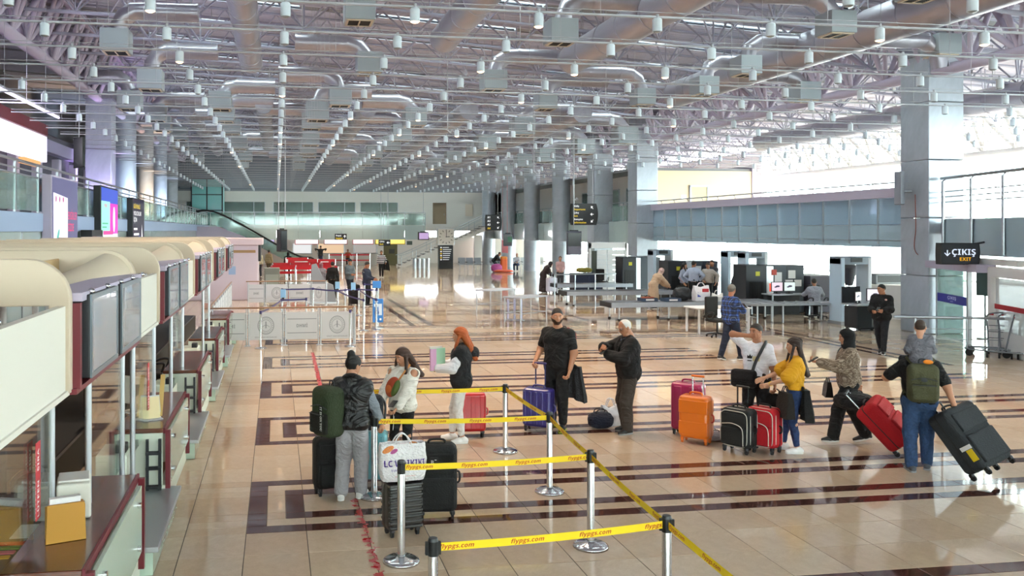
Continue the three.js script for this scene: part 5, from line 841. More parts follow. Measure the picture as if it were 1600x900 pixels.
// ------------------------------------------------------------------ belt posts, glass barriers, luggage
{
  const post = thing('queue_post', '', 'post');
  mesh('pole', cyl(0.036, 0.036, 0.82, 0, 0.44, 0, 20), M.chrome, post);
  mesh('base', lathe([[0, 0.062], [0.05, 0.06], [0.06, 0.05], [0.13, 0.04], [0.165, 0.022], [0.17, 0.0], [0, 0]], 36), M.chrome, post);
  mesh('belt_head', [cyl(0.037, 0.037, 0.1, 0, 0.86, 0, 20), rbox(0.03, 0.09, 0.03, 0.04, 0.86, 0, 0.005, 1), rbox(0.03, 0.09, 0.03, -0.04, 0.86, 0, 0.005, 1)], M.black, post); mesh('cap', cyl(0.03, 0.036, 0.02, 0, 0.92, 0, 20), M.plastic, post);
  const beltTex = canvasTex(512, 32, (g, w, h) => { g.fillStyle = '#ecca10'; g.fillRect(0, 0, w, h); g.fillStyle = '#a83a12'; g.font = 'italic bold 24px sans-serif'; g.textBaseline = 'middle'; g.fillText('flypgs.com', 20, h / 2, 130); g.fillText('flypgs.com', 276, h / 2, 130); });
  beltTex.wrapS = THREE.RepeatWrapping;
  const bm = std(0xffffff, 0.6, 0, { map: beltTex });
  const belt = (a, b, label, mat = bm, y = 0.865, w = 0.055, group) => {   // a strap with a slight sag, lettered on both sides
    const P = [], U = [], I = [], n = 10, A = V(a[0], y, -a[1]), B = V(b[0], y, -b[1]), L = A.distanceTo(B), q = V(B.z - A.z, 0, A.x - B.x).normalize().multiplyScalar(0.0012);
    for (const s of [1, -1]) for (let i = 0; i <= n; i++) { const t = i / n, p = A.clone().lerp(B, t); p.y -= 0.035 * L / 2 * 4 * t * (1 - t) * 0.5; p.addScaledVector(q, -s); const u = (s > 0 ? t : 1 - t) * L / 1.05; P.push(p.x, p.y - w / 2, p.z, p.x, p.y + w / 2, p.z); U.push(u, 0, u, 1); }
    for (const s of [0, 1]) for (let i = 0; i < n; i++) { const k = (s * (n + 1) + i) * 2; s ? I.push(k, k + 1, k + 2, k + 2, k + 1, k + 3) : I.push(k, k + 2, k + 1, k + 1, k + 2, k + 3); }
    const g = new THREE.BufferGeometry(); g.setAttribute('position', new THREE.Float32BufferAttribute(P, 3)); g.setAttribute('uv', new THREE.Float32BufferAttribute(U, 2)); g.setIndex(I); g.computeVertexNormals();
    return tag(mesh('queue_belt', g, mat), label, 'belt', group);
  };
  const N = { a: [1.06, 5.8], b: [2.85, 6.0], c: [1.13, 7.8], d: [2.98, 7.9], e: [1.1, 9.73], f: [3.13, 9.62], g: [1.12, 11.55], h: [3.1, 11.46], i: [2.8, 4.2] };
  const say = { a: 'chrome queue post cut by the lower edge, below the black ribbed suitcase', b: 'chrome queue post nearest to the camera, where the yellow belts turn a corner', c: 'chrome queue post in front of the black ribbed suitcase and printed white bag', d: 'chrome queue post standing alone on the near right of the belts, base fully seen', e: 'chrome queue post beside the grey trousers and the teal suitcase', f: 'chrome queue post beside the violet blue suitcase', g: 'chrome queue post behind the leather vest woman and sweater woman', h: 'farthest chrome queue post, between the redhead and the violet suitcase', i: 'chrome queue post just outside the lower edge' };
  Object.entries(N).forEach(([k, [x, d]], i) => { const p = i ? dup(post, [x, 0, -d], rnd(6)) : post; p.position.set(x, 0, -d); p.userData.label = say[k]; });
  belt(N.a, N.b, 'yellow lettered belt crossing at the bottom, nearest of the four cross belts'); belt(N.c, N.d, 'yellow lettered belt crossing before the big black soft suitcase'); belt(N.e, N.f, 'yellow lettered belt crossing the knees of the sweater woman'); belt(N.g, N.h, 'yellow lettered belt crossing the redhead at her vest hem, farthest cross belt');
  belt(N.h, N.f, 'yellow belt slanting past the violet suitcase between two posts'); belt(N.f, N.d, 'yellow belt slanting on the right side, between the violet suitcase and the lone post'); belt(N.d, N.b, 'yellow belt slanting on the right side towards the nearest corner post'); belt(N.b, N.i, 'yellow belt slanting out of the picture at the bottom');
  // glass barriers with printed frosted panels
  const ring = (txt) => canvasTex(256, 200, (g, w, h) => {
    g.fillStyle = '#d9dadd'; g.fillRect(0, 0, w, h); g.strokeStyle = g.fillStyle = '#8b8e94'; g.textAlign = 'center';
    if (txt) { g.font = 'bold 34px sans-serif'; g.fillText(txt, w / 2, 112, 170); g.fillRect(10, 48, w - 20, 5); g.fillRect(10, 150, w - 20, 5); }
    else { g.lineWidth = 5; g.beginPath(); g.arc(w / 2, 96, 62, 0, 7); g.stroke(); g.lineWidth = 3; g.beginPath(); g.arc(w / 2, 96, 42, 0, 7); g.stroke(); for (let i = 0; i < 24; i++) { const a = i * 0.2618; g.fillRect(w / 2 + 52 * Math.cos(a) - 3, 96 + 52 * Math.sin(a) - 3, 6, 6); } g.beginPath(); g.moveTo(w / 2 - 30, 108); g.quadraticCurveTo(w / 2, 78, w / 2 + 30, 108); g.stroke(); g.fillRect(w / 2 - 4, 66, 8, 50); g.font = '14px sans-serif'; g.fillText('DEVLET HAVA MEYDANLARI', w / 2, 186, 180); }
  });
  const em = phy({ color: 0xffffff, map: ring(''), roughness: 0.4, transmission: 0.25, thickness: 0 }), tx = phy({ color: 0xffffff, map: ring('DHMİ'), roughness: 0.4, transmission: 0.25, thickness: 0 });
  const fence = (name, label, segs, x0, d, turn, h) => {
    const f = thing('glass_barrier', label, 'barrier', [x0, 0, -d], turn); let x = 0;
    segs.forEach((s, i) => { const [w, k] = s; mesh('frosted_panel', box(w - 0.1, h * 0.72, 0.012, x + w / 2, h * 0.52, 0), k ? em : tx, f); for (const e of [0.03, w - 0.03]) { const p = mesh('post', bar(V(x + e, 0, 0), V(x + e, h, 0), 0.018, 8), M.steel, f); mesh('clip', [sph(0.025, x + e, h * 0.83, 0.012, 1, 1, 0.6, 8), sph(0.025, x + e, h * 0.22, 0.012, 1, 1, 0.6, 8)], M.steel, p); mesh('foot', cyl(0.05, 0.06, 0.02, x + e, 0.01, 0, 12), M.steel, p); } x += w; });
    mesh('handrail', bar(V(-0.05, h, 0), V(x + 0.05, h, 0), 0.024, 8), M.railwood, f); mesh('end_post', bar(V(x, 0, 0), V(x, h + 0.02, 0), 0.028, 10), M.steel, f);
  };
  fence('', 'frosted glass barrier with emblem and letter panels, nearer of two across the queue', [[0.93, 0], [0.95, 1], [0.93, 0], [0.93, 1]], -1.68, 22.9, 0, 1.0);
  fence('', 'frosted glass barrier behind the nearer one, at the feet of the waiting queue', [[0.7, 0], [0.92, 1], [0.9, 0], [0.62, 1]], -1.15, 34.8, 0, 1.0);
  fence('', 'frosted glass barrier along the check-in side, linking the two cross barriers', [[1.0, 1], [1.0, 0], [1.0, 1], [1.0, 0], [1.0, 1], [1.0, 0], [1.0, 1], [1.0, 0], [1.0, 1], [1.0, 0], [1.4, 1]], -1.75, 34.5, -Math.PI / 2, 1.0);
  // dark blue belt queue behind the barriers
  const bp = thing('queue_post', 'slim steel queue post with dark blue belt behind the frosted glass barrier', 'post', [0, 0, 0], 0, 'slim posts of the dark blue belt queue');
  mesh('pole', cyl(0.03, 0.03, 0.95, 0, 0.48, 0, 14), M.chrome, bp); mesh('base', lathe([[0, 0.05], [0.05, 0.045], [0.15, 0.02], [0.155, 0], [0, 0]], 20), M.chrome, bp); mesh('belt_head', cyl(0.034, 0.034, 0.08, 0, 0.93, 0, 12), M.bluebelt, bp);
  const B = [[-0.4, 22.4], [1.9, 22.4], [0.15, 26.3], [0.9, 26.5], [2.6, 25.9], [3.0, 26.0], [2.1, 30], [2.4, 30.4], [2.9, 30.6], [3.5, 30.2], [0.2, 31], [1.3, 31.2], [3.4, 33.5], [3.9, 33.2]];
  B.forEach(([x, d], i) => { const p = i ? dup(bp, [x, 0, -d], 0) : bp; p.position.set(x, 0, -d); });
  for (const [a, b] of [[0, 2], [2, 3], [4, 6], [6, 7], [7, 8], [8, 9], [5, 8], [10, 11], [11, 6], [9, 13], [12, 13]]) belt(B[a], B[b], 'dark blue belt between slim queue posts behind the glass barrier', M.bluebelt, 0.93, 0.05, 'dark blue belts of the queue');
  const poster = canvasTex(128, 256, (g, w, h) => { g.fillStyle = '#2f7fd0'; g.fillRect(0, 0, w, h); g.fillStyle = '#d9ecff'; g.fillRect(14, 50, w - 28, 34); g.fillRect(70, 60, 44, 120); g.fillStyle = '#1b4f9c'; g.fillRect(24, 96, 40, 80); g.beginPath(); g.arc(46, 150, 30, 0, 7); g.fill(); g.fillStyle = '#fff'; g.beginPath(); g.arc(96, 226, 13, 0, 7); g.fill(); g.font = 'bold 22px sans-serif'; g.fillText('SIRA', 20, 32); });
  const ps = thing('poster_stand', 'tall light blue poster stand on a round foot past the glass barrier', 'sign', [3.12, 0, -26.6]); mesh('board', rbox(0.33, 0.74, 0.04, 0, 0.54, 0, 0.02, 2), std(0x2f7fd0, 0.4), ps); mesh('poster', new THREE.PlaneGeometry(0.31, 0.7).translate(0, 0.54, 0.0215), std(0xffffff, 0.4, 0, { map: poster }), ps); mesh('stem', cyl(0.02, 0.02, 0.2, 0, 0.1, 0, 10), M.chrome, ps); mesh('foot', cyl(0.17, 0.19, 0.03, 0, 0.015, 0, 20), M.steel, ps);
  for (const [i, [x, d]] of [[2.1, 30], [2.6, 29.4], [3.5, 30.2], [0.2, 26.3]].entries()) { const s = thing('post_sign', 'small light blue notice on a queue post, ' + ['beside the black haired person', 'lower one before the black haired person', 'before the suit man', 'near the printed glass panels'][i], 'sign', [x, 0.98, -d]); mesh('board', rbox(i === 2 ? 0.3 : 0.16, 0.26, 0.02, 0, 0.14, 0, 0.01, 1), std(i === 2 ? 0x3a86d4 : 0x8fbfe4, 0.4), s); mesh('socket', cyl(0.036, 0.036, 0.05, 0, 0.0, 0, 10), M.plastic, s); }
  // red belt queue far behind
  const rp = thing('queue_post', 'slim steel queue post with red belt in the far queue', 'post', [0, 0, 0], 0, 'posts of the red belt queue'); mesh('pole', cyl(0.04, 0.04, 1.15, 0, 0.58, 0, 12), M.chrome, rp); mesh('base', cyl(0.16, 0.18, 0.03, 0, 0.015, 0, 16), M.chrome, rp);
  let first = true; const R = [];
  for (const d of [44.5, 47.5, 50.5]) for (const x of [-0.2, 0.9, 2.0, 3.1]) { const p = [x + rnd(-0.15, 0.15), 0, -(d + rnd(-0.3, 0.3))]; if (first) { rp.position.set(...p); first = false; } else dup(rp, p, 0); R.push([p[0], -p[2]]); }
  for (let r = 0; r < 3; r++) for (let k = 0; k < 3; k++) for (const y of r === 1 ? [1.1, 0.75] : [1.1]) belt(R[r * 4 + k], R[r * 4 + k + 1], 'red belt between slim posts in the far queue', M.redbelt, y, 0.14, 'red belts of the far queue');
  for (const [a, b] of [[0, 4], [5, 9], [7, 11], [3, 7]]) belt(R[a], R[b], 'red belt between slim posts in the far queue', M.redbelt, 1.1, 0.14, 'red belts of the far queue');
  for (const [i, [x, d, w]] of [[1.6, 53, 2.0], [3.0, 52.6, 1.2], [1.3, 56, 1.5]].entries()) { const t = thing('queue_banner', ['wide red queue banner with white print over the far red belts', 'red queue banner with white print at the end of the far belts', 'second row red queue banner behind the wide one'][i], 'banner', [x, 0, -d], 0.08); mesh('cloth', rbox(w, 0.46, 0.03, 0, 1.05, 0, 0.01, 1), M.redbelt, t); mesh('print', [box(w * 0.4, 0.05, 0.004, -0.1, 1.12, 0.018), box(w * 0.3, 0.05, 0.004, -0.1, 1.0, 0.018)], M.white, t); mesh('leg', [bar(V(-w / 2 + 0.05, 0, 0), V(-w / 2 + 0.05, 1.28, 0), 0.03), bar(V(w / 2 - 0.05, 0, 0), V(w / 2 - 0.05, 1.28, 0), 0.03)], M.chrome, t); }
  const rd = thing('red_desk', 'low red desk with steel posts beside the raised arms man', 'desk', [6.0, 0, -71.5]); mesh('band', [box(3.4, 0.1, 0.06, 0, 1.0, 0), box(3.4, 0.08, 0.06, 0, 0.55, 0)], M.redbelt, rd); mesh('post', [-1.7, -0.6, 0.6, 1.7].map((x) => bar(V(x, 0, 0), V(x, 1.1, 0), 0.05)), M.chrome, rd);
  const af = thing('airport_model', 'white tail fin shaped stand rising behind the glass barrier', 'stand', [1.75, 0, -36.2]); mesh('fin', extrude([[-0.35, 0], [0.75, 0], [0.6, 0.75], [0.25, 0.9], [-0.1, 1.65], [-0.3, 1.6]], 0.1, 0.02), M.grey, af); mesh('foot', box(1.3, 0.04, 0.4, 0.2, 0.02, 0), M.steel, af);
  // light boxes and pots along the left of the queue: white kiosk at the end of the desks
  const ki = thing('white_kiosk', 'pale lilac kiosk block with a peaked roof at the end of the check-in row', 'kiosk', [-2.5, 0, -39.5]); mesh('body', rbox(3.4, 2.4, 3.0, 0, 1.2, 0, 0.04, 2), std(0xd5c3cb, 0.5), ki); mesh('roof', extrude([[-1.9, 0], [1.9, 0], [1.9, 0.28], [-1.9, 0.32]], 3.3, 0.03).translate(0, 2.4, 0), std(0xdcc2c4, 0.5), ki); mesh('wood_band', box(1.0, 0.12, 0.02, 1.1, 2.12, 1.51), std(0xa9855a, 0.5), ki); mesh('notice', box(0.3, 0.36, 0.01, 0.6, 1.3, 1.505), std(0x9fb6d6, 0.5), ki); const km = mesh('screen_case', box(0.1, 0.75, 0.9, 1.76, 2.05, 0.6), M.dark, ki); mesh('screen', box(0.02, 0.62, 0.8, 1.82, 2.05, 0.6), M.screenoff, km);
  const wd = thing('waste_unit', 'grey green service unit beside the white kiosk', 'unit', [-0.2, 0, -40.5]); mesh('body', rbox(0.7, 1.3, 0.7, 0, 0.65, 0, 0.03, 2), std(0x7c8078, 0.5), wd); mesh('door', box(0.6, 0.9, 0.02, 0, 0.55, 0.36), std(0x9aa096, 0.5), wd);
  const fl = thing('floor_sign', 'white floor card standing at the bottom edge by the nearest post', 'sign', [1.5, 0, -5.62]); mesh('card', box(0.24, 0.34, 0.008, 0, 0.17, 0, 0, -0.3), M.white, fl); mesh('stay', box(0.2, 0.3, 0.008, 0, 0.15, -0.09, 0, 0.25), M.white, fl);
}
{
  // suitcases: shell or cloth body, ribs or pockets, handles, wheels
  function suitcase(name, label, [x, d], turn, o) {
    const { w, h, dp, col, tilt = 0, soft = false, grip = 0, ribs = 0, pipe: pc, y = 0, gripCol = 0xd0d3d8 } = o;
    const t = thing(name, label, 'suitcase', [x, y, -d], turn); t.rotation.order = 'YXZ'; t.rotation.x = -tilt; t.rotation.z = o.roll || 0;
    const m = soft ? cloth(col, { bumpScale: 0.006 }) : phy({ color: col, roughness: 0.3, clearcoat: 0.6, clearcoatRoughness: 0.15 }), wh = 0.075, zo = tilt ? -dp / 2 + 0.05 : 0, H = h - wh;
    const g = rbox(w, H, dp, 0, wh + H / 2, -zo, soft ? 0.07 : 0.06, 5); mesh('body', g, m, t);
    mesh('zip_seam', extrude(roundRect(w + 0.006, H + 0.006, 0.062, 0, wh + H / 2), 0.012).translate(0, 0, -zo - dp * 0.06), std(soft ? 0x141414 : new THREE.Color(col).multiplyScalar(0.55), 0.5), t);
    if (soft) {
      mesh('front_pocket', rbox(w * 0.86, H * 0.46, 0.05, 0, wh + H * 0.3, -zo + dp / 2 + 0.006, 0.024, 3), m, t); mesh('upper_pocket', rbox(w * 0.84, H * 0.3, 0.035, 0, wh + H * 0.74, -zo + dp / 2 + 0.004, 0.017, 3), m, t);
    } else for (let k = 0; k < ribs; k++) { o.across ? mesh('rib', rbox(w * 0.96, H / ribs * 0.62, dp + 0.012, 0, wh + H * (k + 0.5) / ribs, -zo, 0.012, 2), m, t) : mesh('rib', rbox(w / ribs * 0.5, H * 0.86, dp + 0.014, -w / 2 + w * (k + 0.5) / ribs, wh + H / 2, -zo, 0.012, 2), m, t); }
    if (pc) { const pm = std(pc, 0.4, 0.3); for (const [ww, z] of [[0.9, dp / 2 + 0.002], [0.98, dp * 0.3], [0.98, -dp * 0.3]]) { const c = roundRect(w * ww, H * ww, 0.075, 0, wh + H / 2, 5).map(([a, b]) => [a, b, z - zo]); mesh('piping', pipe(c, 0.006, 60, 6, true), pm, t); } mesh('piping', pipe([[-w * 0.38, wh + H * 0.6, dp / 2 + 0.02 - zo], [0, wh + H * 0.64, dp / 2 + 0.03 - zo], [w * 0.3, wh + H * 0.55, dp / 2 + 0.03 - zo], [w * 0.36, wh + H * 0.1, dp / 2 + 0.03 - zo]], 0.006, 24, 6), pm, t); }
    mesh('top_handle', pipe([[-0.09, h, -zo], [-0.08, h + 0.03, -zo], [0.08, h + 0.03, -zo], [0.09, h, -zo]], 0.013, 18, 8), soft ? M.rubber : m, t);
    mesh('side_handle', pipe([[w / 2, wh + H * 0.58, -zo], [w / 2 + 0.028, wh + H * 0.56, -zo], [w / 2 + 0.028, wh + H * 0.42, -zo], [w / 2, wh + H * 0.4, -zo]], 0.012, 18, 8), o.sideCol ? std(o.sideCol, 0.4) : soft ? M.rubber : m, t);
    if (grip) { const gm = std(gripCol, 0.25, 0.8), r = mesh('trolley_handle', [bar(V(-0.075, h - 0.02, -zo - dp * 0.3), V(-0.075, h + grip, -zo - dp * 0.3), 0.011, 8), bar(V(0.075, h - 0.02, -zo - dp * 0.3), V(0.075, h + grip, -zo - dp * 0.3), 0.011, 8)], gm, t); mesh('grip', rbox(0.19, 0.03, 0.035, 0, h + grip, -zo - dp * 0.3, 0.013, 2), std(o.gripTop ?? 0x222226, 0.4), r); }
    for (const sx of [-1, 1]) for (const sz of [-1, 1]) { const q = mesh('wheel', cyl(0.034, 0.034, 0.024, 0, 0, 0, 14).rotateZ(Math.PI / 2).translate(sx * (w / 2 - 0.05), 0.034, sz * (dp / 2 - 0.05) - zo), o.wheelCol ? std(o.wheelCol, 0.4) : M.rubber, t); mesh('wheel_housing', rbox(0.05, 0.05, 0.06, sx * (w / 2 - 0.05), 0.07, sz * (dp / 2 - 0.05) - zo, 0.015, 1), o.wheelCol ? std(o.wheelCol, 0.4) : M.plastic, q); }
    return t;
  }
  const S = 'suitcase';
  suitcase(S, 'black soft suitcase standing left of the woman in grey trousers', [0.6, 9.95], 0.25, { w: 0.36, h: 0.66, dp: 0.26, col: 0x121314, soft: true });
  suitcase(S, 'teal suitcase standing between grey trousers and the printed white bag', [1.12, 10.25], -0.2, { w: 0.4, h: 0.64, dp: 0.26, col: 0x66a9b4, ribs: 4 });
  suitcase(S, 'black ribbed hard suitcase under the printed white carrier bag', [1.24, 8.52], 0.25, { w: 0.37, h: 0.54, dp: 0.24, col: 0x141516, ribs: 9, across: true });
  const big = suitcase(S, 'big black soft suitcase with white letters on front, right of the ribbed one', [1.68, 8.98], -0.1, { w: 0.42, h: 0.78, dp: 0.28, col: 0x141516, soft: true });
  const bt = canvasTex(128, 128, (g, w, h) => { g.fillStyle = '#141516'; g.fillRect(0, 0, w, h); g.fillStyle = '#d8d8d8'; g.font = 'bold 70px serif'; g.fillText('B', 12, 90); g.fillRect(70, 30, 30, 10); }); mesh('print', box(0.09, 0.1, 0.004, -0.04, 0.62, 0.166), std(0xffffff, 0.6, 0, { map: bt }), big);
  suitcase(S, 'bright red hard suitcase half hidden behind the white trousers', [2.86, 12.45], -0.1, { w: 0.4, h: 0.65, dp: 0.26, col: 0xb30c18, ribs: 3 });
  suitcase(S, 'violet blue hard suitcase with raised handle in front of the black T-shirt man', [3.93, 12.6], -0.62, { w: 0.45, h: 0.65, dp: 0.28, col: 0x2b2572, ribs: 5, grip: 0.36, gripCol: 0x3d4070, gripTop: 0x352f70 });
  suitcase(S, 'glossy orange hard suitcase with raised steel handle and orange wheels', [5.93, 11.55], -0.8, { w: 0.43, h: 0.68, dp: 0.27, col: 0xd86a0c, ribs: 2, across: true, grip: 0.26, gripCol: 0xe8e8ee, gripTop: 0xdc6a1c, wheelCol: 0xd2661a, sideCol: 0xb32a1c });
  suitcase(S, 'magenta pink suitcase standing behind the orange one', [6.05, 12.02], -0.8, { w: 0.46, h: 0.78, dp: 0.28, col: 0xa01050, ribs: 2 });
  suitcase(S, 'black suitcase with pale piping standing beside the red piped one', [6.28, 11.0], -1.02, { w: 0.42, h: 0.6, dp: 0.3, col: 0x17191a, soft: true, pipe: 0xcfcac0, grip: 0.28, gripCol: 0x2a2a2c });
  suitcase(S, 'red suitcase with pale piping beside the black piped one', [6.62, 10.95], -1.02, { w: 0.42, h: 0.61, dp: 0.3, col: 0xb5101e, soft: true, pipe: 0xcfcac0 });
  suitcase(S, 'tilted red suitcase pulled by the woman in black headscarf', [8.35, 10.5], 0.6, { w: 0.48, h: 0.74, dp: 0.32, col: 0xb00f1a, soft: true, tilt: 0.72, roll: 0.22, y: 0.05, grip: 0.25 });
  const gs = suitcase(S, 'tilted big dark grey suitcase pulled by the man with the child', [8.5, 9.25], 0.12, { w: 0.54, h: 0.84, dp: 0.34, col: 0x2a2e32, soft: true, tilt: 0.6, roll: 0.24, y: 0.07, grip: 0.12, gripCol: 0x333333 });
  mesh('paper_tag', [box(0.004, 0.05, 0.16, -0.275, 0.36, 0.22)], M.white, gs); mesh('yellow_tag', box(0.004, 0.14, 0.09, -0.276, 0.26, 0.24), std(0xe0c21a, 0.5), gs);
  suitcase(S, 'pale lilac white suitcase beside the bent woman in dark robe', [13.15, 40.1], 0.3, { w: 0.5, h: 0.75, dp: 0.32, col: 0xd4cede, ribs: 4, grip: 0.2 });
  suitcase(S, 'black suitcase standing beside the man in navy suit', [3.1, 34.6], 0.2, { w: 0.42, h: 0.85, dp: 0.36, col: 0x121214, soft: true });
  // soft bags
  const hd = (w, y, hh, m, r = 0.008) => (t) => { for (const z of [-0.05, 0.05]) mesh('handle', pipe([[-w, y, z], [-w * 0.7, y + hh, z], [w * 0.7, y + hh, z], [w, y, z]], r, 18, 6), m, t); };
  blob('duffel_bag', 'navy blue soft bag lying by the old man\'s feet', 'bag', [4.92, 0, -12.62], [0.19, 0.125, 0.14], cloth(0x15192b), hd(0.1, 0.2, 0.08, M.rubber));
  plasticBag('crumpled white plastic bag between the navy bag and the old man\'s trousers', [5.14, 0, -12.78], 0.3, 0.3, 0.3, 0.2, phy({ color: 0xdcdbe0, roughness: 0.4, transmission: 0.2, thickness: 0 }));
  blob('soft_bag', 'grey and white soft bag on the floor between orange and black suitcases', 'bag', [6.24, 0, -11.62], [0.17, 0.07, 0.11], cloth(0x9a959c), hd(0.06, 0.11, 0.05, M.rubber, 0.006));
  blob('helmet_bag', 'black rounded bag with pink trim leaning on the orange suitcase', 'bag', [6.2, 0.1, -11.85], [0.1, 0.11, 0.09], std(0x17181b, 0.3), (t) => mesh('trim', pipe([[-0.09, 0.06, 0.06], [0, 0.05, 0.1], [0.09, 0.06, 0.06]], 0.008, 12, 6), std(0xb5405a, 0.5), t));
  blob('duffel_bag', 'black soft bag strapped on top of the tilted red suitcase', 'bag', [7.98, 0.53, -10.98], [0.25, 0.12, 0.2], cloth(0x121215), hd(0.12, 0.2, 0.06, M.rubber));
  // printed carrier bag on the ribbed suitcase
  const cb = thing('carrier_bag', 'white carrier bag with violet lettering on the black ribbed suitcase', 'bag', [1.24, 0.555, -8.52], 0.1);
  { const print = canvasTex(256, 192, (g, w, h) => { g.fillStyle = '#e9e5e6'; g.fillRect(0, 0, w, h); g.fillStyle = '#4a2f8a'; g.font = 'bold 44px sans-serif'; g.textAlign = 'center'; g.fillText('LC WAIKIKI', w / 2, 112, 226); g.font = '14px sans-serif'; g.fillText('iyi giyinmek herkesin hakkı', w / 2, 134, 150); g.fillStyle = '#e08a4a'; g.beginPath(); g.ellipse(40, 26, 34, 14, -0.4, 0, 7); g.fill(); g.fillStyle = '#b0508a'; g.beginPath(); g.ellipse(72, 36, 22, 10, -0.4, 0, 7); g.fill(); g.fillStyle = '#e6c6c6'; g.fillRect(70, 160, 120, 5); });
    const P = [], U = [], I = [], nu = 40, nv = 22, W = 0.235, Hh = 0.36;
    for (let k = 0; k <= nv; k++) for (let i = 0; i <= nu; i++) { const v = k / nv, u = i / nu, a = u * 2 * Math.PI; const cx = Math.cos(a), cz = Math.sin(a), e = 0.4, sx = Math.sign(cx) * Math.abs(cx) ** e, sz = Math.sign(cz) * Math.abs(cz) ** e; const pinch = v > 0.8 ? 1 + (v - 0.8) * 0.25 : 1, dz = 0.13 * (1 - 0.5 * v * v) * (v < 0.06 ? 0.8 : 1); const n = 0.016 * fbm(cx * 3, v * 5, cz * 3); P.push(sx * (W * (0.9 + 0.12 * Math.sin(v * 3)) * pinch + n), v * Hh + 0.012 * fbm(cx * 2, 7, cz * 2) * v, sz * (dz + n)); U.push(0.5 + 0.5 * sx * (sz > 0 ? 1 : -1), v); }
    for (let k = 0; k < nv; k++) for (let i = 0; i < nu; i++) { const a = k * (nu + 1) + i, b = a + nu + 1; I.push(a, b, a + 1, a + 1, b, b + 1); }
    const g = new THREE.BufferGeometry(); g.setAttribute('position', new THREE.Float32BufferAttribute(P, 3)); g.setAttribute('uv', new THREE.Float32BufferAttribute(U, 2)); g.setIndex(I); g.computeVertexNormals();
    mesh('bag_body', g, phy({ color: 0xffffff, map: print, roughness: 0.45, bumpMap: wrinkleMap, bumpScale: 0.02, side: THREE.DoubleSide }), cb); mesh('contents', sph(0.2, 0, 0.2, 0, 1, 0.75, 0.5), std(0xe5d2d2, 0.6), cb);
    for (const z of [-0.05, 0.05]) mesh('handle', pipe([[-0.09, 0.35, z], [-0.05, 0.42, z * 0.6], [0.0, 0.45, z * 0.3], [0.05, 0.42, z * 0.6], [0.09, 0.35, z]], 0.007, 20, 6), M.white, cb); }
}
// ------------------------------------------------------------------ people: a skeleton of tapered limbs joined smoothly, meshed on a grid
function surface(f, lo, hi, c) {   // naive surface nets of the field f (negative inside)
  const n = [0, 1, 2].map((i) => Math.ceil((hi[i] - lo[i]) / c) + 2), [nx, ny, nz] = n, val = new Float32Array(nx * ny * nz), B = 4;
  for (let z0 = 0; z0 < nz; z0 += B) for (let y0 = 0; y0 < ny; y0 += B) for (let x0 = 0; x0 < nx; x0 += B) {
    const dm = f(lo[0] + (x0 + 1.5) * c, lo[1] + (y0 + 1.5) * c, lo[2] + (z0 + 1.5) * c), skip = Math.abs(dm) > 5.2 * c + 0.006;
    for (let z = z0; z < Math.min(nz, z0 + B); z++) for (let y = y0; y < Math.min(ny, y0 + B); y++) for (let x = x0; x < Math.min(nx, x0 + B); x++)
      val[(z * ny + y) * nx + x] = skip ? dm : f(lo[0] + x * c, lo[1] + y * c, lo[2] + z * c);
  }
  const id = new Int32Array(nx * ny * nz).fill(-1), P = [], U = [], I = [], at8 = [0, 1, nx, nx + 1, nx * ny, nx * ny + 1, nx * ny + nx, nx * ny + nx + 1];
  const E = [[0, 1], [2, 3], [4, 5], [6, 7], [0, 2], [1, 3], [4, 6], [5, 7], [0, 4], [1, 5], [2, 6], [3, 7]];
  for (let z = 0; z < nz - 1; z++) for (let y = 0; y < ny - 1; y++) for (let x = 0; x < nx - 1; x++) {
    const k = (z * ny + y) * nx + x; let m = 0;
    for (let i = 0; i < 8; i++) if (val[k + at8[i]] < 0) m |= 1 << i;
    if (m === 0 || m === 255) continue;
    let sx = 0, sy = 0, sz = 0, q = 0;
    for (const [a, b] of E) { if (((m >> a) & 1) === ((m >> b) & 1)) continue; const va = val[k + at8[a]], vb = val[k + at8[b]], t = va / (va - vb); sx += (a & 1) + ((b & 1) - (a & 1)) * t; sy += ((a >> 1) & 1) + (((b >> 1) & 1) - ((a >> 1) & 1)) * t; sz += (a >> 2) + ((b >> 2) - (a >> 2)) * t; q++; }
    id[k] = P.length / 3; const X = lo[0] + (x + sx / q) * c, Y = lo[1] + (y + sy / q) * c, Z = lo[2] + (z + sz / q) * c; P.push(X, Y, Z); U.push(X + Z * 0.8, Y);
  }
  const quad = (a, b, cc, d, flip) => { if (a < 0 || b < 0 || cc < 0 || d < 0) return; flip ? I.push(a, cc, b, a, d, cc) : I.push(a, b, cc, a, cc, d); };
  for (let z = 1; z < nz - 1; z++) for (let y = 1; y < ny - 1; y++) for (let x = 1; x < nx - 1; x++) {
    const k = (z * ny + y) * nx + x, s = val[k] < 0;
    if (s !== val[k + 1] < 0) quad(id[k - nx - nx * ny], id[k - nx * ny], id[k], id[k - nx], !s);
    if (s !== val[k + nx] < 0) quad(id[k - 1 - nx * ny], id[k - 1], id[k], id[k - nx * ny], !s);
    if (s !== val[k + nx * ny] < 0) quad(id[k - 1 - nx], id[k - nx], id[k], id[k - 1], !s);
  }
  const g = new THREE.BufferGeometry(); g.setAttribute('position', new THREE.Float32BufferAttribute(P, 3)); g.setAttribute('uv', new THREE.Float32BufferAttribute(U, 2)); g.setIndex(I); g.computeVertexNormals(); return g;
}
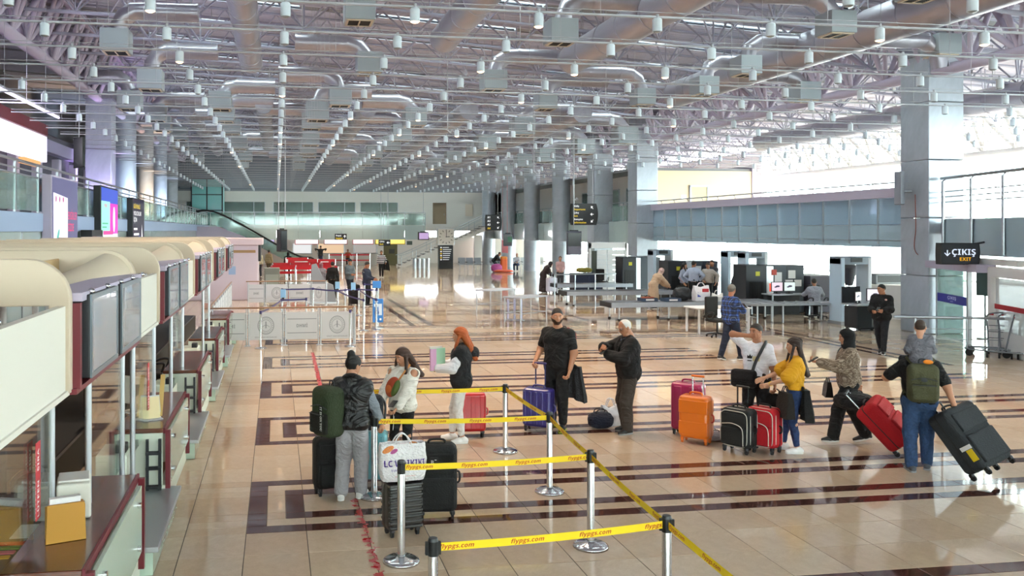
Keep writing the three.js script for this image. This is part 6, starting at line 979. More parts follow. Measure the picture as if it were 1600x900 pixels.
// limb: [ax, ay, az, bx, by, bz, ra, rb]
const limb = (a, b, ra, rb = ra) => [a.x, a.y, a.z, b.x, b.y, b.z, ra, rb];
function field(limbs, k, post) {
  const L = limbs.map(([ax, ay, az, bx, by, bz, ra, rb]) => { const x = bx - ax, y = by - ay, z = bz - az; return [ax, ay, az, x, y, z, 1 / Math.max(1e-9, x * x + y * y + z * z), ra, rb - ra]; });
  return (x, y, z) => {
    let d = 9;
    for (const l of L) {
      const px = x - l[0], py = y - l[1], pz = z - l[2]; let t = (px * l[3] + py * l[4] + pz * l[5]) * l[6]; t = t < 0 ? 0 : t > 1 ? 1 : t;
      const qx = px - l[3] * t, qy = py - l[4] * t, qz = pz - l[5] * t, e = Math.sqrt(qx * qx + qy * qy + qz * qz) - l[7] - l[8] * t;
      if (d - e > k) d = e; else if (e - d < k) { const h = (k - Math.abs(d - e)) / k; d = Math.min(d, e) - h * h * k * 0.25; }
    }
    return post ? post(d, x, y, z) : d;
  };
}
function meshed(limbs, k, c, post, pad = 0.02) {
  const lo = [9, 9, 9], hi = [-9, -9, -9];
  for (const l of limbs) for (let i = 0; i < 3; i++) { lo[i] = Math.min(lo[i], l[i] - l[6] - pad, l[i + 3] - l[7] - pad); hi[i] = Math.max(hi[i], l[i] + l[6] + pad, l[i + 3] + l[7] + pad); }
  return surface(field(limbs, k, post), lo, hi, c);
}
const ell = (x, y, z, cx, cy, cz, rx, ry, rz) => { const a = (x - cx) / rx, b = (y - cy) / ry, c = (z - cz) / rz; return (Math.sqrt(a * a + b * b + c * c) - 1) * Math.min(rx, ry, rz); };
const smin = (a, b, k) => { const h = Math.max(0, k - Math.abs(a - b)) / k; return Math.min(a, b) - h * h * k * 0.25; };
const smax = (a, b, k) => -smin(-a, -b, k);
// head in its own axes: centre between the ears, +z the face
const HEAD = [limb(V(-0.045, -0.05, 0.01), V(0, -0.082, 0.056), 0.03, 0.026), limb(V(0.045, -0.05, 0.01), V(0, -0.082, 0.056), 0.03, 0.026), limb(V(0, 0.022, 0.088), V(0, -0.02, 0.104), 0.008, 0.014), limb(V(-0.034, 0.032, 0.08), V(0.034, 0.032, 0.08), 0.013), limb(V(-0.016, -0.05, 0.088), V(0.016, -0.05, 0.088), 0.009), limb(V(0, -0.05, -0.02), V(0, -0.17, -0.04), 0.056, 0.058)];
const headField = (() => { const f = field(HEAD, 0.02); return (x, y, z) => { let d = smin(ell(x, y, z, 0, 0.03, -0.008, 0.077, 0.095, 0.097), ell(x, y, z, 0, -0.02, 0.03, 0.064, 0.08, 0.062), 0.03); d = smin(d, f(x, y, z), 0.018); for (const s of [-1, 1]) { d = smin(d, ell(x, y, z, s * 0.079, -0.005, -0.008, 0.012, 0.031, 0.019), 0.008); d = smax(d, -(Math.hypot(x - s * 0.032, y - 0.01, z - 0.102) - 0.017), 0.012); } return d; }; })();
const headCache = {};
function headGeo(c) { return headCache[c] ??= surface(headField, [-0.11, -0.19, -0.13], [0.11, 0.15, 0.14], c); }
const hairShape = {
  short: (x, y, z) => smax(ell(x, y, z, 0, 0.032, -0.01, 0.087, 0.104, 0.108), (-0.002 + 0.8 * z - y) * 0.78, 0.012),
  crop: (x, y, z) => smax(ell(x, y, z, 0, 0.031, -0.01, 0.0825, 0.1, 0.104), (0.0 + 0.78 * z - y) * 0.78, 0.012),
  fringe: (x, y, z) => smax(ell(x, y, z, 0, 0.028, -0.012, 0.083, 0.098, 0.102), Math.max((-0.015 + 0.5 * z - y) * 0.85, z - 0.02 - y * 0.2), 0.012),
  bun: (x, y, z) => smin(smax(ell(x, y, z, 0, 0.032, -0.012, 0.087, 0.106, 0.112), (-0.025 + 0.95 * z - y) * 0.72, 0.012), Math.hypot(x, (y - 0.13) * 0.85, z + 0.075) - 0.05, 0.02) + 0.002 * Math.sin(x * 150 + y * 90),
  long: (x, y, z) => { let d = smax(ell(x, y, z, 0, 0.032, -0.014, 0.092, 0.108, 0.112), (-0.015 + 0.85 * z - y) * 0.75, 0.012); for (const s of [-1, 0, 1]) { const t = Math.max(0, Math.min(1, (0.03 - y) / 0.38)), w = 0.012 * Math.sin(14 * y + s * 2); d = smin(d, Math.hypot(x - s * (0.055 + 0.03 * t) - w, (y - (0.03 - 0.38 * t)), z + 0.05 + (s ? 0 : 0.02) + 0.165 * t) - (0.056 - 0.014 * t), 0.03); }
    for (const s of [-1, 1]) { const t = Math.max(0, Math.min(1, (0.02 - y) / 0.34)); d = smin(d, Math.hypot(x - s * (0.082 + 0.03 * Math.sin(t * 3)), y - (0.02 - 0.34 * t), z - 0.0 - 0.13 * t) - (0.026 - 0.008 * t), 0.025); } return d + 0.004 * Math.sin(x * 160 + y * 20) * (y < 0 ? 1 : 0.4); },
  half: (x, y, z) => { let d = smax(ell(x, y, z, 0, 0.032, -0.014, 0.088, 0.106, 0.11), (-0.002 + 0.75 * z - y) * 0.8, 0.012); for (const s of [-1, 0, 1]) { const t = Math.max(0, Math.min(1, (0.05 - y) / 0.5)); d = smin(d, Math.hypot(x - s * (0.055 + 0.02 * t), (y - (0.05 - 0.5 * t)), z + 0.05 + (s ? 0.1 : 0.13) * t) - (0.042 - 0.014 * t), 0.03); }
    for (const s of [-1, 1]) { const t = Math.max(0, Math.min(1, (0.02 - y) / 0.42)); d = smin(d, Math.hypot(x - s * (0.08 + 0.03 * Math.sin(t * 3)), y - (0.02 - 0.42 * t), z - 0.01 - 0.14 * t) - (0.022 - 0.008 * t), 0.02); } d = smin(d, Math.hypot(x, y - 0.08, z + 0.1) - 0.03, 0.03); return d + 0.003 * Math.sin(x * 170 + y * 20); },
  scarf: (x, y, z) => { let d = ell(x, y, z, 0, 0.02, -0.015, 0.1, 0.128, 0.118); d = smin(d, ell(x, y, z, 0, -0.13, -0.012, 0.1, 0.09, 0.1), 0.06); d = smax(d, -ell(x, y, z, 0, -0.008, 0.11, 0.06, 0.085, 0.11), 0.015); return d + 0.003 * Math.sin(y * 60 + x * 30); },
  hood: (x, y, z) => { let d = ell(x, y, z, 0, 0.02, -0.02, 0.115, 0.14, 0.13); d = smin(d, ell(x, y, z, 0, -0.15, -0.01, 0.14, 0.09, 0.12), 0.06); return smax(d, -ell(x, y, z, 0, -0.01, 0.12, 0.07, 0.1, 0.12), 0.02); },
  cap: (x, y, z) => smax(ell(x, y, z, 0, 0.04, -0.01, 0.092, 0.11, 0.108), (0.035 + 0.25 * z - y) * 0.95, 0.01),
};
const beard = (x, y, z) => { let d = smin(headField(x, y, z), 9, 0.01) - 0.0035; d = smax(d, Math.max(y + 0.05 - Math.abs(x) * 0.4, 0.0 - z), 0.008); d = smax(d, -y - 0.12, 0.01); return smax(d, -ell(x, y, z, 0, -0.048, 0.1, 0.03, 0.014, 0.05), 0.006); };
// hand with palm, four jointed fingers and a thumb from the side of the palm; wrist at w, fingers towards dir, palm facing nrm
function handLimbs(w, dir, nrm, side, curl) {
  const y = dir.clone().normalize(), n = nrm.clone().addScaledVector(y, -nrm.dot(y)).normalize(), x = y.clone().cross(n).multiplyScalar(side), P = (a, b, c) => w.clone().addScaledVector(x, a).addScaledVector(y, b).addScaledVector(n, c), L = [];
  for (const a of [-0.026, -0.009, 0.009, 0.026]) L.push(limb(P(a * 0.7, 0.005, 0), P(a, 0.088, 0.002), 0.014, 0.012));
  L.push(limb(P(0, -0.04, 0), P(0, 0.02, 0), 0.026, 0.022));
  [[0.029, 0.9], [0.0105, 1.03], [-0.009, 0.97], [-0.028, 0.78]].forEach(([a, s], i) => {
    let p = P(a, 0.088, 0.002), t = curl * (0.8 + 0.1 * i), r = 0.0092;
    for (const l of [0.042, 0.028, 0.022]) { const q = p.clone().addScaledVector(y, Math.cos(t) * l * s).addScaledVector(n, Math.sin(t) * l * s); L.push(limb(p, q, r, r * 0.92)); p = q; r *= 0.92; t += curl * 0.85; }
  });
  let p = P(0.024, 0.022, 0.008), q = P(0.05, 0.05, 0.018); L.push(limb(p, q, 0.0135, 0.011)); L.push(limb(q, P(0.05 - 0.012 * curl, 0.085, 0.022 + 0.014 * curl), 0.0105, 0.009));
  return L;
}
function ik(a, t, l1, l2, pole) {
  const d = t.clone().sub(a); let L = d.length(); const M2 = l1 + l2 - 0.004; if (L > M2) { d.multiplyScalar(M2 / L); L = M2; } d.divideScalar(L);
  const x = (l1 * l1 - l2 * l2 + L * L) / (2 * L), h = Math.sqrt(Math.max(0, l1 * l1 - x * x)), p = pole.clone().addScaledVector(d, -pole.dot(d)).normalize();
  return [a.clone().addScaledVector(d, x).addScaledVector(p, h), a.clone().addScaledVector(d, L)];
}
function person(label, [px, pd], face, o) {
  const S = (o.h || 1.72) / 1.75, near = o.far ? 0 : 1, cB = o.far ? 0.024 : 0.0115, cH = o.far ? 0.011 : 0.0058, cF = o.far ? 0.008 : 0.0042, g = o.g || 1, sw = o.sw || 1;
  const root = thing('person', label, 'person', [px, o.y || 0, -pd], face * Math.PI / 180); root.scale.setScalar(S);
  const pel = V(...(o.pel || [0, 0.95, 0])), lean = (o.lean || 0) * Math.PI / 180, side = (o.side || 0) * Math.PI / 180, twist = (o.twist || 0) * Math.PI / 180;
  const R = new THREE.Matrix4().makeRotationFromEuler(new THREE.Euler(lean, twist, side, 'YXZ')), tp = (x, y, z) => V(x, y - 0.95, z).applyMatrix4(R).add(pel), td = (x, y, z) => V(x, y, z).applyMatrix4(R);
  const up = td(0, 1, 0), along = (x, y, z) => (x - pel.x) * up.x + (y - pel.y) * up.y + (z - pel.z) * up.z + 0.95;   // height along the trunk
  // joints
  const sh = { L: tp(0.17 * sw, 1.4, -0.012), R: tp(-0.17 * sw, 1.4, -0.012) }, arm = {}, leg = {};
  for (const [k, s] of [['L', 1], ['R', -1]]) {
    const t = V(...(o['h' + k] || [s * 0.26, 0.86, 0.04])), pole = V(...(o['e' + k] || [s * 0.45, -0.3, -1]));
    const [e, w] = ik(sh[k], t, 0.285, 0.25, pole); arm[k] = { s: sh[k], e, w };
    const f = o['f' + k] || [s * 0.1, 0], ank = V(f[0], (f[2] || 0) + 0.085, f[1]), hip = V(s * 0.088, 0, 0).applyMatrix4(new THREE.Matrix4().makeRotationY(twist * 0.5)).add(V(pel.x, pel.y - 0.035, pel.z));
    const [kn, an] = ik(hip, ank, 0.425, 0.415, V(...(o['k' + k] || [s * 0.1, 0, 1]))); leg[k] = { h: hip, k: kn, a: an, yaw: (f[3] ?? s * 12) * Math.PI / 180, pitch: (f[4] || 0) * Math.PI / 180 };
  }
  const torso = (t, w = 1) => [limb(tp(-0.095 * sw * w, 1.31, -0.005), tp(0.095 * sw * w, 1.31, -0.005), 0.106 * g + t), limb(tp(-0.07 * w, 1.16, 0.005), tp(0.07 * w, 1.16, 0.005), 0.104 * g * (o.belly || 1) + t), limb(tp(-0.062, 1.05, 0.008), tp(0.062, 1.05, 0.008), 0.1 * g * (o.belly || 1) + t), limb(tp(-0.075, 0.95, -0.006), tp(0.075, 0.95, -0.006), 0.112 * g + t)];
  const yoke = (t) => [limb(tp(0, 1.435, -0.025), arm.L.s, 0.06 + t, 0.048 + t), limb(tp(0, 1.435, -0.025), arm.R.s, 0.06 + t, 0.048 + t)];
  const armL = (k, t, upTo, ga = g, fl = 0) => { const A = arm[k], L = [], u = Math.min(1, upTo * 2), v = Math.max(0, upTo * 2 - 1); L.push(limb(A.s, A.s.clone().lerp(A.e, u), 0.052 * ga + t, (0.052 - 0.01 * u) * ga + t + fl * u)); if (v > 0) L.push(limb(A.e, A.e.clone().lerp(A.w, v), 0.042 * ga + t + fl, (0.042 - 0.013 * v) * ga + t + fl)); return L; };
  const legL = (t, fl = 0, to = 1) => ['L', 'R'].flatMap((k) => { const A = leg[k], G = 0.5 + 0.5 * g; return [limb(A.h, A.k, 0.092 * G + t, 0.06 * G + t + fl * 0.6), limb(A.k, A.k.clone().lerp(A.a, to), 0.057 * G + t + fl * 0.6, 0.038 * G + t + fl), limb(A.k.clone().lerp(A.a, 0.15).add(V(0, 0, -0.012)), A.k.clone().lerp(A.a, 0.45).add(V(0, 0, -0.016)), 0.05 * G + t, 0.044 * G + t)]; });
  // head
  const hc = tp(0, 1.635, 0.02), H = o.head || {}, hq = new THREE.Quaternion().setFromEuler(new THREE.Euler((H.pitch || 0) * Math.PI / 180, (H.yaw || 0) * Math.PI / 180, (H.roll || 0) * Math.PI / 180, 'YXZ')), HM = new THREE.Matrix4().compose(hc, hq, V(1, 1, 1).multiplyScalar(o.headScale || 1));
  const inHead = (geo) => geo.clone().applyMatrix4(HM);
  const foot = (k) => { const A = leg[k], d = V(Math.sin(A.yaw), -Math.sin(A.pitch), Math.cos(A.yaw)); return [A.a, d]; };
  // the body: trunk, limbs, head and hands in one mesh
  const L0 = [...torso(-0.012), ...yoke(-0.008), limb(tp(0, 1.43, -0.02), tp(0, 1.54, 0.0), 0.058, 0.054)];
  for (const k of ['L', 'R']) { L0.push(...armL(k, 0, 1)); const [a, d] = foot(k); L0.push(limb(a.clone().addScaledVector(d, -0.03).add(V(0, -0.045, 0)), a.clone().addScaledVector(d, 0.14).add(V(0, -0.058, 0)), 0.034, 0.022)); }
  L0.push(...legL(0));
  const bodies = [meshed(L0, 0.05, cB), inHead(headGeo(cH))];
  for (const [k, s] of [['L', 1], ['R', -1]]) { const A = arm[k], dir = o['d' + k] ? V(...o['d' + k]) : A.w.clone().sub(A.e), nr = V(...(o['n' + k] || [-s, 0, 0.15])); bodies.push(meshed(handLimbs(A.w.clone().addScaledVector(dir.clone().normalize(), 0.02), dir, nr, s, o['c' + k] ?? 0.35), 0.012, cF, null, 0.008)); }
  mesh('body', bodies, o.skin ?? M.skin[0], root);
  // face
  const skinDark = std(o.hairCol ?? 0x1c1512, 0.8);
  for (const s of [-1, 1]) { const e = mesh('eye', inHead(sph(0.0115, s * 0.032, 0.008, 0.0825, 1.15, 0.7, 0.8, 10)), M.eyewhite, root); mesh('iris', inHead(sph(0.0068, s * 0.032, 0.008, 0.0905, 1, 1, 0.6, 8)), M.iris, e); if (near) mesh('eyebrow', inHead(pipe([[s * 0.016, 0.03, 0.094], [s * 0.034, 0.036, 0.091], [s * 0.052, 0.029, 0.078]], 0.0042, 8, 5)), skinDark, root); }
  if (near && !o.beard) mesh('mouth', inHead(pipe([[-0.021, -0.05, 0.09], [0, -0.048, 0.0985], [0.021, -0.05, 0.09]], 0.0046, 10, 6).scale(1, 1, 1)), M.lip, root);
  if (o.beard) { mesh('beard', inHead(surface(beard, [-0.1, -0.14, -0.05], [0.1, 0.02, 0.14], cH)), std(new THREE.Color(o.hairCol ?? 0x1c1512).lerp(new THREE.Color(0x8a5f48), 0.18), 0.9), root); mesh('mouth', inHead(pipe([[-0.017, -0.05, 0.096], [0, -0.049, 0.101], [0.017, -0.05, 0.096]], 0.0046, 10, 6)), M.lip, root); }
  if (o.glasses) mesh('glasses', inHead(merge([-1, 1].map((s) => [new THREE.TorusGeometry(0.021, 0.0022, 6, 18).translate(s * 0.032, 0.006, 0.104), bar(V(s * 0.053, 0.01, 0.1), V(s * 0.078, 0.01, 0.0), 0.0022, 5)]))), M.dark, root);
  if (o.hair) { const lo = ['long', 'half'].includes(o.hair) ? -0.52 : -0.26; mesh(o.hair === 'scarf' ? 'headscarf' : o.hair === 'hood' ? 'hood' : o.hair === 'cap' ? 'knit_cap' : 'hair', inHead(surface(hairShape[o.hair], [-0.2, lo, -0.26], [0.2, 0.22, 0.22], cH)), std(o.hairCol ?? 0x1c1512, ['scarf', 'hood', 'cap'].includes(o.hair) ? 0.9 : 0.66, 0, { bumpMap: wrinkleMap, bumpScale: 0.01 }), root); }
  // clothes
  const wr = (amp, fr, sd) => (d, x, y, z) => d + amp * noise.noise(x * fr + sd, y * fr * 0.7, z * fr + sd) + amp * 0.6 * noise.noise(x * fr * 2.3, y * fr * 1.8 + sd, z * fr * 2.3);
  const mats = (c) => c.isMaterial ? c : cloth(c);
  const b = o.bottom;
  if (b) {
    const L = [...legL(b.t ?? 0.012, b.flare ?? 0.01, b.to ?? 0.96), limb(tp(-0.075, 0.95, -0.006), tp(0.075, 0.95, -0.006), 0.114 * g + (b.t ?? 0.012)), limb(tp(-0.062, 1.03, 0.006), tp(0.062, 1.03, 0.006), 0.098 * g * (o.belly || 1) + (b.t ?? 0.012))], w = wr(b.wr ?? 0.007, 9, 4.1);
    mesh(b.name || 'trousers', meshed(L, 0.03, cB, (d, x, y, z) => smax(w(d, x, y, z), along(x, y, z) - 1.06, 0.01)), mats(b.col), root);
  }
  for (const c of [o.top, o.over].filter(Boolean)) {
    const t = c.t ?? 0.014, L = [...torso(t, c.wide || 1), ...yoke(t * 0.8)];
    for (const k of ['L', 'R']) { const sl = c['sleeve' + k] ?? c.sleeve ?? 1; if (sl > 0) L.push(...armL(k, t * 0.9, sl * 0.97, g, c.loose || 0)); }
    if (c.skirt) { const bot = c.hem + 0.02; L.push(limb(tp(-0.06, 0.98, 0), V(pel.x - c.skirt * 0.55, bot, pel.z + (c.sz || 0)), 0.12 * g + t, c.skirt), limb(tp(0.06, 0.98, 0), V(pel.x + c.skirt * 0.55, bot, pel.z + (c.sz || 0)), 0.12 * g + t, c.skirt)); }
    const w = wr(c.wr ?? 0.006, 8, c === o.top ? 1.3 : 7.7), hem = c.hem ?? 0.93;
    const cut = c.cut;   // openings: [x, y, z, r]
    mesh(c.name || 'shirt', meshed(L, 0.035, cB, (d, x, y, z) => { d = w(d, x, y, z); d = smax(d, hem - (c.skirt ? y : along(x, y, z)), 0.008); if (cut) for (const q of cut) d = smax(d, -(Math.hypot(x - q[0], y - q[1], z - q[2]) - q[3]), 0.006); return d; }), mats(c.col), root);
  }
  if (o.shoes) {
    for (const k of ['L', 'R']) {
      const [a, d] = foot(k), bq = V(0, a.y - 0.085, 0), P = (f, y) => a.clone().addScaledVector(V(d.x, 0, d.z), f).setY(a.y - 0.085 + y - f * Math.sin(leg[k].pitch) * 0.9);
      const sh = mesh('shoe', meshed([limb(P(-0.055, 0.045), P(0.06, 0.043), 0.04, 0.043), limb(P(0.06, 0.043), P(0.155, 0.033), 0.043, 0.028), limb(P(-0.03, 0.06), P(0.0, 0.09), 0.043, 0.042)], 0.02, o.far ? 0.014 : 0.008, (q, x, y, z) => leg[k].pitch ? q : smax(q, bq.y + 0.012 - y, 0.004)), std(o.shoes, 0.5), root);
      const so = extrude(roundRect(0.085, 0.265, 0.04, 0, 0.045, 5), 0.024, 0.004).rotateX(-Math.PI / 2 - leg[k].pitch).scale(1, 1, -1); so.applyMatrix4(new THREE.Matrix4().makeRotationY(Math.atan2(d.x, d.z))).translate(a.x, a.y - 0.085 + 0.013, a.z);
      const nrm = so.index ? so : so; const ps = nrm.attributes.position; for (let i = 0; i < ps.count; i += 3) { const t = [ps.getX(i), ps.getY(i), ps.getZ(i)]; ps.setXYZ(i, ps.getX(i + 1), ps.getY(i + 1), ps.getZ(i + 1)); ps.setXYZ(i + 1, ...t); } so.computeVertexNormals();
      mesh('sole', so, std(o.sole ?? 0xe4e2de, 0.6), sh);
    }
  }
  o.extra?.({ root, tp, td, arm, leg, inHead, S, near });
  root.updateMatrixWorld(true);
  return { root, world: (v) => v.clone().applyMatrix4(root.matrixWorld), arm, tp, td };
}
const carried = (name, label, cat, p, v, face) => { const w = p.world(v); return thing(name, label, cat, [w.x, w.y, w.z], face * Math.PI / 180); };
function phone(label, p, hand, face, tilt = 0.6, off = [0, 0.05, 0.06]) { const t = carried('phone', label, 'phone', p, p.arm[hand].w.clone().add(V(...off)), face); mesh('case', rbox(0.075, 0.15, 0.01, 0, 0, 0, 0.005, 2), M.black, t); mesh('screen', box(0.067, 0.138, 0.002, 0, 0, -0.0055), std(0x2c3140, 0.1), t); t.rotation.order = 'YXZ'; t.rotation.x = -tilt; return t; }
function backpack(label, p, at3, face, o) {
  const t = carried('backpack', label, 'backpack', p, p.tp(...at3), face), { w, h, d, col } = o, m = o.mat || cloth(col, { bumpScale: 0.01 }), dk = o.trim || M.dark;
  mesh('body', rbox(w, h, d, 0, 0, 0, Math.min(0.085, d * 0.48), 6), m, t);
  mesh('front_pocket', rbox(w * 0.8, h * 0.42, 0.07, 0, -h * 0.2, -d / 2, 0.03, 4), o.pocket ? cloth(o.pocket) : m, t); mesh('zip', [pipe([[-w * 0.4, h * 0.1, -d / 2 - 0.004], [0, h * 0.16, -d / 2 - 0.006], [w * 0.4, h * 0.1, -d / 2 - 0.004]], 0.006, 20, 6), pipe([[-w * 0.36, -h * 0.02, -d / 2 - 0.034], [w * 0.36, -h * 0.02, -d / 2 - 0.034]], 0.006, 8, 6)], dk, t);
  mesh('loop', pipe([[-0.04, h / 2, d * 0.2], [-0.03, h / 2 + 0.05, d * 0.2], [0.03, h / 2 + 0.05, d * 0.2], [0.04, h / 2, d * 0.2]], 0.009, 16, 6), dk, t);
  if (o.straps !== false) for (const s of [-1, 1]) { const sx = o.sx ?? 0.125; const c = pipe([[s * 0.08, h * 0.42, d / 2], [s * sx, o.top ?? 0.24, d / 2 + 0.06], [s * sx, (o.top ?? 0.24) + 0.005, d / 2 + 0.14], [s * (sx + 0.015), 0.1, d / 2 + 0.25], [s * (sx + 0.03), -0.06, d / 2 + 0.22], [s * (sx + 0.035), -h * 0.36, d / 2 + 0.04]], 0.019, 40, 8); mesh('strap', c, o.strap ? cloth(o.strap) : dk, t); }
  return t;
}
function hanging(name, label, cat, p, v, face, w, h, d, mat, loop = 0.1) {   // a bag hung by its handles from a hand or arm
  const t = carried(name, label, cat, p, v, face), g = new THREE.BoxGeometry(w, h, d, 14, 14, 6).translate(0, -h / 2 - loop, 0), q = g.attributes.position;
  for (let i = 0; i < q.count; i++) { const y = (-q.getY(i) - loop) / h, k = 0.8 + 0.25 * Math.sin(y * 2.6), n = 1 + 0.18 * fbm(q.getX(i) * 9, q.getY(i) * 7, q.getZ(i) * 9 + w); q.setX(i, q.getX(i) * k * n); q.setZ(i, q.getZ(i) * (0.5 + 0.6 * y) * n); }
  g.computeVertexNormals(); mesh('bag_body', g, mat, t);
  for (const z of [-0.012, 0.012]) mesh('handle', pipe([[-w * 0.25, -loop, z], [-0.02, 0.0, z], [0.02, 0.0, z], [w * 0.25, -loop, z]], 0.007, 18, 6), M.dark, t);
  return t;
}
function drape(label, p, v, face, w, h, mat) {   // a jacket hung over an arm or hand
  const t = carried('jacket', label, 'jacket', p, v, face);
  const g = new THREE.BoxGeometry(w, h, 0.1, 18, 22, 4).translate(0, -h / 2, 0), q = g.attributes.position;
  for (let i = 0; i < q.count; i++) { const x = q.getX(i), y = q.getY(i), k = 0.45 + 0.55 * Math.min(1, -y / h + 0.15), f = 0.025 * Math.sin(x * 40 + 2 * y) * Math.min(1, -y * 4); q.setXYZ(i, x * k, y - 0.12 * (x / w) * (x > 0 ? 1 : 0.3) * (-y / h), q.getZ(i) * (0.7 + 0.5 * (-y / h)) + f); }
  g.computeVertexNormals(); mesh('cloth', g, mat, t); mesh('collar', pipe([[-w * 0.2, -0.02, 0.05], [0, 0.02, 0.03], [w * 0.2, -0.02, 0.05]], 0.022, 14, 8), mat, t);
  return t;
}
const K = M.skin, blackCloth = cloth(0x0f1012), jeans = (c) => cloth(c, { map: rep(T.denim, 3), bumpScale: 0.012 });
// ---- the waiting line
{ const F = 160, p = person('woman in black leather vest over grey hoodie and grey sweatpants, bending to her cases', [0.84, 9.72], F, { h: 1.6, skin: K[0], hair: 'bun', hairCol: 0x100e0e, head: { yaw: -32, pitch: 14 }, lean: 6, hR: [-0.36, 0.8, 0.24], hL: [0.25, 0.98, 0.18], cR: 0.9, fL: [0.12, -0.05], fR: [-0.1, 0.08], top: { name: 'hoodie', col: 0x7c8189, t: 0.022, hem: 0.84 }, over: { name: 'leather_vest', col: leather(0x131315), t: 0.045, sleeve: 0.08, hem: 0.86, wr: 0.01 }, bottom: { col: 0xa09da0, t: 0.024, flare: 0.022 }, shoes: 0xdedcd8,
    extra: ({ root, tp }) => mesh('collar', pipe([[-0.12, 0, 0.02], [-0.08, 0.05, -0.06], [0, 0.07, -0.085], [0.08, 0.05, -0.06], [0.12, 0, 0.02]].map(([x, y, z]) => tp(x, 1.45 + y, z).toArray()), 0.035, 24, 8), leather(0x131315), root) });
  const b = backpack('bulging olive and black backpack with white lettering hung on the leather vest woman\'s left side', p, [0.27, 1.08, -0.12], F - 35, { w: 0.36, h: 0.56, d: 0.26, col: 0x2f3a22, pocket: 0x14160f, straps: false });
  const tt = canvasTex(64, 256, (g, w, h) => { g.fillStyle = '#10120d'; g.fillRect(0, 0, w, h); g.fillStyle = '#e4e4e0'; g.font = 'bold 44px serif'; g.save(); g.translate(w / 2, h / 2); g.rotate(Math.PI / 2); g.textAlign = 'center'; g.textBaseline = 'middle'; g.fillText('IT IS ON YOU', 0, 0, 230); g.restore(); });
  mesh('lettering', new THREE.PlaneGeometry(0.07, 0.3).rotateY(Math.PI).translate(-0.08, -0.05, -0.168), std(0xffffff, 0.7, 0, { map: tt }), b); mesh('strap', pipe([[-0.08, 0.26, 0.1], [-0.06, 0.38, 0.2], [-0.1, 0.36, 0.3], [-0.12, 0.1, 0.3]], 0.02, 20, 8), M.dark, b);
}
{ const t = thing('backpack', 'dark backpack with a pink panel standing on the teal suitcase', 'backpack', [1.1, 0.66, -10.18], 2.9); mesh('body', rbox(0.32, 0.42, 0.2, 0, 0.215, 0, 0.08, 5), cloth(0x15161c), t); mesh('pink_panel', rbox(0.14, 0.16, 0.04, 0.07, 0.3, -0.1, 0.015, 3), cloth(0x8a4a70), t); mesh('front_pocket', rbox(0.26, 0.18, 0.06, 0, 0.13, -0.1, 0.028, 4), cloth(0x1c2130), t); mesh('strap', pipe([[-0.1, 0.4, 0.08], [-0.16, 0.3, 0.14], [-0.16, 0.05, 0.1]], 0.015, 16, 6), M.dark, t); }
{ const F = -34, p = person('woman with long brown hair in cold-shoulder white sweater, looking at her phone', [1.58, 10.78], F, { h: 1.54, skin: K[0], hair: 'long', hairCol: 0x3a241a, head: { yaw: -22, pitch: 16 }, hL: [0.06, 0.96, 0.3], eL: [0.8, -0.3, -0.4], nL: [0, 0.6, -0.4], cL: 0.8, hR: [-0.3, 0.88, 0.22], fL: [0.1, 0], fR: [-0.1, 0.03], top: { name: 'sweater', col: cloth(0xd8d2c8), t: 0.032, loose: 0.008, hem: 0.8, wide: 1.05, wr: 0.01, cut: [[0.2, 1.415, 0.03, 0.062], [-0.2, 1.415, 0.03, 0.058]] }, bottom: { name: 'leggings', col: 0x101114, t: 0.006, flare: 0 }, shoes: 0x1a1a1c,
    extra: ({ root, arm }) => { mesh('earphone_cable', pipe([[0.02, 0.92, 0.34], [0.0, 0.7, 0.3], [-0.03, 0.62, 0.26], [-0.02, 0.82, 0.24]], 0.003, 24, 5), M.white, root); mesh('wrist_band', bar(arm.R.w.clone().lerp(arm.R.e, 0.1), arm.R.w.clone().lerp(arm.R.e, 0.22), 0.046, 12), M.black, root); } });
  phone('black phone held out by the white sweater woman', p, 'L', F, 1.2, [-0.03, 0.05, 0.09]);
  const s = carried('sling_bag', 'round orange and green patterned sling bag on the white sweater woman\'s chest', 'bag', p, p.tp(-0.1, 1.21, 0.13), F); mesh('bag_body', sph(0.125, 0, 0, 0, 0.72, 1.1, 0.34, 18).rotateZ(-0.45), std(0x9c3a1c, 0.75), s); mesh('green_panel', sph(0.105, 0.045, 0.01, 0.012, 0.5, 1.1, 0.33, 14).rotateZ(-0.45), std(0x4c5c28, 0.75), s); mesh('orange_panel', sph(0.07, -0.02, -0.03, 0.022, 0.7, 0.9, 0.4, 14).rotateZ(-0.45), std(0xb85a24, 0.75), s); mesh('strap', pipe([[0.08, 0.08, 0], [0.16, 0.2, -0.02], [0.2, 0.28, -0.1]], 0.012, 14, 6), std(0xd08a4a, 0.7), s); }
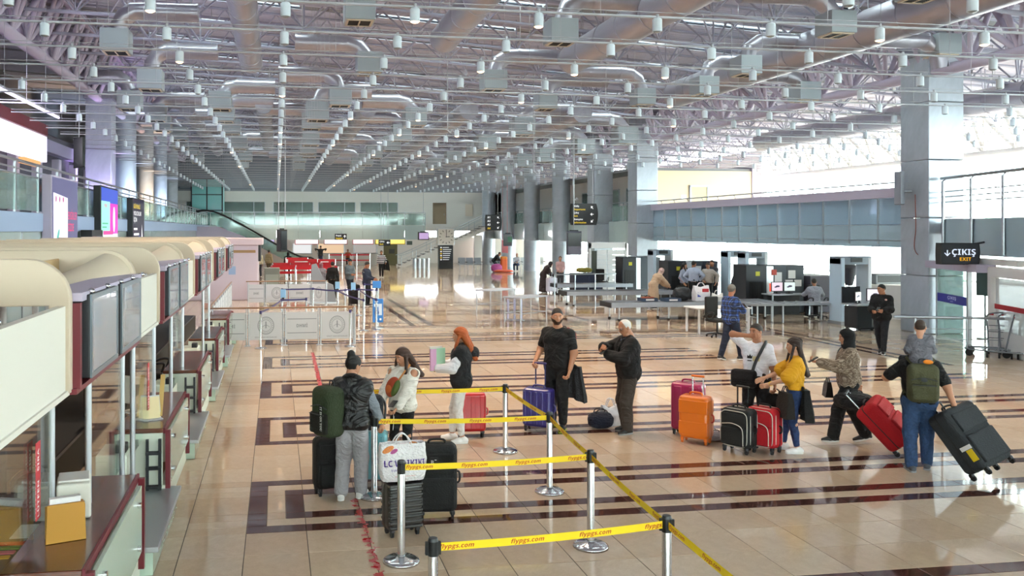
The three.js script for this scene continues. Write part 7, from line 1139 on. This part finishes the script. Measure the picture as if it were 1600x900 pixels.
{ const F = -102, p = person('woman with long copper red hair in black padded vest and white trousers, holding a folder', [2.62, 12.1], F, { h: 1.63, skin: K[2], hair: 'long', hairCol: 0xa04a14, head: { yaw: 0, pitch: 4 }, hL: [0.08, 1.14, 0.36], eL: [0.5, -0.9, -0.2], hR: [-0.1, 1.16, 0.36], eR: [-0.5, -0.9, -0.2], cL: 0.9, cR: 0.9, fL: [0.1, -0.02], fR: [-0.11, 0.14], top: { name: 'white_sweater', col: 0xdfe0e6, t: 0.03, loose: 0.012, hem: 0.9, wr: 0.009 }, over: { name: 'padded_vest', col: cloth(0x17191d), t: 0.058, sleeve: 0.03, hem: 0.8, wr: 0.014 }, bottom: { col: 0xe3dfdc, t: 0.012, flare: 0.004, to: 0.82 }, shoes: 0xf0efee,
    extra: ({ root, tp }) => mesh('hood', sph(0.12, ...tp(0, 1.37, -0.2).toArray(), 1.1, 0.85, 0.7, 18), cloth(0x17191d), root) });
  const f = carried('folder', 'shiny pastel green and pink folder held up by the redhead', 'folder', p, V(0.03, 1.27, 0.36), F - 60); mesh('cover', rbox(0.24, 0.33, 0.03, 0, 0, 0, 0.008, 2), phy({ color: 0xa9d0b0, roughness: 0.3, clearcoat: 0.7 }), f); mesh('pink_edge', rbox(0.1, 0.32, 0.034, 0.075, 0, 0, 0.008, 2), phy({ color: 0xd6a2c4, roughness: 0.3, clearcoat: 0.7 }), f); mesh('paper', box(0.2, 0.03, 0.02, 0.03, 0.175, 0), M.creamlight, f); }
{ const F = -44, p = person('tall bearded man in black T-shirt and black trousers, hand on the violet suitcase', [4.27, 12.72], F, { h: 1.83, g: 1.14, sw: 1.1, belly: 1.05, skin: K[0], hair: 'crop', hairCol: 0x17110e, beard: true, head: { yaw: 34, pitch: 2 }, hR: [-0.28, 0.99, 0.16], cR: 1.1, hL: [0.25, 0.9, 0.12], eL: [0.8, -0.2, -0.6], cL: 0.8, fL: [0.13, 0.1], fR: [-0.12, -0.08], top: { name: 't_shirt', col: blackCloth, t: 0.014, sleeve: 0.36, loose: 0.01, hem: 0.86 }, bottom: { col: 0x101012, t: 0.016, flare: 0.006, to: 0.88 }, shoes: 0x1c2026, sole: 0xb6c23a });
  backpack('red and black backpack worn by the man in black T-shirt', p, [0, 1.18, -0.26], F, { w: 0.34, h: 0.5, d: 0.2, col: 0x7a2028, pocket: 0x22242a, strap: 0x8a2630, top: 0.285, sx: 0.14 });
  drape('dark grey jacket hanging from the black T-shirt man\'s left arm', p, V(0.24, 0.92, -0.06), F, 0.36, 0.48, cloth(0x25262b)); }
{ const F = -86, p = person('old man with white hair in black coat and brown trousers, looking at his phone', [5.22, 12.28], F, { h: 1.69, g: 1.08, belly: 1.12, skin: K[1], hair: 'fringe', hairCol: 0xc9c6c2, glasses: true, head: { pitch: 22, yaw: 4 }, lean: 3, hL: [0.0, 1.22, 0.34], eL: [0.6, -0.8, -0.2], hR: [-0.12, 1.32, 0.36], eR: [-0.9, -0.4, -0.2], cL: 0.7, cR: 0.8, nL: [0, 0.6, -0.7], fL: [0.1, 0.06], fR: [-0.1, -0.02], top: { name: 'shirt', col: 0x2c3142, t: 0.01, hem: 0.92 }, over: { name: 'coat', col: cloth(0x0d0c0e), t: 0.042, loose: 0.014, hem: 0.76, wr: 0.01 }, bottom: { col: 0x3b322c, t: 0.022, flare: 0.022 }, shoes: 0x18181a, sole: 0x9a9894,
    extra: ({ root, tp }) => { for (const s of [-1, 1]) mesh('lapel', pipe([[s * 0.06, 1.46, 0.08], [s * 0.05, 1.36, 0.15], [s * 0.02, 1.26, 0.165]].map((q) => tp(...q).toArray()), 0.02, 14, 6), cloth(0x121114), root); mesh('shirt_collar', pipe([[-0.06, 1.48, 0.03], [0, 1.44, 0.09], [0.06, 1.48, 0.03]].map((q) => tp(...q).toArray()), 0.016, 14, 6), cloth(0x50586e), root); } });
  phone('black phone in the old man\'s hand', p, 'L', F, 0.9, [0.0, 0.06, 0.07]); }
{ const F = -46, p = person('man in white T-shirt with a dark crown print, forearm raised across his face', [6.9, 11.62], F, { h: 1.67, g: 1.06, skin: K[1], hair: 'crop', hairCol: 0x2b2320, head: { yaw: -24, pitch: 0 }, hR: [-0.06, 1.59, 0.2], eR: [-1, 0.35, 0.15], dR: [0.9, 0.1, 0.2], nR: [0, 0, -1], cR: 0.5, hL: [0.3, 0.84, 0.1], cL: 0.9, fL: [0.12, 0], fR: [-0.12, 0.03], top: { name: 't_shirt', col: cloth(0xe6e3ea), t: 0.016, sleeve: 0.4, loose: 0.018, hem: 0.9 }, bottom: { col: 0x121316, t: 0.014, flare: 0.012 }, shoes: 0x1c1c1e,
    extra: ({ root, tp, arm }) => { const c = extrude([[-0.07, 0], [0.0, 0], [0.0, 0.02], [0.01, 0.05], [-0.012, 0.03], [-0.028, 0.065], [-0.044, 0.03], [-0.066, 0.05]], 0.03); const q = tp(-0.03, 1.24, 0.118); mesh('print', [c.translate(q.x, q.y, q.z), box(0.06, 0.014, 0.03, q.x - 0.035, q.y - 0.035, q.z)], M.black, root); mesh('print', box(0.1, 0.07, 0.03, q.x + 0.06, q.y, q.z - 0.003), std(0xd6c69a, 0.8), root); mesh('watch', [bar(arm.L.w.clone().lerp(arm.L.e, 0.05), arm.L.w.clone().lerp(arm.L.e, 0.14), 0.034, 14)], M.steel, root); } });
  const t = carried('shoulder_bag', 'black shoulder bag at the hip of the white T-shirt man', 'bag', p, V(-0.13, 0.98, 0.19), F); mesh('bag_body', rbox(0.36, 0.26, 0.14, 0, -0.04, 0, 0.06, 5), cloth(0x131417), t); mesh('flap', rbox(0.3, 0.12, 0.03, 0, 0.02, 0.07, 0.012, 3), cloth(0x191a1e), t); mesh('strap', pipe([[0.12, 0.05, 0.02], [0.16, 0.2, 0.0], [0.24, 0.38, -0.01], [0.27, 0.49, -0.12], [0.25, 0.49, -0.2]], 0.022, 26, 8), M.dark, t);
  hanging('carrier_bag', 'black bag hanging from the white T-shirt man\'s left hand, behind the red piped suitcase', 'bag', p, V(0.3, 0.8, 0.06), F, 0.26, 0.2, 0.12, cloth(0x101114), 0.06); }
{ const F = -116, p = person('young woman in loose mustard yellow blouse and blue jeans, hand held out', [7.02, 10.86], F, { h: 1.55, g: 0.96, skin: K[2], hair: 'half', hairCol: 0x2c1b14, head: { pitch: 4, yaw: 4 }, hL: [0.14, 1.06, 0.36], eL: [0.4, -0.9, -0.3], hR: [-0.06, 1.12, 0.42], eR: [-0.4, -0.9, -0.3], cL: 0.4, cR: 0.3, fL: [0.1, -0.02], fR: [-0.09, 0.16], top: { name: 'blouse', col: cloth(0xd69a16), t: 0.03, sleeve: 0.46, loose: 0.05, hem: 0.98, wr: 0.012 }, bottom: { name: 'jeans', col: jeans(0x2d4372), t: 0.008, flare: 0.002, to: 0.86 }, shoes: 0xece9e6 });
  hanging('tote_bag', 'dark printed tote bag hanging from the yellow blouse woman\'s forearm', 'bag', p, V(0.2, 1.04, 0.16), F + 20, 0.32, 0.34, 0.12, cloth(0x2a2521), 0.08);
  drape('black jacket hanging behind the yellow blouse woman\'s elbow', p, V(0.16, 1.0, -0.12), F + 10, 0.34, 0.36, blackCloth);
  tag(mesh('bracelet', new THREE.TorusGeometry(0.03, 0.005, 6, 18).applyMatrix4(new THREE.Matrix4().makeTranslation(...p.world(p.arm.L.w).toArray())), std(0xc9a24a, 0.3, 1)), 'thin gold bracelet on the yellow blouse woman\'s wrist', 'bracelet'); }
{ const F = -112, p = person('woman in black headscarf and beige patterned shirt, walking with a phone', [8.07, 11.22], F, { h: 1.61, g: 1.06, skin: K[0], hair: 'scarf', hairCol: 0x0c0c0f, head: { pitch: 8, yaw: 6 }, hL: [0.1, 1.24, 0.42], eL: [0.4, -0.9, -0.3], cL: 0.8, nL: [-0.2, 0.7, -0.4], hR: [-0.26, 0.84, -0.22], cR: 1.1, fL: [0.09, 0.24], fR: [-0.1, -0.28, 0.03, -12, 18], top: { name: 'shirt', col: cloth(0xffffff, { map: rep(T.camo, 4) }), t: 0.032, loose: 0.016, hem: 0.74, wide: 1.0, wr: 0.012 }, bottom: { col: 0x0e0f11, t: 0.02, flare: 0.03 }, shoes: 0x17171a, sole: 0xd0cec8,
    extra: ({ root, tp }) => { mesh('shoulder_strap', pipe([[-0.13, 1.5, -0.03], [-0.15, 1.44, 0.08], [-0.12, 1.2, 0.16]].map((q) => tp(...q).toArray()), 0.008, 16, 6), M.dark, root); } });
  phone('grey phone held forward by the woman in black headscarf', p, 'L', F, 1.0, [0.0, 0.05, 0.1]);
  hanging('handbag', 'black handbag in front of the headscarf woman\'s hip', 'bag', p, V(-0.12, 0.98, 0.26), F, 0.22, 0.22, 0.1, leather(0x141416), 0.05); }
{ const F = 150, p = person('man in black T-shirt and jeans seen from behind, carrying a child on his shoulders', [8.02, 9.78], F, { h: 1.67, g: 1.12, sw: 1.08, skin: K[0], hair: 'crop', hairCol: 0x1a1512, head: { pitch: 16 }, hR: [-0.4, 0.84, -0.16], eR: [-0.5, -0.2, -0.8], cR: 1.2, hL: [0.2, 1.22, 0.26], eL: [1, -0.7, -0.1], cL: 0.9, fL: [0.1, -0.06], fR: [-0.11, 0.12], top: { name: 't_shirt', col: blackCloth, t: 0.018, sleeve: 0.42, loose: 0.014, hem: 0.9 }, bottom: { name: 'jeans', col: jeans(0x34507a), t: 0.016, flare: 0.016 }, shoes: 0x4a4c54, sole: 0x8e8e92 });
  const bp = backpack('olive green backpack with an orange tag worn by the man with the child', p, [0, 1.2, -0.25], F, { w: 0.35, h: 0.48, d: 0.19, col: 0x4a4a30, strap: 0x55553a, top: 0.27, sx: 0.14 }); mesh('orange_tag', sph(0.04, -0.05, 0.27, -0.04, 1.4, 0.7, 0.7, 10), std(0xe8861c, 0.6), bp); mesh('badge', cyl(0.03, 0.03, 0.01, 0, 0, 0, 14).rotateX(Math.PI / 2).scale(1.2, 0.7, 1).translate(0.0, 0.05, -0.1), M.dark, bp);
  const w = p.world(p.tp(0, 1.52, -0.1));
  person('small child in grey sweatshirt riding on the man\'s shoulders', [w.x, -w.z], F + 4, { h: 0.98, y: w.y - 0.55, headScale: 1.35, skin: K[2], hair: 'crop', hairCol: 0x3a2a20, head: { yaw: -20, pitch: 8 }, pel: [0, 0.95, 0], hL: [0.2, 1.05, 0.25], hR: [-0.2, 1.05, 0.25], fL: [0.2, 0.4, 0.38, 0], fR: [-0.2, 0.4, 0.38, 0], kL: [0.5, 0.1, 1], kR: [-0.5, 0.1, 1], g: 1.15, top: { name: 'sweatshirt', col: 0x6c6c74, t: 0.03, hem: 0.85 }, bottom: { col: 0x22262e, t: 0.014 }, shoes: 0x2a2a30 }); }
{ const F = 104, p = person('grey haired man in blue plaid shirt and dark jeans, walking', [10.5, 18.75], F, { h: 1.76, g: 1.06, skin: K[1], hair: 'short', hairCol: 0x6a6864, head: { yaw: 20, pitch: 4 }, hR: [-0.06, 1.2, 0.3], eR: [-0.7, -0.7, -0.2], hL: [0.27, 0.9, 0.1], fL: [0.1, -0.22, 0.02, 12, 14], fR: [-0.1, 0.2], top: { name: 'shirt', col: cloth(0xffffff, { map: rep(T.plaid, 2.4) }), t: 0.022, hem: 0.82 }, bottom: { name: 'jeans', col: jeans(0x1d2a42), t: 0.014, flare: 0.01 }, shoes: 0x17181c });
  phone('dark phone held at the chest of the plaid shirt man', p, 'R', F, 0.8, [0, 0.06, 0.05]); }
{ const F = -52, p = person('man in open black jacket and dark jeans, walking from the exit with both hands raised', [14.72, 19.2], F, { h: 1.7, g: 1.05, skin: K[1], hair: 'crop', hairCol: 0x15110f, head: { yaw: -32, pitch: 6 }, hR: [-0.13, 1.1, 0.3], hL: [0.13, 1.12, 0.3], cL: 0.7, cR: 0.7, fL: [0.09, 0.18], fR: [-0.07, -0.2, 0.03, 0, 14], top: { name: 'shirt', col: 0x17171f, t: 0.012, hem: 0.9 }, over: { name: 'jacket', col: blackCloth, t: 0.04, loose: 0.01, hem: 0.82, wr: 0.01 }, bottom: { name: 'jeans', col: jeans(0x1a1e26), t: 0.012 }, shoes: 0x131316, extra: ({ root, tp }) => mesh('badge', sph(0.03, ...tp(0.13, 1.38, 0.13).toArray(), 1, 0.8, 0.5, 8), std(0xd0a090, 0.6), root) });
  phone('dark phone held in both hands by the black jacket man', p, 'L', F, 1.0, [-0.11, 0.04, 0.08]); }
// ---- security hall
{ const far = true;
  person('seated operator in grey shirt watching the two screens, seen from behind', [18.42, 27.38], 160, { far, h: 1.76, pel: [0, 0.55, 0], skin: K[1], hair: 'crop', hairCol: 0x2c241f, head: { pitch: 4 }, hL: [0.26, 0.78, 0.38], hR: [-0.26, 0.78, 0.38], fL: [0.14, 0.42], fR: [-0.14, 0.42], top: { col: 0x9a9aa4, t: 0.03, hem: 0.88 }, bottom: { col: 0x20232a, t: 0.018 }, shoes: 0x18181a });
  person('woman in long beige robe and pink headscarf, bending over the conveyor', [14.45, 31.6], 95, { far, h: 1.66, lean: 32, skin: K[2], hair: 'scarf', hairCol: 0xc9a59c, head: { pitch: 30 }, hL: [0.15, 0.95, 0.6], hR: [-0.15, 0.95, 0.6], top: { name: 'robe', col: 0xb79a80, t: 0.04, loose: 0.02, hem: 0.08, skirt: 0.2, wr: 0.02 }, bottom: null, shoes: 0x222 });
  person('officer in pale blue shirt with hands on hips, seen from behind', [16.75, 32.8], 150, { far, h: 1.78, skin: K[1], hair: 'crop', hairCol: 0x241a16, head: { yaw: -40 }, hL: [0.2, 1.0, 0.1], eL: [1, 0, -0.3], hR: [-0.22, 1.0, 0.06], eR: [-1, 0, -0.3], top: { col: 0xa9b0c4, t: 0.03, hem: 0.95 }, bottom: { col: 0x15161a, t: 0.025, flare: 0.02 }, shoes: 0x131313 });
  person('stout man in beige sweater and black trousers among the officers', [17.3, 32.7], -40, { far, h: 1.72, g: 1.2, belly: 1.15, skin: K[0], hair: 'crop', hairCol: 0x4a3a2c, head: { pitch: 16 }, hR: [-0.12, 1.02, 0.2], hL: [0.34, 0.98, 0.05], eL: [1, 0, -0.4], top: { name: 'sweater', col: 0xb0a49a, t: 0.03, hem: 0.92 }, bottom: { col: 0x17181b, t: 0.02 }, shoes: 0x131313 });
  person('woman with dark hair standing behind the pale blue shirted officer', [16.5, 33.15], 40, { far, h: 1.7, skin: K[2], hair: 'long', hairCol: 0x17110e, hR: [-0.3, 0.95, 0.1], top: { col: 0x9aa0b2, t: 0.02, hem: 0.9 }, bottom: { col: 0x121317, t: 0.014 }, shoes: 0x131313 });
  person('man in dark vest and navy trousers behind the beige sweater man', [17.75, 33.2], -50, { far, h: 1.8, skin: K[1], hair: 'short', hairCol: 0x15110f, top: { col: 0xb8bcc8, t: 0.02, hem: 0.9 }, over: { name: 'vest', col: 0x3c3c42, t: 0.035, sleeve: 0.05, hem: 0.9 }, bottom: { col: 0x1b1f2c, t: 0.016 }, shoes: 0x131313 });
  person('woman in dark grey coat and red hood before the metal detector', [18.05, 31.6], -50, { far, h: 1.64, g: 1.1, skin: K[0], hair: 'hood', hairCol: 0x7a2a34, head: { pitch: 14, yaw: -10 }, hL: [0.24, 0.85, 0.1], hR: [-0.26, 0.85, 0.1], top: { name: 'coat', col: 0x43434a, t: 0.04, loose: 0.02, hem: 0.5, skirt: 0.16 }, bottom: { col: 0x17181b, t: 0.014 }, shoes: 0x131313 });
  person('woman in long dark brown robe bending over the pale suitcase', [12.85, 40.5], 78, { far, h: 1.62, lean: 34, skin: K[0], hair: 'scarf', hairCol: 0x2c2224, head: { pitch: 24 }, hL: [0.1, 0.9, 0.5], hR: [-0.1, 0.9, 0.5], top: { name: 'robe', col: 0x3a2d2c, t: 0.05, loose: 0.02, hem: 0.06, skirt: 0.22, wr: 0.02 }, bottom: null, shoes: 0x222 });
  person('man in pale pink top and grey trousers past the steel queue rail', [14.4, 42.5], -20, { far, h: 1.7, skin: K[2], hair: 'short', hairCol: 0x6a4a38, hR: [-0.1, 1.0, 0.25], hL: [0.15, 1.0, 0.25], top: { col: 0xd2a8a4, t: 0.02, hem: 0.9 }, bottom: { col: 0x4a4a50, t: 0.014 }, shoes: 0x222 });
  // ---- by the far windows
  person('person in dark jacket leaning over luggage by the far windows', [15.9, 62.0], 60, { far, h: 1.74, lean: 40, pel: [0, 0.8, 0], skin: K[1], hair: 'short', hairCol: 0x1a1512, hL: [0.1, 0.85, 0.55], hR: [-0.1, 0.85, 0.55], top: { name: 'jacket', col: 0x1c1c20, t: 0.04, hem: 0.85 }, bottom: { col: 0x22242c, t: 0.016 }, shoes: 0x222 });
  person('person in pink cap seated by the far windows', [17.75, 62.3], -30, { far, h: 1.7, pel: [0, 0.54, 0], skin: K[2], hair: 'cap', hairCol: 0xd09a90, hL: [0.15, 0.7, 0.35], hR: [-0.15, 0.7, 0.35], fL: [0.12, 0.42], fR: [-0.12, 0.4], top: { col: 0xc8ccd6, t: 0.025, hem: 0.88 }, bottom: { col: 0x2a3550, t: 0.016 }, shoes: 0xcccccc });
  const ob = thing('backpack', 'bright orange backpack standing among luggage by the far windows', 'backpack', [16.55, 0, -61.6]); mesh('body', rbox(0.5, 1.0, 0.4, 0, 0.5, 0, 0.12, 4), std(0xd8622c, 0.6), ob); mesh('top_flap', rbox(0.46, 0.2, 0.42, 0, 1.02, 0, 0.08, 3), std(0xe08a3a, 0.6), ob);
  blob('duffel_bag', 'pink and violet bag beside the orange backpack', 'bag', [15.9, 0, -61.2], [0.4, 0.3, 0.3], std(0xb04a8a, 0.6)); blob('duffel_bag', 'low orange red bag lying before the orange backpack', 'bag', [16.2, 0, -60.4], [0.7, 0.1, 0.3], std(0xd85a3a, 0.6));
  // ---- queue on the left
  person('person with short black hair in black clothes, waiting behind the blue notices', [2.42, 37.6], 175, { far, h: 1.66, g: 1.08, skin: K[0], hair: 'short', hairCol: 0x0d0c0c, top: { name: 'jacket', col: 0x0e0e10, t: 0.035, hem: 0.8 }, bottom: { col: 0x101114, t: 0.02, flare: 0.01 }, shoes: 0x131313 });
  person('woman in pale scarf hidden behind the person in black', [1.95, 38.2], 160, { far, h: 1.6, skin: K[0], hair: 'scarf', hairCol: 0x8a5a62, top: { col: 0x8e8a90, t: 0.03, hem: 0.8 }, bottom: { col: 0x17181b, t: 0.016 }, shoes: 0x131313 });
  person('man in grey green sweater and dark knit cap, standing with crossed legs', [3.22, 38.2], 30, { far, h: 1.74, skin: K[1], hair: 'cap', hairCol: 0x141416, head: { yaw: -60, pitch: 10 }, hL: [0.12, 1.1, 0.25], hR: [-0.12, 1.1, 0.25], fL: [-0.04, 0.1], fR: [0.06, -0.1], top: { name: 'sweater', col: 0x5a646a, t: 0.03, hem: 0.84 }, bottom: { name: 'jeans', col: 0x191d29, t: 0.012 }, shoes: 0x131313 });
  person('man in navy suit jacket reading his phone in the queue', [3.58, 34.4], 55, { far, h: 1.76, skin: K[1], hair: 'short', hairCol: 0x15110f, head: { pitch: 18 }, hL: [0.06, 1.1, 0.32], hR: [-0.06, 1.08, 0.32], top: { col: 0xd8d8dc, t: 0.01, hem: 0.95 }, over: { name: 'suit_jacket', col: 0x20263a, t: 0.03, hem: 0.78 }, bottom: { col: 0x12131a, t: 0.018 }, shoes: 0x131313 });
  const q = person('man in black and white striped sweater walking with a jacket over his arm', [6.7, 55.2], -8, { far, h: 1.72, skin: K[1], hair: 'short', hairCol: 0x14100e, hL: [0.3, 1.0, 0.15], fL: [0.08, 0.12], fR: [-0.08, -0.14], top: { name: 'sweater', col: cloth(0xffffff, { map: rep(T.stripes, 1, 4) }), t: 0.025, hem: 0.9 }, bottom: { col: 0x14161c, t: 0.012 }, shoes: 0x5a4a3a });
  drape('black jacket hanging from the striped sweater man\'s arm', q, V(0.34, 1.12, 0.08), -8, 0.42, 0.62, blackCloth);
  person('man in dark shirt standing at the far counter with both arms raised', [3.7, 73.2], 178, { far, h: 1.74, skin: K[0], hair: 'crop', hairCol: 0x2a2320, hL: [0.42, 1.35, 0.2], hR: [-0.42, 1.35, 0.2], eL: [1, 0.2, 0], eR: [-1, 0.2, 0], top: { col: 0x2b2f33, t: 0.025, hem: 0.88 }, bottom: { name: 'jeans', col: 0x3a4660, t: 0.016 }, shoes: 0x222 });
  person('woman in black headscarf and black coat at the red belts', [0.75, 56.5], 170, { far, h: 1.62, skin: K[0], hair: 'scarf', hairCol: 0x0c0c0e, top: { name: 'coat', col: 0x0f0f12, t: 0.04, hem: 0.3, skirt: 0.18 }, bottom: { col: 0x101114, t: 0.014 }, shoes: 0x131313 });
  person('man in pale tan jacket at the check-in side of the far queue', [-0.5, 58.5], 150, { far, h: 1.72, skin: K[1], hair: 'crop', hairCol: 0x2a211c, top: { name: 'jacket', col: 0xa8906c, t: 0.035, hem: 0.82 }, bottom: { col: 0x6a5c48, t: 0.018 }, shoes: 0x222 });
  person('man in cream sweater beside the pale tan jacket, far queue', [-1.1, 57.2], -150, { far, h: 1.66, skin: K[1], hair: 'crop', hairCol: 0x241c18, top: { name: 'sweater', col: 0xc8b898, t: 0.03, hem: 0.85 }, bottom: { col: 0x3a3c44, t: 0.016 }, shoes: 0x222 });
  person('clerk in orange shirt seated behind the peach counter', [6.2, 75.6], 0, { far, h: 1.68, pel: [0, 0.62, 0], skin: K[1], hair: 'crop', hairCol: 0x3a2a20, hL: [0.15, 1.05, 0.25], hR: [-0.15, 1.05, 0.25], fL: [0.1, 0.3], fR: [-0.1, 0.3], top: { col: 0xb05a30, t: 0.02, hem: 0.9 }, bottom: { col: 0x22242c, t: 0.016 }, shoes: 0x222 });
}
renderer.render(scene, camera);
